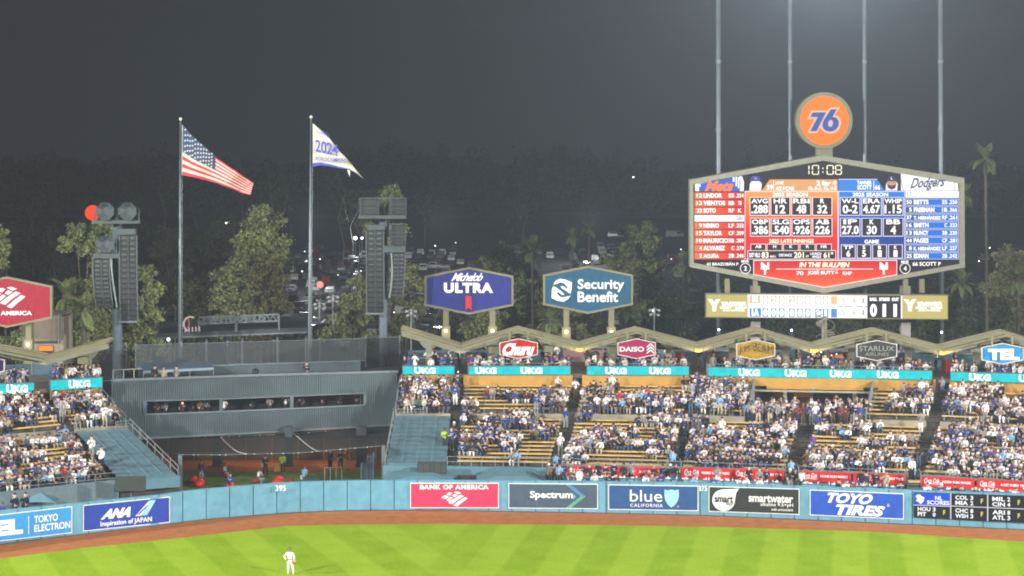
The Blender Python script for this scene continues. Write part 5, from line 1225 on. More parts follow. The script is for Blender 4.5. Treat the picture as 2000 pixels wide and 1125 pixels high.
# ------------------------------------------------------------------ speaker towers
SPK = mat('speaker_grille', (.028, .030, .032), .6, objvar=.15); HORN = mat('horn_grey', (.06, .078, .083), .5)
def pole(px_, w, y0, Y, name, label, cat, z0=-7, m=POLE, ptop=None):
    x = xat(px_, Y); xt = xat(ptop or px_, Y); r = w/2/F*Y; tt_ = thing(name, label, cat, (x, Y, z0)); mb = MB()
    mb.tube([(x, Y, z0), (xt, Y, zat(y0, Y))], [r, r*.92], 16); mb.build('pole', mat('dark_pole_paint', (.085, .11, .135), .6), tt_, smooth=True); return tt_
def array_(tt_, p, x0, x1, y0, y1, n, curve, m=SPK):
    """line array of n boxes; curve: sideways shift in px towards the bottom"""
    for k in range(n):
        a, b = y0+(y1-y0)*k/n, y0+(y1-y0)*(k+1)/n-.6; s0 = curve*(k/n)**2; tilt = .02*k*(1 if curve else .3)
        A = [p.pt(x0+s0, b, 0), p.pt(x1+s0, b, 0), p.pt(x1+s0, a, tilt*.5), p.pt(x0+s0, a, tilt*.5)]
        mb = MB(); mb.prism(A, (0, .9, 0)); c = (x0+x1)/2+s0; mm = (a+b)/2
        for xx in (lerp(x0, x1, .25)+s0, lerp(x0, x1, .75)+s0):
            w_ = (x1-x0)*.17; q = [p.pt(xx-w_, mm+1.6, .05), p.pt(xx+w_, mm+1.6, .05), p.pt(xx+w_*.6, mm-1.6, .0), p.pt(xx-w_*.6, mm-1.6, .0)]; mb.add(q, [(0, 1, 2, 3)], 1)
        mb.build('speaker_box', [m, mat('driver_grey', (.085, .09, .09))], tt_)
    mb = MB(); c = (x0+x1)/2; mb.tube([p.pt(c+curve*(k/8)**2, lerp(y0, y1, k/8), .09) for k in range(9)], .035, 5); mb.build('centre_strip', HORN, tt_)
    for xx in (x0-1.5, x1+1.5):
        mb = MB(); mb.tube([p.pt(xx+curve*(k/8)**2, lerp(y0, y1, k/8), .05) for k in range(9)], .07, 5); mb.build('side_rail', HORN, tt_)
def horn(tt_, p, cx, cy, r):
    mb = MB(); o = [(cx+r*math.cos(R(22.5+45*i)), cy+r*math.sin(R(22.5+45*i))) for i in range(8)]; i_ = [(cx+r*.45*math.cos(R(22.5+45*i)), cy+r*.45*math.sin(R(22.5+45*i))) for i in range(8)]
    vs = [p.pt(x, y, .5) for x, y in o]+[p.pt(x, y, .05) for x, y in i_]+[p.pt(x, y, -.6) for x, y in i_]+[p.pt(x, y, .42) for x, y in o]
    mb.add(vs, [(k, (k+1) % 8, 8+(k+1) % 8, 8+k) for k in range(8)]+[tuple(8+k for k in range(8))]+[(24+k, 24+(k+1) % 8, 16+(k+1) % 8, 16+k) for k in range(8)]+[(k, (k+1) % 8, 24+(k+1) % 8, 24+k) for k in range(8)]); tt_ = mb.build('horn', HORN, tt_)
    mb = MB(); mb.tube([p.pt(cx-r*1.1, cy+r*1.15, 0), p.pt(cx-r*1.1, cy-r*.3, .1)], .05, 5); mb.build('yoke_arm', POLE, tt_)
    mb = MB(); mb.tube([p.pt(cx+r*1.1, cy+r*1.15, 0), p.pt(cx+r*1.1, cy-r*.3, .1)], .05, 5); mb.build('yoke_arm', POLE, tt_)
def pbox(tt_, p, x0, y0, x1, y1, d, name, m, off=.1):
    mb = MB(); mb.prism([p.pt(x0, y1, off), p.pt(x1, y1, off), p.pt(x1, y0, off), p.pt(x0, y0, off)], (0, d, 0)); return mb.build(name, m, tt_)
YT = 190.5; tl = pole(229.5, 20, 432, YT+1, 'speaker_tower', 'left speaker tower with three round horns and two line arrays', 'speaker tower', z0=-.5); p = Pane(230, YT-.6)
pbox(tl, p, 182, 430, 273, 436.5, .4, 'crossbar', HORN); horn(tl, p, 207, 412, 18.5); horn(tl, p, 251, 412, 18.5); horn(tl, p, 208, 476, 18)
pbox(tl, p, 182, 495, 232, 504, .6, 'bracket', HORN); pbox(tl, p, 227, 447, 265, 458, .6, 'bracket', HORN)
array_(tl, p, 235, 266, 460, 627, 16, 2); array_(tl, p, 183, 213, 507, 598, 11, 6)
mb = MB(); mb.tube([p.pt(217+4*math.sin(k/8*1.5)+8*(k/8)**2, lerp(506, 600, k/8), .1) for k in range(9)], .08, 6); mb.build('curved_rail', RAIL, tl)
pbox(tl, p, 232, 627, 268, 630, .5, 'bottom_bar', POLE)
YT2 = 194.0; tr_ = pole(748.5, 17, 420, YT2+1, 'speaker_tower', 'right speaker tower with caged speaker boxes and two line arrays', 'speaker tower', z0=-.5); p = Pane(748, YT2-.6)
pbox(tr_, p, 700, 420.5, 793, 427, .4, 'crossbar', HORN); pbox(tr_, p, 750, 480, 792, 492.5, .5, 'bracket', HORN); pbox(tr_, p, 718, 439, 752, 449, .5, 'bracket', HORN)
def cage(tt_, x0, y0, x1, y1):
    pbox(tt_, p, x0+2, y0+3, x1-2, y1-2, .7, 'speaker_box', SPK, 0)
    mb = MB()
    for yy in (y0, (y0+y1)/2-4, (y0+y1)/2+4, y1): mb.bar(p.pt(x0, yy, .2), p.pt(x1, yy, .2), .07, .07)
    for xx in (x0, x0+3, x1): mb.bar(p.pt(xx, y0, .2), p.pt(xx, y1, .2), .07, .07)
    mb.build('cage', HORN, tt_)
cage(tr_, 702, 387, 740, 420); cage(tr_, 762, 387, 793, 420); cage(tr_, 761, 437, 792, 480)
pbox(tr_, p, 701, 386, 793, 389, .3, 'top_rail', HORN)
array_(tr_, p, 717, 748, 451, 611, 16, 1); array_(tr_, p, 767, 790, 495, 580, 11, -5)
mb = MB(); mb.tube([p.pt(764+3*math.sin(k/8*3)-4*(k/8)**2, lerp(494, 582, k/8), .1) for k in range(9)], .08, 6); mb.build('curved_rail', RAIL, tr_); pbox(tr_, p, 715, 611, 750, 614, .5, 'bottom_bar', POLE)

# ------------------------------------------------------------------ flagpoles and flags
for (pb, pt, y0, Y, lb) in ((350.5, 352.5, 235, 194, 'tall grey flagpole carrying the striped flag'), (603, 607.5, 231, 195, 'tall grey flagpole carrying the white pennant')):
    x0, x1 = xat(pb, Y), xat(pt, Y); tt_ = thing('flagpole', lb, 'flagpole', (x0, Y, -.5)); z1 = zat(y0, Y)
    mb = MB(); mb.tube([(x0, Y, -.5), (lerp(x0, x1, .5), Y, z1*.5), (x1, Y, z1)], [.20, .16, .075], 10); mb.build('shaft', POLE, tt_, smooth=True)
    mb = MB(); mb.sphere((x1, Y, z1+.12), .16, 10, 7); mb.build('ball_finial', mat('pale_finial', (.6, .6, .5)), tt_, smooth=True)
    mb = MB(); mb.tube([(x1+.16, Y-.1, z1-.4), (x0+.3, Y-.1, z1*.3)], .018, 4); mb.build('halyard', RAIL, tt_)
def cloth_mat(name, c): return mat(name, c, .75, var=.05, scale=3)
FW, FR_, FB = cloth_mat('flag_white', (.60, .57, .47)), cloth_mat('flag_red', (.58, .035, .055)), cloth_mat('flag_blue', (.025, .06, .15))
class FlagSurf:
    def __init__(s, top, bot, Y, amp, fx): s.t, s.b, s.Y, s.amp, s.fx = top, bot, Y, amp, fx
    def pt(s, u, v, off=0):
        a = (table([(i/(len(s.t)-1), p[0]) for i, p in enumerate(s.t)], u), table([(i/(len(s.t)-1), p[1]) for i, p in enumerate(s.t)], u))
        b = (table([(i/(len(s.b)-1), p[0]) for i, p in enumerate(s.b)], u), table([(i/(len(s.b)-1), p[1]) for i, p in enumerate(s.b)], u))
        x, y = a[0]+(b[0]-a[0])*v, a[1]+(b[1]-a[1])*v; d = s.amp*u*math.sin(s.fx*u+v*2.2)
        y += 2.5*u*(1-u)*2*math.sin(v*math.pi)*math.sin(u*6+1)
        return P(x, y, s.Y+d-off)
us = FlagSurf([(357, 244), (378, 268), (402, 288), (424, 309), (450, 327), (476, 344), (495, 357)], [(356, 342), (377, 346), (399, 351), (424, 358), (448, 367), (472, 377), (489, 381)], 193.6, .9, 15)
POLED = POLE
t = thing('national_flag', 'red and white striped flag with starry blue corner flying from the left flagpole', 'flag', tuple(us.pt(0, 1)))
nu, nv = 44, 13; mb = MB()
for j in range(nv):
    for i in range(nu):
        mi = 2 if (j < 7 and i < nu*.46) else (0 if j % 2 == 0 else 1)
        mb.quad(us.pt(i/nu, j/nv), us.pt((i+1)/nu, j/nv), us.pt((i+1)/nu, (j+1)/nv), us.pt(i/nu, (j+1)/nv), mi)
mb.build('cloth', [FR_, FW, FB], t)
mb = MB()
for j in range(9):
    for i in range(6 if j % 2 == 0 else 5):
        u = .46*((i+.5 if j % 2 == 0 else i+1)/6); v = 7/13*((j+.7)/9.4); c = us.pt(u, v+.018*math.sin(i*2.1), .05); st = []
        for k in range(10):
            r = .13 if k % 2 == 0 else .055; a = R(90+36*k); st.append(c+Vector((r*math.cos(a), 0, r*math.sin(a))))
        mb.add([c]+st, [(0, 1+k, 1+(k+1) % 10) for k in range(10)])
mb.build('stars', FW, t)
mb = MB(); mb.tube([us.pt(0, k/6)+Vector((-.03, 0, 0)) for k in range(7)], .05, 5); mb.build('hoist_rope', ROPE, t)
ch = FlagSurf([(611, 241), (625, 253), (643, 270), (662, 294), (680, 313), (697, 334), (711, 350)], [(611, 325.5), (626, 322.5), (645, 325), (663, 329), (682, 331), (698, 340), (712, 351)], 194.6, .5, 9)
t = thing('pennant_flag', 'white triangular pennant reading 2024 WORLD CHAMPIONS with a blue lower hem', 'flag', tuple(ch.pt(0, 1)))
PB = cloth_mat('pennant_blue', (.06, .07, .42)); mb = MB(); nv = 12
for j in range(nv):
    for i in range(30): mb.quad(ch.pt(i/30, j/nv), ch.pt((i+1)/30, j/nv), ch.pt((i+1)/30, (j+1)/nv), ch.pt(i/30, (j+1)/nv), 1 if j >= nv-1 or i >= 28 and j > 6 else 0)
mb.build('cloth', [FW, PB], t)
class Px:      # letters in photo coordinates on the pennant
    n = Vector((0, -1, 0))
    def pt(s, x, y, off=0): return P(x, y, 194.3-off-.3*((x-611)/100))
text(Px(), '2024', (616, 277, 660, 301), PB, t, bold=.02, off=.1, rot=10); text(Px(), 'WORLD CHAMPIONS', (615, 307, 676, 316), PB, t, bold=.01, off=.1, rot=5); text(Px(), 'LOS ANGELES', (617, 256, 644, 264), PB, t, bold=.0, off=.1, rot=12)
poly(Px(), [(678, 331), (684, 333), (683, 346)], FW, t, .1, 'loose_streamer')
# ------------------------------------------------------------------ player on the grass, people code follows in the crowd part
# ------------------------------------------------------------------ parking lot beyond the pavilions
mb = MB(); mb.quad((-330, 232, -6.99), (330, 232, -6.99), (330, 704, -6.99), (-330, 704, -6.99)); struct(mb.build('parking_lot', ASPH, org=(0, 0, 0)))
mb = MB(); rowsY = []
y = 346
while y < 690: rowsY += [y, y+6.2]; y += 18.5
for Y in rowsY[:14]:
    for k in range(-40, 41): mb.box(k*2.8-.05, Y-2.6, -6.985, k*2.8+.05, Y+2.6, -6.984)
struct(mb.build('parking_lines', PAINT, org=(0, 0, 0)))
# cars: a few body types, copied
GLASS = mat('car_glass', (.02, .025, .03), .1, spec=.8); TYRE = mat('tyre_rubber', (.01, .01, .01), .9)
CARC = {'white': mat('white_car_paint', (.55, .55, .54), .25, spec=.6), 'silver': mat('silver_car_paint', (.28, .29, .30), .25, metal=.4), 'black': mat('black_car_paint', (.012, .012, .014), .2, spec=.7),
        'grey': mat('grey_car_paint', (.09, .095, .10), .25, spec=.6), 'blue': mat('blue_car_paint', (.015, .03, .09), .25, spec=.6), 'red': mat('red_car_paint', (.18, .012, .012), .25, spec=.6)}
def car_meshes(kind):
    """local meshes: nose towards -Y"""
    if kind == 'van': prof = [(-2.6, .35), (-2.65, .9), (-2.3, 1.15), (-1.5, 1.95), (2.6, 2.05), (2.65, .35)]; gl = [(-2.15, 1.2), (-1.55, 1.8), (-.6, 1.85), (-.6, 1.2)]; W = 1.9
    elif kind == 'suv': prof = [(-2.3, .35), (-2.35, .95), (-1.2, 1.12), (-.55, 1.7), (1.9, 1.75), (2.3, 1.1), (2.35, .35)]; gl = [(-1.05, 1.15), (-.5, 1.6), (1.75, 1.65), (2.05, 1.15)]; W = 1.85
    elif kind == 'pickup': prof = [(-2.7, .4), (-2.75, 1.0), (-1.5, 1.15), (-.9, 1.8), (.5, 1.8), (.75, 1.15), (2.7, 1.15), (2.75, .4)]; gl = [(-1.35, 1.2), (-.85, 1.7), (.4, 1.7), (.55, 1.2)]; W = 1.9
    else: prof = [(-2.2, .3), (-2.25, .75), (-1.2, .92), (-.5, 1.38), (.9, 1.42), (1.7, .98), (2.2, .9), (2.25, .3)]; gl = [(-1.0, .96), (-.45, 1.3), (.85, 1.33), (1.45, 1.0)]; W = 1.76
    return prof, gl, W
def make_car(kind, parts=True):
    prof, gl, W = car_meshes(kind); cab0 = .95
    mb = MB(); n = len(prof)
    def hw(z): return W/2*(1 if z < cab0+.12 else 1-.13*(z-cab0)/.8)
    vs = [(-hw(z), y, z) for y, z in prof]+[(hw(z), y, z) for y, z in prof]
    mb.add(vs, [tuple(range(n)), tuple(range(2*n-1, n-1, -1))]+[(i, i+n, (i+1) % n+n, (i+1) % n) for i in range(n)])
    root = thing('parked_car', '', 'car'); body = mb.build('body', CARC['white'], root)
    mg = MB()
    for s in (-1, 1): mg.add([(s*(hw(z)+.01), y, z) for y, z in gl], [tuple(range(len(gl)))])
    (ya, za), (yb, zb) = gl[0], gl[1]; mg.quad((-hw(za)+.08, ya-.16, za), (hw(za)-.08, ya-.16, za), (hw(zb)-.1, yb-.10, zb), (-hw(zb)+.1, yb-.10, zb))
    (ya, za), (yb, zb) = gl[-1], gl[-2]; mg.quad((-hw(za)+.08, ya+.25, za), (hw(za)-.08, ya+.25, za), (hw(zb)-.1, yb+.12, zb), (-hw(zb)+.1, yb+.12, zb))
    mg.build('windows', GLASS, root)
    if parts:
        for s in (-1, 1):
            for yy in (prof[0][0]*.62, prof[-1][0]*.62):
                mw = MB(); mw.tube([(s*(W/2-.18), yy, .33), (s*(W/2+.01), yy, .33)], .33, 12); wh = mw.build('wheel', TYRE, root)
                mw = MB(); mw.tube([(s*(W/2-.02), yy, .33), (s*(W/2+.02), yy, .33)], .2, 8); mw.build('rim', mat('rim_metal', (.3, .3, .3), .4, metal=.6), wh)
            mh = MB(); mh.box(s*W*.36-.16, prof[1][0]-.05, prof[1][1]-.22, s*W*.36+.16, prof[1][0]+.06, prof[1][1]-.08); mh.build('headlight', mat('headlight_lens', (.7, .7, .7), .1), root)
            mt = MB(); mt.box(s*W*.38-.12, prof[-2][0]-.03, prof[-2][1]-.28, s*W*.38+.12, prof[-2][0]+.07, prof[-2][1]-.10); mt.build('tail_light', mat('tail_lens', (.25, .01, .01), .3), root)
    return root
protos = {}
def car(kind, colr, x, Y, rz, label, parts=True, group='cars parked in the dark lot'):
    k = (kind, parts)
    if k not in protos:
        r = make_car(kind, parts); protos[k] = r; c = r
    else: c = copy_tree(protos[k])
    c.location = (x, Y, -6.985); c.rotation_euler = (0, 0, rz)
    c.name = {'van': 'parked_van', 'pickup': 'parked_pickup'}.get(kind, 'parked_car')
    c['category'] = {'van': 'van', 'pickup': 'pickup truck'}.get(kind, 'car')
    for ch in c.children:
        if ch.name.startswith('body'):
            ch.material_slots[0].link = 'OBJECT'; ch.material_slots[0].material = CARC[colr]
    c['label'] = label; c['group'] = group; return c
def ORDI(n):
    return (['', 'first', 'second', 'third', 'fourth', 'fifth', 'sixth', 'seventh', 'eighth', 'ninth', 'tenth', 'eleventh', 'twelfth', 'thirteenth', 'fourteenth', 'fifteenth', 'sixteenth', 'seventeenth', 'eighteenth', 'nineteenth', 'twentieth']+['%s-%s' % (a, b) for a in ('twenty', 'thirty') for b in ('first', 'second', 'third', 'fourth', 'fifth', 'sixth', 'seventh', 'eighth', 'ninth', 'and')])[n]
CR = random.Random(21); used = {}
def zone(px):
    for a, w in ((420, 'left of the left speaker tower'), (560, 'behind the striped flag tree'), (610, 'left of the pennant flagpole'), (700, 'right of the pennant flagpole'), (800, 'behind the right speaker tower'),
                 (930, 'behind the deep violet hexagon sign'), (1060, 'between the two big hexagon signs'), (1250, 'behind the petrol blue hexagon sign'), (1345, 'just left of the giant scoreboard'), (1900, 'behind the giant scoreboard')):
        if px < a: return w
    return 'right of the giant scoreboard'
def depthw(Y): return 'nearest rows' if Y < 345 else 'near rows' if Y < 400 else 'middle rows' if Y < 480 else 'far rows' if Y < 570 else 'farthest rows'
nc = 0
for ri, Y in enumerate(rowsY):
    for k in range(-60, 61):
        x = k*2.8+1.4; px_ = CX+x*F/Y
        if not (520 < px_ < 2010): continue
        dens = .80 if 540 < px_ < 720 else .6 if px_ < 930 else .12 if px_ < 1090 else .38 if px_ < 1345 else .10
        if Y > 560: dens *= .75
        if 1370 < px_ < 1870: continue
        if CR.random() > dens*.78 or nc > 294: continue
        
        kind = CR.choice(['sedan', 'suv', 'sedan', 'suv', 'pickup', 'van'] if CR.random() < .5 else ['sedan', 'suv']); colr = CR.choice(['black', 'grey', 'white', 'silver', 'black', 'blue', 'grey', 'white', 'silver', 'black', 'grey', 'red'])
        lab = '%s %s %s, %s parking row' % (colr, kind, zone(px_), ORDI(ri+1))
        car(kind, colr, x+CR.uniform(-.15, .15), Y+CR.uniform(-.3, .3), CR.choice([0, math.pi])+CR.uniform(-.03, .03), lab, parts=Y < 430); nc += 1
car('pickup', 'white', xat(818, 416), yat(526, -7), 1.35, 'white pickup truck driving left of the deep violet hexagon sign', group='vehicles on the lot lanes')
car('suv', 'white', xat(895, yat(651, -7)), yat(651, -7), .1, 'white car parked under the deep violet hexagon sign, between its posts', group='vehicles on the lot lanes')
car('sedan', 'white', xat(822, yat(586, -7)), yat(586, -7), 1.5, 'white car with glowing tail lights left of the deep violet hexagon sign', group='vehicles on the lot lanes')
car('suv', 'silver', xat(1202, 600), 600, 1.5, 'silver sport utility vehicle seen side on left of the big pine', group='vehicles on the lot lanes')
car('van', 'white', xat(1318, 600), 600, 1.5, 'long pale van seen side on between the big pine and the scoreboard', group='vehicles on the lot lanes')
for px_, py_, k, c_, lb in ((337, 617, 'suv', 'white', 'pale car behind the left speaker tower beside the truck'), ): car(k, c_, xat(px_, yat(py_, -7)), yat(py_, -7), .05, lb)
# box truck behind the left speaker tower
Y = yat(612, -7); x = xat(300, Y); t = thing('box_truck', 'pale box truck with an orange side light behind the left speaker tower', 'truck', (x, Y, -7))
TW = mat('truck_white', (.40, .41, .38), .4)
mb = MB(); mb.box(x-2.9, Y, -6.4, x+1.5, Y+2.3, -3.6); mb.build('cargo_box', TW, t)
mb = MB(); mb.prism([(x+1.6, Y, -6.5), (x+3.7, Y, -6.5), (x+3.7, Y, -5.6), (x+2.9, Y, -4.4), (x+1.6, Y, -4.3)], (0, 2.1, 0)); mb.build('cab', TW, t)
mb = MB(); mb.box(x-.3, Y-.03, -6.2, x+1.2, Y, -3.9); mb.build('side_door', DARKER, t)
for a in (-1.8, 2.6):
    mb = MB(); mb.tube([(x+a, Y-.05, -6.5), (x+a, Y+.2, -6.5)], .48, 12); mb.build('wheel', TYRE, t)
mb = MB(); mb.box(x+3.6, Y-.1, -5.6, x+3.8, Y+.1, -5.4); mb.build('side_light', em('amber_light', (1, .25, .08), 5), t)
# glints: small lit lamps in the lot (headlights left on, people with torches)
def glow_post(px_, py_, Y, r, colr, st, label, name='lot_lamp', cat='lamp', pole=True, zb=-7):
    p = P(px_, py_, Y); t = thing(name, label, cat, (p.x, Y, zb if pole else p.z)); mb = MB(); mb.sphere(p, r, 10, 6); mb.build('lamp_globe', em('glow_%s_%d' % (colr, st*10), {'w': (1, 1, 1), 'c': (.85, .92, 1), 'o': (1, .55, .25)}[colr], st), t, smooth=True)
    if pole: mb = MB(); mb.tube([(p.x, Y, zb), (p.x, Y, p.z-r*.8)], .07, 6); mb.build('pole', GREYM, t)
    else: mb = MB(); mb.tube([(p.x, Y+.1, p.z), (p.x, Y+.4, p.z)], r*.7, 6); mb.build('housing', GREYM, t)
    return p
glow_post(445, 438, 330, .42, 'c', 9, 'bright white lot lamp right of the striped flagpole')
glow_post(443, 466, 330, .12, 'w', 5, 'small white lamp just under the bright lot lamp')
glow_post(694, 465, 520, .42, 'w', 10, 'brightest white lamp among the cars left of the right speaker tower')
glow_post(707, 465, 520, .30, 'w', 5, 'second white lamp touching the brightest one left of the right speaker tower')
glow_post(1237, 346, 900, .30, 'w', 6, 'tiny lone light high in the dark sky left of the scoreboard', pole=False)
lots = random.Random(5)
for k, (px_, py_) in enumerate(((575, 507), (595, 491), (599, 510), (625, 506), (637, 523), (655, 532), (590, 530), (574, 508), (680, 547), (695, 515), (702, 496), (692, 539), (660, 537), (705, 529), (610, 490), (1330, 487), (1311, 506), (890, 474), (850, 480), (735, 600), (1222, 627), (1131, 628), (1912, 510), (1933, 484), (1924, 572), (1992, 610), (770, 610), (668, 584))):
    Y = min(650, yat(py_+6, -7)); glow_post(px_, py_, Y, .10+.08*lots.random(), lots.choice('wwc'), 4, 'small white lamp glint %s, %s' % (zone(px_), depthw(Y)), 'car_lamp', 'lamp', pole=False)
for px_, py_, Y, e_ in ((694, 452, 515, 2200), (445, 425, 326, 2500), (610, 430, 420, 11000), (860, 430, 440, 10000), (1150, 430, 500, 12000)):  # light of both bright lot lamps, then unseen fill added to show the cars
    l = bpy.data.lights.new('lot_and_fill_light', 'POINT'); lo = bpy.data.objects.new('lot_and_fill_light', l); COL.objects.link(lo); l.energy = e_; l.color = (.9, .95, 1); l.shadow_soft_size = .5; lo.location = P(px_, py_, Y)
# orange ball signs
def ball(px_, py_, Y, r_px, m, label, txt=None):
    p = P(px_, py_, Y); r = r_px/F*Y; t = thing('ball_sign', label, 'sign', (p.x, Y, -7)); mb = MB(); mb.sphere(p, r, 24, 14); mb.build('ball', m, t, smooth=True)
    mb = MB(); mb.tube([(p.x, Y, -7), (p.x, Y, p.z-r)], .12 if r > .6 else .07, 6); mb.build('pole', RAIL, t)
    if txt: text(Pane(px_, Y-r-.05), txt, (px_+5, py_-8, px_+15, py_+5), em('sign_cream2', (1, .8, .7), 1), t, bold=.04, off=.02)
ball(181, 415.5, 250, 15, em('red_orange_glow', (1, .07, .012), 1.0), 'glowing red orange ball sign beside the left speaker tower')
ball(625, 556, 320, 7, em('pink_glow', (1, .42, .28), 1.0), 'small pinkish ball lamp on a thin pole right of the pennant flagpole')
# thin poles with lamp clusters
def cluster_pole(px_, y0, yb, Y, label, lit=False):
    x = xat(px_, Y); t = thing('lamp_pole', label, 'lamp pole', (x, Y, -7 if Y > 215 else 7.5)); z = zat(y0, Y); mb = MB(); mb.tube([(x, Y, t.location.z), (x, Y, z)], .09, 6); mb.build('pole', RAIL, t)
    u = Y/F
    for k, (dx, dz) in enumerate(((-9, 6), (9, 6), (-7, 14), (8, 15), (0, 9))):
        mb = MB(); c = Vector((x+dx*u, Y-.1, z-dz*u)); mb.bar((x, Y, z-(dz-3)*u), c, .06, .06); mb.prism([c+Vector((-2.6*u, 0, -2.2*u)), c+Vector((2.6*u, 0, -2.2*u)), c+Vector((2*u, 0, 2*u)), c+Vector((-2*u, 0, 2*u))], (0, .35, 0))
        mb.build('camera_housing', mat('pale_housing', (.32, .34, .33)), t)
    if lit:
        mb = MB(); mb.sphere((x-3*u, Y-.3, z-6*u), 2.6*u, 8, 6); mb.build('lamp_globe', em('lit_globe', (1, .95, .8), 1.6), t)
cluster_pole(624, 588, 662, 212, 'thin pole with pale cameras, left of the pair right of the pennant flagpole'); cluster_pole(650, 574, 662, 214, 'thin pole with pale cameras, taller right one of the pair')
cluster_pole(803, 602, 650, 216, 'thin pole with pale cameras just left of the deep violet hexagon sign'); cluster_pole(1278, 600, 655, 216, 'thin lamp pole with one lit head right of the petrol blue hexagon sign', True)
# flat canopy with truss and big baseball ornament, behind the mesh screen
YCN = 204; t = thing('canopy_roof', 'long dark flat canopy roof with a lattice truss behind the mesh screen', 'canopy', (xat(460, YCN), YCN, 2)); p = Pane(460, YCN)
mb = MB(); A = [p.pt(305, 652), p.pt(600, 640), p.pt(600, 648), p.pt(305, 660)]; mb.prism(A, (0, 6, .5)); mb.build('roof_slab', DARKER, t)
mb = MB(); A = [p.pt(305, 659, .05), p.pt(600, 647.5, .05), p.pt(600, 650.5, .05), p.pt(305, 662, .05)]; mb.prism(A, (0, .2, 0)); mb.build('fascia', GREYM, t)
for px_ in (330, 400, 470, 540, 596):
    mb = MB(); q = p.pt(px_, 655, -1); mb.tube([(q.x, q.y, 5), q], .12, 6); mb.build('column', GREYM, t)
for a, b in ((388, 460), (462, 545)):
    mb = MB(); f_ = lambda x: -(x-460)*.04
    for yy in (617, 630): mb.bar(p.pt(a, yy+f_(a)), p.pt(b, yy+f_(b)), .14, .14)
    n = 7
    for i in range(n):
        x0, x1 = lerp(a, b, i/n), lerp(a, b, (i+1)/n); mb.bar(p.pt(x0, 617+f_(x0)), p.pt((x0+x1)/2, 630+f_(x0)), .08, .08); mb.bar(p.pt((x0+x1)/2, 630+f_(x0)), p.pt(x1, 617+f_(x1)), .08, .08)
    mb.bar(p.pt(a, 617+f_(a)), p.pt(a, 648+f_(a)), .14, .14); mb.bar(p.pt(b, 617+f_(b)), p.pt(b, 648+f_(b)), .14, .14); mb.build('truss', GREYM, t)
LT = mat('unlit_letters', (.10, .12, .13)); text(p, 'CENTERFIELD', (395, 619, 520, 629), LT, t, bold=.05, off=.15, rot=-5)
t = thing('baseball_ornament', 'open baseball shaped ornament with red stitching left of the canopy lettering', 'ornament', tuple(p.pt(378, 649)))
def arc(cx, cy, rx, ry, a0, a1, n=16): return [p.pt(cx+rx*math.cos(R(lerp(a0, a1, i/n))), cy-ry*math.sin(R(lerp(a0, a1, i/n))), .4) for i in range(n+1)]
mb = MB(); mb.tube(arc(373, 632, 13, 14, 60, 250), .09, 6); mb.build('ball_outline', em('ornament_pale', (.85, .72, .68), .6), t)
mb = MB(); mb.tube(arc(362, 630, 9, 12, -50, 50), .07, 5); mb.build('stitching', em('ornament_red', (.8, .12, .15), .6), t)
for k in range(5):
    mb = MB(); mb.tube([p.pt(364+6.5*k, 639-.5*k, .4), p.pt(363+7*k, 648-.5*k, .4)], .07, 5); mb.build('leg', em('ornament_pale', (.85, .72, .68), .6), t)
YL2 = 200; glow_post(329, 663, YL2, .17, 'c', 3, 'bright work lamp left of the foot of the striped flagpole', zb=4); 
# concrete stair tower behind left sign
YB2 = 192; t = thing('service_building', 'tan concrete service building with an orange lit opening behind the left hexagon sign', 'building', (xat(85, YB2), YB2, 0)); p = Pane(85, YB2)
TAN = mat('tan_block_wall', (.24, .20, .15), .8, var=.12, scale=1.2, bump=.3); f = lambda a: a
def bx(x0, y0, x1, y1, d, m, name, off=0): mb = MB(); mb.prism([p.pt(x0, y1, off), p.pt(x1, y1, off), p.pt(x1, y0, off), p.pt(x0, y0, off)], (0, d, 0)); return mb.build(name, m, t)
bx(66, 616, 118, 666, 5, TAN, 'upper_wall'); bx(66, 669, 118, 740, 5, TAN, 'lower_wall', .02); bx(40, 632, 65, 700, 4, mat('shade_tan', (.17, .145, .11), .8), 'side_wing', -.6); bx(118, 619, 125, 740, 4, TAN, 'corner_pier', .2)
bx(65, 666, 119, 669, .3, DARKER, 'ledge', .25); bx(75, 674, 105, 690, .1, BLACK, 'opening', .08); bx(76, 675, 104, 685, .05, em('orange_window', (1, .30, .03), 1.1), 'lit_window', .14)
mb = MB()
for k in range(6): mb.bar(p.pt(116, 617+k*9, .3), p.pt(120, 617+k*9, .3), .05, .05)
mb.bar(p.pt(116, 612, .3), p.pt(116, 670, .3), .06, .06); mb.bar(p.pt(120, 612, .3), p.pt(120, 670, .3), .06, .06); mb.build('ladder', RAIL, t)
# concourse clutter under the right pavilion roof
def kiosk(px0, px1, y0, y1, rel, m, label, cat='kiosk', glow=None, roof=None):
    Y = table(SR.b, px0)+rel; t = thing('kiosk', label, cat, (xat((px0+px1)/2, Y), Y, 8)); x0, x1 = xat(px0, Y), xat(px1, Y); z1 = zat(y0, Y)
    mb = MB(); mb.box(x0, Y, 8.0, x1, Y+2, z1); mb.build('body', m, t)
    mb = MB(); mb.box(x0-.15, Y-.3, z1, x1+.15, Y+2.1, z1+.12); mb.build('roof', roof or GREYM, t)
    mb = MB(); mb.box(x0+.2, Y-.02, 8.9, x1-.2, Y-.005, z1-.35); mb.build('counter_opening', glow or DARKER, t)
OR = em('orange_stall_glow', (1, .32, .06), 1.3); PKL = em('pink_stall_glow', (.85, .38, .30), .55)
kiosk(912, 937, 695, 715, 5, RED_C, 'red kiosk left of the red hexagon sign on the concourse'); kiosk(1100, 1186, 680, 716, 9.2, mat('pinkish_wall', (.35, .20, .20)), 'pinkish lit stall wall between the red and magenta hexagon signs', glow=PKL)
kiosk(1152, 1168, 694, 716, 6, mat('brown_stall', (.25, .12, .06)), 'small stall with orange light left of the magenta hexagon sign', glow=OR)
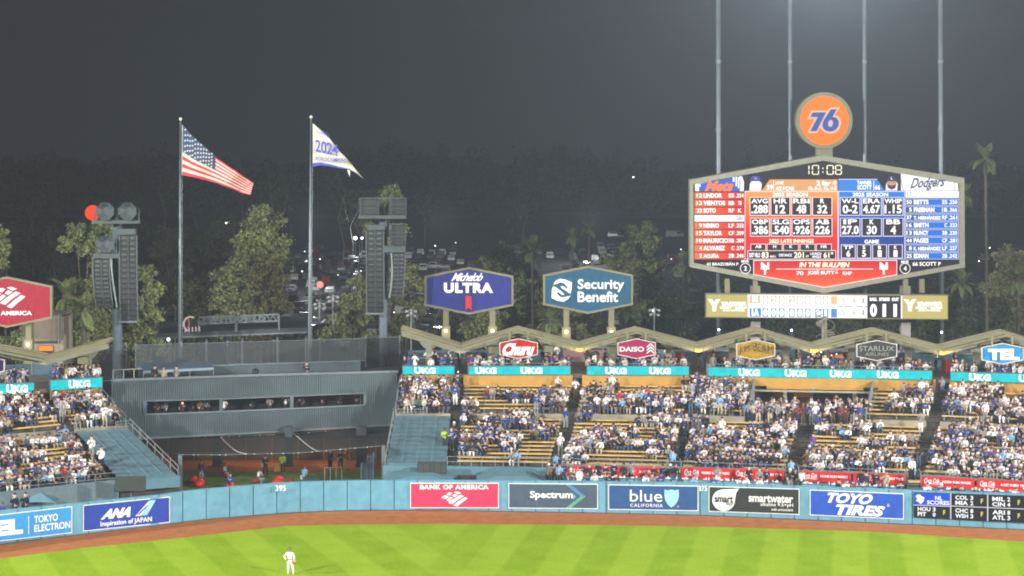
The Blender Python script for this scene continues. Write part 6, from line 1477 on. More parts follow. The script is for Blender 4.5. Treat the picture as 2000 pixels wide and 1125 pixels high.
kiosk(1320, 1334, 690, 716, 6, RED_C, 'narrow red kiosk right of the magenta hexagon sign'); kiosk(1519, 1531, 697, 716, 5, RED_C, 'narrow red kiosk right of the mustard hexagon sign')
kiosk(1548, 1610, 682, 716, 8, mat('teal_glass', (.05, .13, .13), .2), 'dark teal glass stall in the middle of the concourse'); kiosk(1622, 1660, 688, 718, 7, mat('salmon_wall', (.50, .17, .10)), 'salmon lit stall left of the charcoal hexagon sign', glow=em('salmon_glow', (1, .30, .16), .7))
kiosk(1790, 1838, 688, 722, 8, mat('teal_glass', (.05, .13, .13), .2), 'teal glass stall right of the charcoal hexagon sign'); kiosk(1849, 1862, 703, 722, 4, RED_C, 'red box beside the fourth stair aisle on the concourse'); kiosk(1872, 1920, 692, 724, 8, mat('teal_glass', (.05, .13, .13), .2), 'teal glass stall left of the pale blue hexagon sign')
kiosk(1938, 1962, 708, 726, 4, RED_C, 'red counter under the pale blue hexagon sign'); kiosk(800, 905, 700, 716, 9, mat('dim_blue_paint', (.05, .10, .13)), 'dull blue low stall under the left end of the right roof'); kiosk(1375, 1445, 686, 716, 9, mat('dark_stall', (.05, .05, .06)), 'dark stall with pale lettering left of the mustard hexagon sign')
for k, (px_, py_) in enumerate(((1592, 689), (1600, 692), (1594, 696), (1604, 688), (1587, 692), (1624, 694), (1634, 692), (1611, 696), (1655, 690))):
    glow_post(px_, py_, table(SR.b, px_)+4, .05, 'o' if k % 3 else 'w', 6, 'tiny bulb of a string of lights in the fourth roof valley', 'string_bulb', 'bulb', pole=False)
for px_, py_ in ((1404, 644), (1546, 645), (1690, 647), (1839, 649), (1434, 650)):
    glow_post(px_, py_, 201, .10, 'w', 8, {1404: 'small white lamp on the foot of the first light tower pole', 1546: 'small white lamp on the foot of the second light tower pole', 1690: 'small white lamp on the foot of the third light tower pole', 1839: 'small white lamp on the foot of the fourth light tower pole', 1434: 'small white lamp left of the mustard hexagon sign above the roof'}[px_], 'small_lamp', 'lamp', pole=False)
for px_ in (1130, 1290, 1590, 1700, 1900, 980):
    Y = table(SR.b, px_)+5; l = bpy.data.lights.new('concourse_lamp', 'POINT'); lo = bpy.data.objects.new('concourse_lamp', l); COL.objects.link(lo); l.energy = 40; l.color = (1, .75, .5); l.shadow_soft_size = .4; lo.location = (xat(px_, Y), Y, 10.6)

# ------------------------------------------------------------------ trees
def leafmat(name, a, b):
    m = bpy.data.materials.new(name); m.use_nodes = True; nt = m.node_tree; bs = nt.nodes['Principled BSDF']; g = nt.nodes.new('ShaderNodeNewGeometry'); cr = nt.nodes.new('ShaderNodeValToRGB')
    cr.color_ramp.elements[0].color = a+(1,); cr.color_ramp.elements[1].color = b+(1,); nt.links.new(g.outputs['Random Per Island'], cr.inputs[0]); nt.links.new(cr.outputs[0], bs.inputs['Base Color'])
    bs.inputs['Roughness'].default_value = .75; bs.inputs['Specular IOR Level'].default_value = .15; return m
LM = {'pine': leafmat('pine_needles', (.13, .165, .055), (.36, .39, .16)), 'olive': leafmat('olive_leaves', (.12, .14, .05), (.28, .29, .13)), 'brown': leafmat('dry_leaves', (.10, .09, .04), (.22, .19, .09)), 'dark': leafmat('dark_leaves', (.03, .04, .018), (.085, .10, .04)),
      'palm': leafmat('palm_leaflets', (.13, .18, .06), (.32, .36, .14))}
BARK = mat('grey_bark', (.13, .11, .08), .9, var=.3, scale=2, bump=.5); PBARK = mat('palm_bark', (.11, .09, .065), .9, var=.3, scale=3, bump=.5); PALE = mat('pale_bark', (.20, .19, .16), .8, var=.3, scale=1)
class Leaves:
    def __init__(s, seed): s.r = np.random.default_rng(int(abs(seed))+1); s.c = []
    def clump(s, c, rx, ry, rz, n, size):
        d = s.r.normal(size=(n, 3)); d /= np.linalg.norm(d, axis=1)[:, None]; r = s.r.uniform(.25, 1.0, (n, 1))**.55*s.r.normal(1.0, .17, (n, 1))
        p = np.array(c)+d*r*np.array([rx, ry, rz]); s.c.append((p, d, np.full(n, size)*s.r.uniform(.6, 1.3, n)))
    def build(s, name, m, parent):
        p = np.concatenate([a for a, _, _ in s.c]); d = np.concatenate([a for _, a, _ in s.c]); z = np.concatenate([a for _, _, a in s.c])[:, None]
        n = len(p); nr = d+s.r.normal(size=(n, 3))*.7; nr /= np.linalg.norm(nr, axis=1)[:, None]; a = np.cross(nr, s.r.normal(size=(n, 3))); a /= np.linalg.norm(a, axis=1)[:, None]; b = np.cross(nr, a)
        v = np.stack([p-a*z, p-b*z*.55, p+a*z, p+b*z*.55], 1).reshape(-1, 3)-np.array(ORG[parent.name]); me = bpy.data.meshes.new(name)
        me.vertices.add(4*n); me.vertices.foreach_set('co', v.ravel()); me.loops.add(4*n); me.loops.foreach_set('vertex_index', np.arange(4*n)); me.polygons.add(n); me.polygons.foreach_set('loop_start', np.arange(0, 4*n, 4)); me.polygons.foreach_set('loop_total', np.full(n, 4))
        me.materials.append(m); me.update(); me.validate(); o = bpy.data.objects.new(name, me); COL.objects.link(o); o.parent = parent; ORG[o.name] = ORG[parent.name]; return o
def tree(px_, ytop, ybot, wpx, Y, kind, label, clumps=None, group='trees behind the stadium', dens=1.0, leaf=None, zb=None, trunk_px=None, bark=None, name='tree'):
    """crown between rows ytop and ybot; clumps: list of (dx, dy, r) in photo px relative to the crown top centre"""
    x = xat(px_, Y); zb = (terrain(x, Y) if zb is None else zb); t = thing(name, label, 'tree', (x, Y, zb), group=group); u = Y/F; rr = random.Random(int(px_*7+ytop)); L = Leaves(int(px_*13+ytop))
    if clumps is None:
        clumps = []; h = ybot-ytop; n = max(5, int(h*wpx/700))
        for i in range(n):
            f_ = (i+.5)/n; ww = wpx*.5*math.sin(math.pi*min(1, .18+.72*f_))**.7
            clumps.append((rr.uniform(-1, 1)*ww*.75, f_*h, rr.uniform(.18, .34)*wpx))
    size = leaf or max(.2, 2.9*u)
    zt = zat(ytop, Y); top = Vector((x, Y, zt)); cl = []
    for dx, dy, r in clumps:
        c = (x+dx*u, Y+rr.uniform(-1, 1)*wpx*.3*u, zt-dy*u); R_ = r*u; cl.append(c); n = int(min(2400, max(90, 11*(R_/size)**2*dens)))
        L.clump(c, R_*.92, R_*.85, R_*.72, int(n*.8), size)
        for _ in range(5):
            a_ = rr.uniform(0, 6.28); q_ = (c[0]+math.cos(a_)*R_*.95, c[1]-abs(math.sin(a_*2))*R_*.4, c[2]+math.sin(a_)*R_*.75); L.clump(q_, R_*.38, R_*.38, R_*.26, int(n*.13)+8, size*.9)
    L.build('crown', LM[kind], t)
    w = (trunk_px or max(4, wpx*.06))*u/2; mb = MB(); mid = Vector((x+rr.uniform(-1, 1)*w*2, Y, zb+(zt-zb)*.55)); mb.tube([(x, Y, zb), mid, (x+rr.uniform(-1, 1)*w, Y, zt-(ybot-ytop)*u*.3)], [w*1.15, w*.8, w*.25], 8); mb.build('trunk', bark or BARK, t, smooth=True)
    rr.shuffle(cl)
    for c in cl[:6]:
        mb = MB(); s0 = Vector((x, Y, zb)).lerp(mid, .75); mb.tube([s0, s0.lerp(Vector(c), .5)+Vector((0, 0, .4)), c], [w*.45, w*.3, w*.12], 6); mb.build('limb', bark or BARK, t)
    return t
FR = None
def frond_mesh():
    v = []; f = []; n = 9
    for i in range(n+1):
        s = i/n; y = s*2.0; z = .35*s-.95*s*s*1.1; w = .46*math.sin(math.pi*min(1, .12+s*.85))+.03; dz = -.16*s
        v += [(-w, y+.22, z+dz), (0, y, z), (w, y+.22, z+dz)]
    for i in range(n):
        a = 3*i
        for q in ((a, a+1, a+4), (a+1, a+2, a+5)):      # gaps between the leaflets
            f.append(q)
    me = bpy.data.meshes.new('frond'); me.from_pydata(v, [], f); me.materials.append(LM['palm']); me.update(); return me
def palm(px_, ytop, wpx, Y, zb, label, lean=0, nf=34, tw=None, boots=False):
    global FR
    if FR is None: FR = frond_mesh()
    x = xat(px_, Y); zb = terrain(x, Y) if zb is None else zb; u = Y/F; t = thing('palm_tree', label, 'palm tree', (x+lean*u, Y, zb), group='palm trees behind the stadium'); rf = wpx*.5*u/1.75; zc = zat(ytop, Y)-.75*rf
    w = (tw or 7)*u/2; mb = MB(); mb.tube([(x+lean*u, Y, zb), (x+lean*u*.7, Y, lerp(zb, zc, .35)), (x+lean*u*.15, Y, lerp(zb, zc, .75)), (x, Y, zc)], [w*1.2, w, w*.85, w*.8], 8); mb.build('trunk', PBARK, t, smooth=True)
    rr = random.Random(int(px_)); T0 = ORG[t.name]
    for k in range(nf):
        o = bpy.data.objects.new('frond', FR); COL.objects.link(o); o.parent = t; o.location = Vector((x, Y, zc))-T0
        el = R(rr.uniform(-55, 70)) if k % 3 else R(rr.uniform(30, 85)); o.rotation_euler = (el, 0, 2*math.pi*k/nf*3.1+rr.uniform(-.2, .2)); o.scale = [rf*rr.uniform(.8, 1.1)]*3
    mb = MB(); mb.sphere((x, Y, zc), w*1.7, 8, 6, sz=1.3); mb.build('crown_heart', PBARK, t); return t
C = [(-20, 20, 20), (20, 10, 18), (55, 25, 20), (-38, 45, 18), (0, 48, 26), (60, 60, 22), (25, 80, 24), (48, 115, 26), (18, 120, 18), (50, 160, 28), (22, 170, 22), (70, 190, 22), (10, 205, 22), (40, 225, 26), (80, 235, 22), (5, 250, 22)]
tree(170, 432, 700, 130, 232, 'pine', 'tall clumpy olive green tree behind the left speaker tower', C, dens=1.1)
tree(12, 440, 640, 60, 236, 'pine', 'olive green tree cut off by the left edge above the red hexagon sign', [(-12, 12, 16), (-4, 45, 16), (-16, 30, 16), (-10, 75, 18)])
tree(290, 510, 690, 70, 234, 'pine', 'olive green tree right of the left speaker tower', [(-8, 25, 20), (5, 60, 24), (-20, 90, 22), (15, 100, 20), (-25, 130, 24), (10, 150, 24)])
C2 = [(0, 18, 22), (-15, 40, 26), (20, 38, 24), (-30, 65, 20), (35, 75, 22), (0, 70, 28), (-20, 95, 24), (25, 105, 24), (40, 95, 16)]
tree(508, 398, 540, 100, 238, 'pine', 'broad bushy green tree right of the striped flag', C2, dens=1.2)
tree(455, 500, 690, 100, 235, 'olive', 'grey olive tree below the bright lot lamp', [(10, 18, 24), (-15, 45, 26), (35, 50, 22), (-20, 80, 26), (20, 85, 28), (0, 115, 28), (45, 110, 22), (-25, 140, 24), (30, 145, 28), (55, 150, 18)])
tree(525, 500, 690, 80, 234, 'brown', 'brownish thin leaved tree between the two flagpoles', [(0, 18, 26), (-22, 45, 22), (20, 50, 22), (5, 80, 26), (30, 95, 18), (-15, 110, 24), (18, 135, 24), (-5, 160, 26)], dens=.6)
tree(758, 360, 480, 50, 250, 'pine', 'round topped green tree peeping over the right speaker tower', [(0, 14, 19), (-8, 30, 16), (10, 30, 16), (-36, 90, 16), (25, 90, 20), (-10, 120, 24)])
tree(790, 500, 690, 70, 236, 'pine', 'green tree right of the right speaker tower', [(0, 25, 22), (18, 50, 22), (-18, 75, 24), (20, 95, 22), (0, 125, 26), (-25, 150, 22)])
tree(690, 535, 700, 110, 236, 'pine', 'low green tree left of the right speaker tower', [(10, 15, 18), (28, 30, 22), (-8, 55, 22), (25, 65, 24), (-30, 90, 18), (5, 95, 24), (-50, 115, 18), (-20, 125, 20), (25, 125, 20)])
tree(985, 475, 690, 100, 238, 'pine', 'leafy green tree between the two big hexagon signs', [(0, 18, 22), (-25, 40, 22), (22, 42, 22), (-5, 65, 26), (35, 75, 18), (-30, 90, 22), (12, 105, 26), (-15, 135, 26), (28, 145, 22), (0, 170, 24)])
C3 = [(28, 12, 15), (-12, 18, 16), (5, 40, 24), (32, 42, 20), (-22, 50, 16), (-50, 75, 16), (-28, 80, 20), (15, 80, 26), (45, 85, 18), (0, 110, 26), (35, 115, 22), (-20, 125, 24), (20, 150, 28), (45, 160, 18), (0, 175, 24), (25, 200, 26), (50, 210, 18)]
tree(1240, 434, 690, 130, 240, 'pine', 'big dense pine between the petrol blue hexagon sign and the scoreboard', C3, dens=1.3)
for a in ((1020, 520, 690, 80, 244, 'pine', 'bushy green tree right of the deep violet hexagon sign under the palm'), (945, 600, 700, 80, 232, 'olive', 'low grey green tree between the deep violet sign posts'), (60, 655, 700, 90, 226, 'pine', 'low bright green bushes under the left hexagon sign'), (180, 570, 700, 100, 230, 'olive', 'bushy tree left of the left speaker tower foot'), (1130, 600, 700, 110, 232, 'olive', 'low dim tree under the petrol blue hexagon sign'), (1310, 590, 700, 90, 236, 'dark', 'dark tree under the left corner of the scoreboard'),
          (1400, 560, 700, 90, 245, 'dark', 'dark tree behind the left leg of the scoreboard'), (1540, 600, 700, 120, 250, 'dark', 'dark tree behind the line score board, left of the spiral staircase'), (1690, 600, 700, 120, 250, 'dark', 'dark tree behind the line score board, right of the spiral staircase'), (1830, 560, 700, 90, 245, 'dark', 'dark tree behind the right leg of the scoreboard'),
          (1985, 500, 690, 110, 262, 'olive', 'rounded dim tree cut off by the right edge'), (1900, 590, 700, 110, 240, 'dark', 'low dark tree under the tall palm'), (870, 620, 700, 70, 236, 'dark', 'low dark tree behind the left post of the deep violet sign'), (250, 620, 700, 110, 236, 'pine', 'green shrubby tree behind the foot of the left speaker tower'),
          (385, 560, 690, 80, 236, 'dark', 'dark tree left of the striped flagpole foot'), (1060, 560, 700, 60, 240, 'olive', 'slim dim tree left of the petrol blue hexagon sign')):
    tree(*a)
palm(1925, 297, 58, 236, None, 'tallest palm right of the scoreboard', lean=5, tw=6.5)
palm(1882, 372, 50, 242, None, 'palm half hidden by the right corner of the scoreboard', lean=-2)
palm(1880, 541, 55, 238, None, 'low palm right of the line score board', lean=6); palm(1990, 535, 60, 240, None, 'palm with a thick trunk at the right edge', lean=-4, tw=10)
palm(1336, 506, 52, 238, None, 'palm left of the scoreboard beside the big pine', lean=-3, tw=5); palm(1040, 478, 66, 236, None, 'palm crown right of the deep violet hexagon sign', lean=2, tw=6)
palm(1118, 455, 36, 330, None, 'dim palm above the petrol blue hexagon sign, left of two', tw=6); palm(1150, 440, 38, 335, None, 'dim palm above the petrol blue hexagon sign, right of two', tw=6)
palm(130, 562, 80, 226, None, 'palm right of the left hexagon sign', tw=11); palm(165, 590, 70, 224, None, 'second shorter palm right of the left hexagon sign', tw=10); palm(700, 610, 50, 226, None, 'low palm left of the right speaker tower', tw=10); palm(1075, 615, 50, 226, None, 'low palm between the petrol sign post and the deep violet sign', tw=9); palm(1225, 590, 50, 232, None, 'low palm in front of the big pine', tw=8)
# treeline of dark trees on the left and farther tall eucalyptus trunks
tr2 = random.Random(11)
for i in range(22):
    px_ = -40+i*29+tr2.uniform(-8, 8); Y = tr2.uniform(300, 420) if px_ < 560 else 700
    if px_ > 540: continue
    t = tree(px_, 440+tr2.uniform(-10, 25), 600, 70, Y, 'dark', 'dark woodland tree %s' % ('left of the left speaker tower' if px_ < 200 else 'left of the striped flagpole' if px_ < 350 else 'behind the bushy trees'), dens=.8, group='dark woodland trees on the left slope', bark=PALE, trunk_px=3, name='woodland_tree')
    t['group'] = 'dark woodland trees on the left slope'
    for k in range(3):
        mb = MB(); x = xat(px_+tr2.uniform(-25, 25), Y-6); z = zat(tr2.uniform(560, 620), Y); p0 = Vector((x, Y-7, terrain(0, Y))); mb.tube([p0, p0+Vector((tr2.uniform(-1, 1), 0, 4)), p0+Vector((tr2.uniform(-3, 3), 0, 8))], [.18, .12, .05], 5); mb.build('pale_branch', PALE, t)
for i, (px_, y0, y1) in enumerate(((66, 380, 450), (318, 330, 440), (383, 345, 445), (474, 330, 430), (538, 320, 445), (548, 340, 470), (566, 345, 440), (608, 330, 455), (668, 325, 455), (690, 380, 445), (830, 385, 445), (1938, 380, 480), (700, 390, 445), (255, 400, 450), (1020, 400, 450), (420, 360, 440))):
    Y = (480, 520, 560, 610)[i % 4]; x = xat(px_, Y); zb = terrain(x, Y)+0; t = thing('eucalyptus_tree', 'tall thin pale trunked eucalyptus %s' % ('right of the giant scoreboard' if px_ > 1500 else 'left of the left speaker tower' if px_ < 160 else 'left of the striped flag' if px_ < 352 else 'beside and below the striped flag' if px_ < 500 else 'between the two flags' if px_ < 606 else 'below the white pennant' if px_ < 712 else 'right of the right speaker tower'), 'tree', (x, Y, zb), group='thin eucalyptus trees in the haze')
    z1 = zat(y0, Y); rr = random.Random(i); u = Y/F; mb = MB(); pts = [Vector((x+rr.uniform(-1, 1)*.6*k, Y, lerp(zb, z1, k/4))) for k in range(5)]; mb.tube(pts, [2.4*u*.5, 2.0*u*.5, 1.6*u*.5, 1.2*u*.5, .5*u*.5], 6); mb.build('trunk', PALE, t)
    for k in range(3):
        s0 = pts[2].lerp(pts[4], rr.random()); mb = MB(); e = s0+Vector((rr.choice((-1, 1))*rr.uniform(1, 2.4), rr.uniform(-2, 2), rr.uniform(2, 4))); mb.tube([s0, s0.lerp(e, .5)+Vector((0, 0, -.4)), e], [.11, .07, .03], 5); mb.build('limb', PALE, t)
    L = Leaves(i)
    for k in range(7): L.clump((x+rr.uniform(-4, 4), Y+rr.uniform(-2, 2), z1-rr.uniform(-1.5, 8)), 2.2, 2, 1.3, 50, .35)
    L.build('crown', LM['dark'], t)
# far wood on the hill
L = Leaves(99); rg = random.Random(3); o = bpy.data.objects.new('tmp', None); ORG['tmp'] = Vector((0, 0, 0))
for i in range(1100):
    Y = rg.uniform(700, 1160); x = rg.uniform(-.30, .30)*Y; z = terrain(x, Y); h = rg.uniform(3, 7)*(1.1+.9*math.sin(x*.045+1.3)*math.sin(x*.013))+rg.random()**5*9; L.clump((x, Y, z+h*.6), 4.0, 4, h*.5, 80, .9)
ob = L.build('hillside_wood', leafmat('night_leaves', (.075, .08, .07), (.13, .135, .11)), o); ob.parent = None; ob['kind'] = 'stuff'; ob['label'] = 'dark wooded hillside fading into the night haze beyond the parking lot'; ob['category'] = 'woodland'
bpy.data.objects.remove(o)
# night haze
mb = MB(); mb.box(-645, -45, -8.2, 645, 1190, 78)
hz = mb.build('haze', [], org=(0, 0, -8.2)); hz['kind'] = 'stuff'
hm = bpy.data.materials.new('night_haze'); hm.use_nodes = True; hn = hm.node_tree; hn.nodes.remove(hn.nodes['Principled BSDF']); pv = hn.nodes.new('ShaderNodeVolumePrincipled')
pv.inputs['Color'].default_value = (.80, .90, 1, 1); pv.inputs['Density'].default_value = HAZE_D; hn.links.new(pv.outputs[0], hn.nodes['Material Output'].inputs['Volume']); hz.data.materials.append(hm)
# ------------------------------------------------------------------ people
def skin_body(joints, edges, sub=0):
    """joints: name -> (pos, radius); edges: (a, b, region). Returns vertices, faces, region per face, one continuous surface."""
    names = list(joints); idx = {n: i for i, n in enumerate(names)}; me = bpy.data.meshes.new('tmp'); me.from_pydata([joints[n][0] for n in names], [(idx[a], idx[b]) for a, b, _ in edges], [])
    o = bpy.data.objects.new('tmp', me); COL.objects.link(o); md = o.modifiers.new('s', 'SKIN'); md.use_smooth_shade = True; md.branch_smoothing = .3
    for n in names:
        r = joints[n][1]; me.skin_vertices[0].data[idx[n]].radius = r if isinstance(r, tuple) else (r, r); me.skin_vertices[0].data[idx[n]].use_root = n == 'pelvis'
    if sub: sm = o.modifiers.new('d', 'SUBSURF'); sm.levels = sm.render_levels = sub
    dg = bpy.context.evaluated_depsgraph_get(); ev = o.evaluated_get(dg); m2 = ev.to_mesh(); V = [v.co.copy() for v in m2.vertices]; Fc = [tuple(p.vertices) for p in m2.polygons]; ev.to_mesh_clear()
    bpy.data.objects.remove(o); bpy.data.meshes.remove(me); reg = []
    for f in Fc:
        c = sum((V[i] for i in f), Vector((0, 0, 0)))/len(f); best = None
        for a, b, rg_ in edges:
            A, B = Vector(joints[a][0]), Vector(joints[b][0]); ab = B-A; tt = max(0, min(1, (c-A).dot(ab)/max(1e-9, ab.dot(ab)))); d = (c-A-ab*tt).length
            if best is None or d < best[0]: best = (d, rg_)
        reg.append(best[1])
    return V, Fc, reg
# regions: 0 skin 1 shirt 2 trousers 3 hair/cap 4 chest mark 5 shoes
def pose(kind, v=0):
    r = random.Random(v*17+len(kind)); J = {}; 
    def s(n, p, rad): J[n] = (tuple(p), rad)
    if kind == 'sit': hz_ = .50; tw = r.uniform(-.06, .06); ln = r.uniform(-.14, .03)
    else: hz_ = .95; tw = r.uniform(-.04, .04); ln = r.uniform(-.03, .03)
    s('pelvis', (0, 0, hz_), (.155, .125)); s('waist', (tw*.3, ln*.3, hz_+.18), (.145, .11)); s('chest', (tw*.6, ln*.8, hz_+.40), (.175, .125)); s('neck', (tw, ln, hz_+.57), .058); s('jaw', (tw, ln-.02, hz_+.66), (.075, .085)); s('head', (tw, ln-.015, hz_+.78), (.085, .10))
    E = [('pelvis', 'waist', 1), ('waist', 'chest', 1), ('chest', 'neck', 1), ('neck', 'jaw', 0), ('jaw', 'head', 0)]
    for sd, n in ((-1, 'l'), (1, 'r')):
        sx = sd*.19; s('sh'+n, (sx+tw*.6, ln*.8, hz_+.49), .07)
        if kind == 'sit':
            arm = (v+(sd > 0)) % 4
            if arm == 0: el, ha = (sd*.25, ln-.10, hz_+.24), (sd*.10, -.30, hz_+.16)
            elif arm == 1: el, ha = (sd*.26, ln-.16, hz_+.26), (sd*.07, -.24, hz_+.52)     # hand to face / phone
            elif arm == 2: el, ha = (sd*.27, ln-.02, hz_+.22), (sd*.22, -.32, hz_+.10)
            else: el, ha = (sd*.24, ln-.14, hz_+.24), (-sd*.04, -.22, hz_+.26)
        else:
            arm = (v*3+(sd > 0)) % 5
            if arm == 0: el, ha = (sd*.25, .02, hz_+.20), (sd*.24, -.03, hz_-.06)
            elif arm == 1: el, ha = (sd*.24, -.10, hz_+.22), (sd*.02, -.26, hz_+.30)
            elif arm == 2: el, ha = (sd*.34, .03, hz_+.24), (sd*.17, -.05, hz_+.03)
            elif arm == 3: el, ha = (sd*.24, -.16, hz_+.30), (sd*.06, -.26, hz_+.58)
            else: el, ha = (sd*.24, -.02, hz_+.20), (sd*.16, -.16, hz_+.02)
        s('el'+n, el, .052); s('wr'+n, tuple(Vector(el).lerp(Vector(ha), .85)), .036); s('ha'+n, ha, .042)
        E += [('chest', 'sh'+n, 1), ('sh'+n, 'el'+n, 1), ('el'+n, 'wr'+n, 1 if v % 2 else 0), ('wr'+n, 'ha'+n, 0)]
        if kind == 'sit':
            sp = r.uniform(.10, .18); s('hip'+n, (sd*.10, -.02, hz_-.02), .095); s('kn'+n, (sd*sp, -.42, .50), .068); s('an'+n, (sd*sp*.95, -.40+r.uniform(-.05, .1), .09), .045); s('to'+n, (sd*sp, -.56, .045), .04)
        else:
            sp = r.uniform(.09, .15); s('hip'+n, (sd*.10, 0, hz_-.05), .095); s('kn'+n, (sd*sp, -.03, .50), .068); s('an'+n, (sd*sp, .02, .09), .045); s('to'+n, (sd*sp*1.2, -.15, .045), .04)
        E += [('pelvis', 'hip'+n, 2), ('hip'+n, 'kn'+n, 2), ('kn'+n, 'an'+n, 2), ('an'+n, 'to'+n, 5)]
    return J, E
def person_geo(kind, v, sub=0, hair='cap', J=None, E=None):
    if J is None: J, E = pose(kind, v)
    V, Fc, reg = skin_body(J, E, sub); hp = Vector(J['head'][0]); mb = MB(); mb.add(V, Fc); mb.m = list(reg)
    seg = 8; top = hp+Vector((0, .01, .01)); n = len(mb.v); r0 = .112
    for zf, rf in ((-.02 if hair != 'long' else -.17, 1.0 if hair != 'long' else 1.08), (.045, .98), (.095, .66)):
        for k in range(seg):
            a = 2*math.pi*k/seg; yy = math.sin(a)
            zz = zf-(.03 if yy > .3 else 0) if hair != 'long' else (zf if yy > -.2 else max(zf, -.0))
            mb.v.append(tuple(top+Vector((math.cos(a)*r0*rf*.92, yy*r0*rf*1.05+(.03 if hair == 'long' else .005), zz))))
    mb.v.append(tuple(top+Vector((0, 0, .125))))
    for j in range(2):
        for k in range(seg): mb.f.append((n+j*seg+k, n+j*seg+(k+1) % seg, n+(j+1)*seg+(k+1) % seg, n+(j+1)*seg+k)); mb.m.append(3)
    for k in range(seg): mb.f.append((n+2*seg+k, n+2*seg+(k+1) % seg, n+3*seg)); mb.m.append(3)
    if hair == 'cap':
        b = top+Vector((0, -.10, .005)); mb.add([b+Vector((-.075, 0, 0)), b+Vector((.075, 0, 0)), b+Vector((.055, -.10, -.02)), b+Vector((-.055, -.10, -.02))], [(0, 1, 2, 3)], 3)
    # chest wordmark patch, slightly proud of the jersey
    c = Vector(J['chest'][0])+Vector((0, -.158, -.02)); mb.add([c+Vector((-.12, .02, -.035)), c+Vector((.12, .02, -.005)), c+Vector((.12, .02, .03)), c+Vector((-.12, .02, 0))], [(0, 1, 2, 3)], 4)
    return mb
GEO = {}
for v in range(4):
    for hr in ('cap', 'short', 'long'):
        GEO[('sit', v, hr)] = person_geo('sit', v, 0, hr); 
        if v < 5: GEO[('stand', v, hr)] = person_geo('stand', v, 0, hr)
# face: cheap nose/eye shading is below pixel size for the crowd; skin tones and clothes as materials
def cm(name, c, var=.08): return mat(name, c, .8, var=var, scale=6)
SK = [cm('skin_light', (.50, .31, .22)), cm('skin_tan', (.36, .20, .125)), cm('skin_brown', (.22, .115, .07)), cm('skin_fair', (.58, .38, .29))]
CL = {'white': cm('white_cloth', (.72, .71, .70), .04), 'royal blue': cm('royal_blue_cloth', (.028, .055, .21)), 'navy': cm('navy_cloth', (.012, .018, .06)), 'black': cm('black_cloth', (.014, .014, .015)), 'grey': cm('grey_cloth', (.22, .225, .23)),
      'pale blue': cm('pale_blue_cloth', (.18, .38, .60)), 'maroon': cm('maroon_cloth', (.17, .03, .04)), 'red': cm('red_cloth', (.50, .025, .03)), 'beige': cm('beige_cloth', (.42, .36, .24)), 'green': cm('green_cloth', (.05, .12, .07)), 'orange': cm('orange_cloth', (.75, .27, .03)),
      'brown': cm('brown_cloth', (.12, .07, .04)), 'denim': cm('denim_cloth', (.05, .085, .15)), 'hi-vis': mat('hi_vis_cloth', (.42, .72, .02), .6, var=.03), 'purple': cm('purple_cloth', (.10, .04, .22)), 'mustard': cm('mustard_cloth', (.45, .28, .05)), 'olive': cm('olive_cloth', (.13, .13, .07))}
MK = {'blue': cm('wordmark_blue', (.03, .05, .30)), 'maroon': cm('wordmark_maroon', (.28, .05, .09)), 'white': CL['white']}
HAIRM = {'black': cm('black_hair', (.012, .010, .009)), 'brown': cm('brown_hair', (.05, .028, .015)), 'blond': cm('blond_hair', (.30, .19, .08))}
SHOE = cm('pale_shoes', (.35, .35, .35)); DSH = cm('dark_shoes', (.03, .03, .03))
SHIRTS = ['white']*34+['royal blue']*17+['navy']*15+['black']*17+['grey']*12+['pale blue']*3+['maroon']*2+['red']*1+['beige']*3+['green']*2+['brown']*2+['purple']*1+['denim']*2+['olive']*2
PANTS = ['navy', 'black', 'denim', 'denim', 'black', 'beige', 'white', 'grey', 'brown']
PR = random.Random(1958)
def outfit(r=PR, shirt=None, pants=None, head=None):
    sh = shirt or r.choice(SHIRTS); pa = pants or r.choice(PANTS); hd = head or r.choice(['royal blue cap', 'royal blue cap', 'navy cap', 'white cap', 'black hair', 'black hair', 'brown hair', 'long black hair', 'long brown hair', 'blond hair', 'black cap'])
    mark = MK['maroon' if r.random() < .55 else 'blue'] if sh == 'white' else (MK['white'] if sh in ('royal blue', 'navy') and r.random() < .55 else CL[sh])
    hm_ = CL[hd[:-4]] if hd.endswith('cap') else HAIRM[hd.split()[-2]]; hair = 'cap' if hd.endswith('cap') else 'long' if hd.startswith('long') else 'short'
    return dict(shirt=sh, pants=pa, head=hd, mats=[r.choice(SK), CL[sh], CL[pa], hm_, mark, r.choice([SHOE, DSH])], hair=hair)
PMESH = {}
def pmesh(kind, v, hair):
    k = (kind, v, hair)
    if k not in PMESH:
        g = GEO[k]; o = g.build('person', [SK[0], CL['white'], CL['navy'], HAIRM['black'], MK['blue'], SHOE], org=(0, 0, 0), smooth=True); PMESH[k] = o.data; bpy.data.objects.remove(o)
    return PMESH[k]
NP = 0
def person(loc, ang, kind, label, of, v=None, group=None, scale=1.0):
    global NP; NP += 1
    v = PR.randrange(4) if v is None else v; o = bpy.data.objects.new('person', pmesh(kind, v, of['hair'])); COL.objects.link(o); o.location = loc; o.rotation_euler = (0, 0, ang); s = scale*PR.uniform(.98, 1.10); o.scale = (s, s, s)
    for i, m in enumerate(of['mats']): o.material_slots[i].link = 'OBJECT'; o.material_slots[i].material = m
    o['label'] = label; o['category'] = 'person'
    if group: o['group'] = group
    return o
def head_phrase(of): return of['head']
ORD = ['first', 'second', 'third', 'fourth', 'fifth', 'sixth', 'seventh', 'eighth', 'ninth', 'tenth', 'eleventh', 'twelfth', 'thirteenth', 'fourteenth', 'fifteenth', 'sixteenth', 'seventeenth', 'eighteenth', 'nineteenth', 'twentieth']
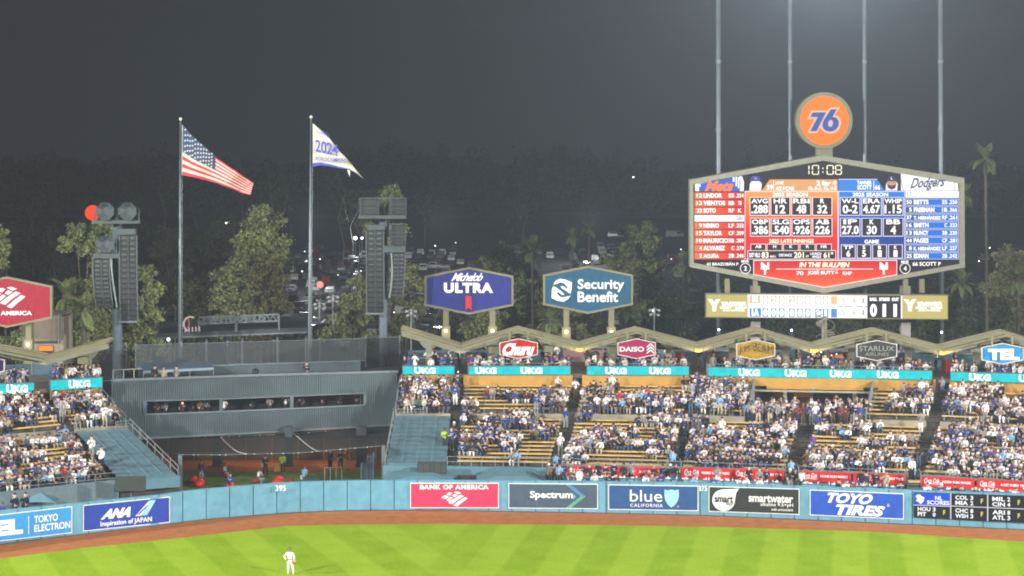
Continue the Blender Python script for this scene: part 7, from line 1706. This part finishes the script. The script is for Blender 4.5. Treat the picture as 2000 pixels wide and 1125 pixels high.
# special people --------------------------------------------------
def at0(px_, py_, z=0): Y = yat(py_, z); return (xat(px_, Y), Y, z)
PP = 'people in the bullpens'
person(at0(392, 941), .6, 'stand', 'standing person in a purple top and grey trousers beside the red lounge chairs', outfit(shirt='purple', pants='grey', head='black hair'), 1, PP)
person(at0(518, 930), .2, 'stand', 'tall person in black standing between the two middle bullpen pillars', outfit(shirt='black', pants='black', head='brown hair'), 0, PP)
person(at0(552, 926), .1, 'stand', 'steward in a hi-vis yellow jacket and navy trousers inside the bullpen', outfit(shirt='hi-vis', pants='navy', head='black hair'), 1, PP)
person(at0(644, 918), .8, 'stand', 'person in black with crossed arms at the back of the bullpen', outfit(shirt='black', pants='black', head='black hair'), 1, PP)
person(at0(665, 919), -.3, 'stand', 'person in black standing next to the orange clad one', outfit(shirt='black', pants='navy', head='black cap'), 0, PP)
person(at0(677, 918), .2, 'stand', 'person in orange and beige right of the two people in black', outfit(shirt='orange', pants='beige', head='blond hair'), 1, PP)
person(Vector(at0(440, 931))+Vector((0, -.25, -.12)), 1.1, 'sit', 'person in a white top sitting on a red chair by the left pillar', outfit(shirt='white', pants='grey', head='brown hair'), 0, PP)
person(Vector(at0(503, 942))+Vector((.1, -.3, -.12)), 1.2, 'sit', 'person in white and grey leaning back on the narrow red chair', outfit(shirt='white', pants='grey', head='brown hair'), 2, PP)
person(Vector(at0(449, 954))+Vector((0, -.2, -.1)), .1, 'sit', 'person in a blue top on the lowest red lounge chair', outfit(shirt='royal blue', pants='red', head='brown hair'), 1, PP)
person(Vector(at0(590, 945))+Vector((0, -.2, -.25)), .8, 'sit', 'pale dressed person crouching beside the dark equipment bench', outfit(shirt='white', pants='navy', head='black cap'), 3, PP)
person(at0(594, 948), .4, 'stand', 'person in pale blue bending over the crouching person', outfit(shirt='pale blue', pants='grey', head='black hair'), 1, PP, .9)
person(tuple(SR.at(866, 877, 3.6, 3.3)), .1, 'stand', 'steward in a hi-vis yellow jacket standing on the narrow stairs beside the right tarpaulin', outfit(shirt='hi-vis', pants='navy', head='black hair'), 2)
# bystanders by the steward
person(tuple(SR.at(884, 893, 4.4, 3.55)), .0, 'stand', 'person in black standing behind the hi-vis steward on the stairs', outfit(shirt='black', pants='black', head='white cap'), 0)
# deck people
for px_, sh, lb in ((601, 'navy', 'person in navy leaning on the roof deck parapet of the dark building'), (320, 'beige', 'pale dressed camera person under the deck awning'), (345, 'grey', 'person in grey under the right part of the deck awning'), (303, 'black', 'person in black beside the pale camera person under the awning')):
    q = bp.pt(px_, 735, -.9); person((q.x, q.y, zd-.35), .1, 'stand', lb, outfit(shirt=sh, pants='black', head='black hair' if sh != 'navy' else 'brown hair'), 1)
t = thing('broadcast_camera', 'round black camera on a tripod on the roof deck of the dark building', 'camera', tuple(bp.pt(501, 736, -.8))); q = bp.pt(501, 728.5, -.8)
mb = MB(); mb.sphere(q, .33, 12, 8); mb.build('cover', BLACK, t, smooth=True); mb = MB(); mb.tube([(q.x, q.y, q.z), (q.x, q.y, zd)], .05, 6); mb.build('tripod_leg', BLACK, t); mb = MB(); mb.tube([(q.x, q.y-.3, q.z), (q.x, q.y-.5, q.z+.03)], .10, 8); mb.build('lens', GLASS, t)
# people in the window strip
k = 0
for px_, sh in ((305, 'black'), (323, 'grey'), (357, 'navy'), (378, 'black'), (392, 'brown'), (406, 'grey'), (440, 'white'), (494, 'black'), (528, 'grey'), (560, 'white'), (589, 'navy'), (633, 'black'), (665, 'black'), (702, 'grey')):
    yy = lerp(w0(px_), w1(px_), .75); q = bp.pt(px_, yy, -.9-.5*(k % 2)); k += 1
    person((q.x, q.y, q.z-1.05), PR.uniform(-.5, .5), 'stand', '%s dressed person inside the window strip, %s from its left end' % (sh, ORD[k-1]), outfit(shirt=sh, pants='black'), None, 'people inside the window strip of the dark building')
# warm and blue pin lights inside the strip
for px_, c_, nm in ((357, (1, .2, .1), 'red'), (286, (.05, .08, 1), 'blue')):
    q = bp.pt(px_, lerp(w0(px_), w1(px_), .3), -.4); mb = MB(); mb.sphere(q, .09, 8, 5); o = mb.build('pin_light', em('pin_'+nm, c_, 5)); base_props(o, 'small %s pin light inside the window strip of the dark building' % nm, 'light')
for px_ in (340, 470, 600, 690):
    q = bp.pt(px_, lerp(w0(px_), w1(px_), .3), -1.6); l = bpy.data.lights.new('booth_light', 'POINT'); lo = bpy.data.objects.new('booth_light', l); COL.objects.link(lo); l.energy = 6; l.color = (.9, .9, 1); l.shadow_soft_size = .2; lo.location = q
# ushers in pale blue at the aisle feet
for px_, lb in ((1086, 'left of the first red banner'), (1315, 'between the magenta and mustard hexagon benches'), (1546, 'at the foot of the third stair aisle'), (1783, 'left of the rightmost red banners')):
    Y = table(SR.f, px_)+.4; person((xat(px_, Y), Y, 1.85 if px_ != 1315 else 2.2), .0, 'stand', 'usher in pale blue seen from behind %s' % lb, outfit(shirt='pale blue', pants='navy', head='black hair'), 1, 'ushers in pale blue', .98).rotation_euler = (0, 0, math.pi)
# people behind the wall on the left
for px_, py_, lb in ((28, 992, 'person in black behind the wall, left one of two beside the pale awning'), (49, 990, 'person in black with folded arms behind the wall, right one of two'),):
    Y = wallY(px_)+1.2; person((xat(px_, Y), Y, zat(py_-21, Y)-1.7), .1, 'stand', lb, outfit(shirt='navy', pants='black', head='black hair'), 1)
Y = wallY(5)+1.0; person((xat(5, Y), Y, zat(984, Y)-1.7), .1, 'stand', 'person in royal blue with a blue cap at the left edge behind the wall', outfit(shirt='royal blue', pants='navy', head='royal blue cap'), 0)
# standing fans on the patio (front of the red banners)
fans = [(1072, 'olive'), (1083, 'grey'), (1093, 'pale blue'), (1101, 'royal blue'), (1115, 'brown'), (1113, 'olive'), (1131, 'white'), (1137, 'navy'), (1150, 'black'), (1168, 'black'), (1183, 'black'), (1199, 'navy'), (1217, 'black'), (1232, 'grey'), (1277, 'black'), (1294, 'navy'), (1309, 'black'), (1319, 'black'),
        (1402, 'grey'), (1463, 'black'), (1483, 'grey'), (1497, 'navy'), (1543, 'black'), (1552, 'black'), (1565, 'white'), (1680, 'black'), (1690, 'navy'), (1710, 'navy'), (1730, 'beige')]
for i, (px_, sh) in enumerate(fans):
    Y = wallY(px_)+(3.6 if i % 2 else 1.2 if i in (4, 6) else 3.2); of = outfit(shirt=sh)
    person((xat(px_, Y), Y, 1.56), PR.uniform(-.5, .5), 'stand', 'fan in %s, %s, standing on the patio, %s from left' % (sh, of['head'], ORDI(i+1)), of, None, 'fans standing on the patio behind the wall')
# fans sitting on the patio seats
for px_, Y, bi, k in PATIO:
    if PR.random() < (.42 if bi != 3 else .5):
        of = outfit(); person((xat(px_, Y), Y, 1.56), PR.uniform(-.2, .2), 'sit', 'fan in %s, %s, on %s patio seat before %s red banner pair' % (of['shirt'], of['head'], ORD[k], blocks[bi][2]), of, None, 'fans sitting on the patio seats')
# standing crowd in the concourse opening
CO = random.Random(8)
for i in range(26):
    px_ = 1478+i*8.8+CO.uniform(-2, 2); of = outfit(shirt='pale blue', pants='navy', head='black hair') if i == 0 else outfit()
    q = pc(px_, CO.uniform(9.9, 10.4), 4.8); person(tuple(q), CO.uniform(-.3, .3), 'stand', 'fan in %s, %s, standing at concourse opening, %s from left' % (of['shirt'], of['head'], ORDI(i+1)), of, None, 'fans standing in the concourse opening')
# bench crowd: individuals in the lowest rows, the rest as one mass
def hsh(*a): return (math.sin(sum((i+1)*12.9898*x for i, x in enumerate(a)))*43758.5453) % 1
def smooth1(x, s):
    i = math.floor(x); f = x-i; f = f*f*(3-2*f); return hsh(i, s)*(1-f)+hsh(i+1, s)*f
cand = []; crowd = []; BUD = 292
secn = {}
for (p, ang, ph, row, k) in SEATS: secn[ph] = secn.get(ph, 0)+1
for (p, ang, ph, row, k) in SEATS:
    base = {'under the red hexagon sign': .46, 'under the magenta hexagon sign': .46, 'under the mustard hexagon sign': .62, 'under the charcoal hexagon sign': .55, 'under the pale blue hexagon sign': .62, 'in the left stand': .62, 'left of the concourse opening': .85, 'right of the concourse opening': .42, 'above the right blue tarpaulin': .72, 'above the left blue tarpaulin': .62}[ph]
    run = .55*smooth1(p.x*.36+row*5.7, row+len(ph))+.45*smooth1(p.x*.22+7, (row//2)*3.1+len(ph)); dens = base*(1.12 if row < 6 else .86 if row < 14 else .92)
    if row == 12: dens *= 1.05
    if run < 1-dens+.02 or PR.random() > .95: 
        continue
    px_ = CX+p.x*F/p.y
    if px_ < -30 or px_ > 2035: continue
    cand.append((p, ang, ph, row, k))
front = sorted([c for c in cand if c[3] <= 3], key=lambda c: (c[3], c[0].y))
chosen = front[:max(0, BUD-NP)]; cs = set(id(c) for c in chosen)
for c in chosen:
    p, ang, ph, row, k = c; of = outfit(); jit = Vector((PR.uniform(-.08, .08), PR.uniform(-.04, .04)+.0, 0))
    person(tuple(p+jit), ang+PR.uniform(-.25, .25), 'sit', 'fan in %s, %s, %s bench %s, %s from left' % (of['shirt'], of['head'], ['front', 'second', 'third', 'fourth'][row], ph.replace('the ', '').replace(' hexagon', '').replace('pale blue', 'TEL').replace('in left', 'left'), ORDI(k+1)), of, None, 'fans on the benches')
# the mass
ALLM = []; MI = {}
def midx(m):
    if m.name not in MI: MI[m.name] = len(ALLM); ALLM.append(m)
    return MI[m.name]
VV = []; FF = []; MM = []; nv = 0
GA = {}
for k_, g in GEO.items(): GA[k_] = (np.array(g.v), g.f, g.m)
def mass(p, ang, kind, of, v):
    global nv
    V, f, m = GA[(kind, v, of['hair'])]; s = PR.uniform(.97, 1.12); ca, sa = math.cos(ang), math.sin(ang); X = V*s
    VV.append(np.stack([X[:, 0]*ca-X[:, 1]*sa+p[0], X[:, 0]*sa+X[:, 1]*ca+p[1], X[:, 2]+p[2]], 1)); mi = [midx(mm_) for mm_ in of['mats']]
    FF.extend([tuple(i+nv for i in q) for q in f]); MM.extend([mi[a] for a in m]); nv += len(V)
for c in cand:
    if id(c) in cs: continue
    p, ang, ph, row, k = c; st_ = PR.random() < (.10 if row in (11, 12) else .035)
    mass(tuple(p+Vector((PR.uniform(-.10, .10), -.45 if st_ else PR.uniform(-.05, .05), 0))), ang+PR.uniform(-.35, .35), 'stand' if st_ else 'sit', outfit(), PR.randrange(4))
# second and third standing rows in the opening, people on stairs and on the concourse
for i in range(46): q = pc(1474+CO.random()*236, CO.uniform(10.8, 13.5), 4.8); mass(tuple(q), CO.uniform(-.4, .4), 'stand', outfit(), CO.randrange(4))
for (a, b) in ((787, 887), (916, 1113), (1147, 1345), (1383, 1820), (1857, 2020)):
    n = int((b-a)/7)
    for i in range(n):
        if CO.random() < .22: continue
        px_ = a+(i+.5)*(b-a)/n+CO.uniform(-2, 2); Y = table(SR.b, px_)+CO.choice((.75, .75, 1.6)); mass((xat(px_, Y), Y, 8.0-(.35 if CO.random() < .7 else 0)), CO.uniform(-.6, .6), 'stand', outfit(), CO.randrange(4))
for i in range(60):
    px_ = CO.uniform(800, 2000); Y = table(SR.b, px_)+CO.uniform(2.5, 7); mass((xat(px_, Y), Y, 8.0), CO.uniform(-3, 3), 'stand', outfit(), CO.randrange(4))
for (a, b) in ((0, 62), (99, 196)):
    for i in range(int((b-a)/8)): px_ = a+(i+.5)*8; Y = table(SL.b, px_)+.9; mass((xat(px_, Y), Y, 8.0), CO.uniform(-.6, .6), 'stand', outfit(), CO.randrange(4))
for fp, bk in ((1085, 1129), (1317, 1360), (881, 894), (223, 89), (1785, 1841)):
    for r_ in range(19):
        if CO.random() < (.45 if fp == 881 and r_ > 11 else .16):
            S_ = SL if fp == 223 else SR; q = S_.at(fp+CO.uniform(-6, 6), bk+CO.uniform(-5, 5), row_rel(r_)+.2, row_z(r_)); mass(tuple(q), CO.uniform(-.4, .4), 'stand', outfit(), CO.randrange(4))
me = bpy.data.meshes.new('crowd'); me.from_pydata(np.concatenate(VV).tolist(), [], FF)
for m in ALLM: me.materials.append(m)
me.polygons.foreach_set('material_index', MM); me.polygons.foreach_set('use_smooth', [True]*len(FF)); me.update()
o = bpy.data.objects.new('crowd', me); COL.objects.link(o); o['kind'] = 'stuff'; o['label'] = 'dense crowd of fans filling the upper bench rows and the concourse'; o['category'] = 'crowd'
print('people', NP, 'crowd', len(VV), 'faces', len(FF), 'cars', nc)

# ------------------------------------------------------------------ the outfielder
J, E = {}, []
def s(n, p, r): J[n] = (p, r)
s('pelvis', (0, 0, .97), (.165, .13)); s('waist', (0, 0, 1.10), (.155, .12)); s('chest', (0, -.01, 1.36), (.195, .14)); s('neck', (0, -.01, 1.54), .062); s('jaw', (0, -.03, 1.63), (.072, .085)); s('head', (0, -.02, 1.74), (.088, .105))
E = [('pelvis', 'waist', 1), ('waist', 'chest', 1), ('chest', 'neck', 1), ('neck', 'jaw', 0), ('jaw', 'head', 0)]
s('shl', (-.21, -.01, 1.46), .082); s('ell', (-.40, .03, 1.20), .062); s('wrl', (-.24, -.06, 1.02), .042); s('hal', (-.19, -.09, .99), .045)
s('shr', (.21, -.01, 1.46), .082); s('elr', (.31, .02, 1.19), .06); s('wrr', (.31, -.08, 1.0), .042); s('har', (.30, -.11, .93), .05)
for sd, n, fx in ((-1, 'l', -.12), (1, 'r', .24)):
    s('hip'+n, (sd*.105, 0, .92), .115); s('kn'+n, (fx*.8, -.03, .52), .08); s('an'+n, (fx, .02, .10), .052); s('to'+n, (fx*1.1, -.16, .05), .045)
    E += [('chest', 'sh'+n, 1), ('sh'+n, 'el'+n, 1), ('el'+n, 'wr'+n, 1), ('wr'+n, 'ha'+n, 0), ('pelvis', 'hip'+n, 2), ('hip'+n, 'kn'+n, 2), ('kn'+n, 'an'+n, 2), ('an'+n, 'to'+n, 5)]
V, Fc, reg = skin_body(J, E, 2)
Yp = yat(1121, .03); xp = xat(566, Yp); t = thing('person', 'lone outfielder in white uniform with navy cap and tan glove on the grass', 'person', (xp, Yp, .03))
UNI = mat('white_uniform', (.90, .90, .90), .75, var=.03, scale=4); mb = MB(); mb.add(V, Fc); mb.m = list(reg)
o = mb.build('body', [SK[1], UNI, UNI, SK[1], UNI, mat('white_shoes', (.7, .7, .7))], None, org=(0, 0, 0), smooth=True); o.parent = t; o.location = (0, 0, 0)
def local(mb, name, m, smooth=False): q = mb.build(name, m, None, org=(0, 0, 0), smooth=smooth); q.parent = t; q.location = (0, 0, 0); return q
mb = MB(); n = 0; CAPN = CL['navy']; hp = Vector((0, -.02, 1.76))
for j, (z, r) in enumerate(((0, .112), (.045, .110), (.085, .085), (.108, .04))):
    for k in range(14): a = 2*math.pi*k/14; mb.v.append((hp.x+math.cos(a)*r*.93, hp.y+math.sin(a)*r*1.06, hp.z+z))
for j in range(3):
    for k in range(14): mb.f.append((j*14+k, j*14+(k+1) % 14, (j+1)*14+(k+1) % 14, (j+1)*14+k)); mb.m.append(0)
mb.f.append(tuple(42+k for k in range(14))); mb.m.append(0)
mb.prism([(-.08, -.10, 1.765), (.08, -.10, 1.765), (.06, -.21, 1.75), (-.06, -.21, 1.75)], (0, 0, .012)); cap_ = local(mb, 'cap', CAPN)
mb = MB(); mb.box(-.028, -.145, 1.79, .028, -.135, 1.84); local(mb, 'cap_badge', CL['white']).parent = cap_
mb = MB(); mb.tube([(math.cos(a)*.165, math.sin(a)*.135, 1.045) for a in [2*math.pi*k/16 for k in range(17)]], .022, 6, caps=False); local(mb, 'belt', CL['navy'])
mb = MB(); mb.prism([(-.13, -.165, 1.35), (.13, -.165, 1.38), (.13, -.165, 1.41), (-.13, -.165, 1.38)], (0, .01, 0)); local(mb, 'jersey_wordmark', MK['blue'])
for sx in (-1, 1):
    mb = MB(); mb.sphere((sx*.033, -.122, 1.715), .011, 6, 4); local(mb, 'eye', HAIRM['black'])
mb = MB(); mb.prism([(-.014, -.122, 1.665), (.014, -.122, 1.665), (0, -.122, 1.71)], (0, -.022, 0)); local(mb, 'nose', SK[1])
# left hand on the hip: five short fingers and a glove on the other hand
for k in range(4):
    mb = MB(); a = Vector((-.185, -.10+.018*k, 1.005-.016*k)); mb.tube([a, a+Vector((.045, -.028, -.01)), a+Vector((.075-.006*k, -.02, -.035))], [.012, .0105, .008], 6); local(mb, 'finger', SK[1])
mb = MB(); mb.tube([(-.20, -.06, 1.0), (-.175, -.02, .985), (-.155, .0, .98)], [.013, .011, .009], 6); local(mb, 'thumb', SK[1])
GL = mat('tan_glove_leather', (.55, .33, .10), .6); mb = MB(); mb.sphere((.33, -.12, .93), .115, 12, 8, sz=1.35); 
g = local(mb, 'glove', GL, True)
for k in range(5):
    mb = MB(); a = Vector((.27+.03*k, -.17, .88)); mb.tube([a, a+Vector((.008*(k-2), -.03, -.07)), a+Vector((.014*(k-2), .0, -.13))], [.026, .024, .016], 6); q = local(mb, 'glove_finger', mat('brown_glove_leather', (.33, .12, .05), .6)); q.parent = g

# ------------------------------------------------------------------ things that would share a label are told apart by their order from the left
bpy.context.view_layer.update()
by = {}
for o in scene.objects:
    if o.parent is None and o.get('label'): by.setdefault(o['label'], []).append(o)
for lab, os_ in by.items():
    if len(os_) < 2: continue
    os_.sort(key=lambda q: q.location.x/max(1, q.location.y))
    for i, q in enumerate(os_):
        q['label'] = '%s, %s from left' % (lab, ORDI(i+1)) if i < 39 else lab

import re as _re
for o in scene.objects:
    if o.get('label') and len(o['label'].split()) > 16: print('LONG', len(o['label'].split()), o.name, '|', o['label'])
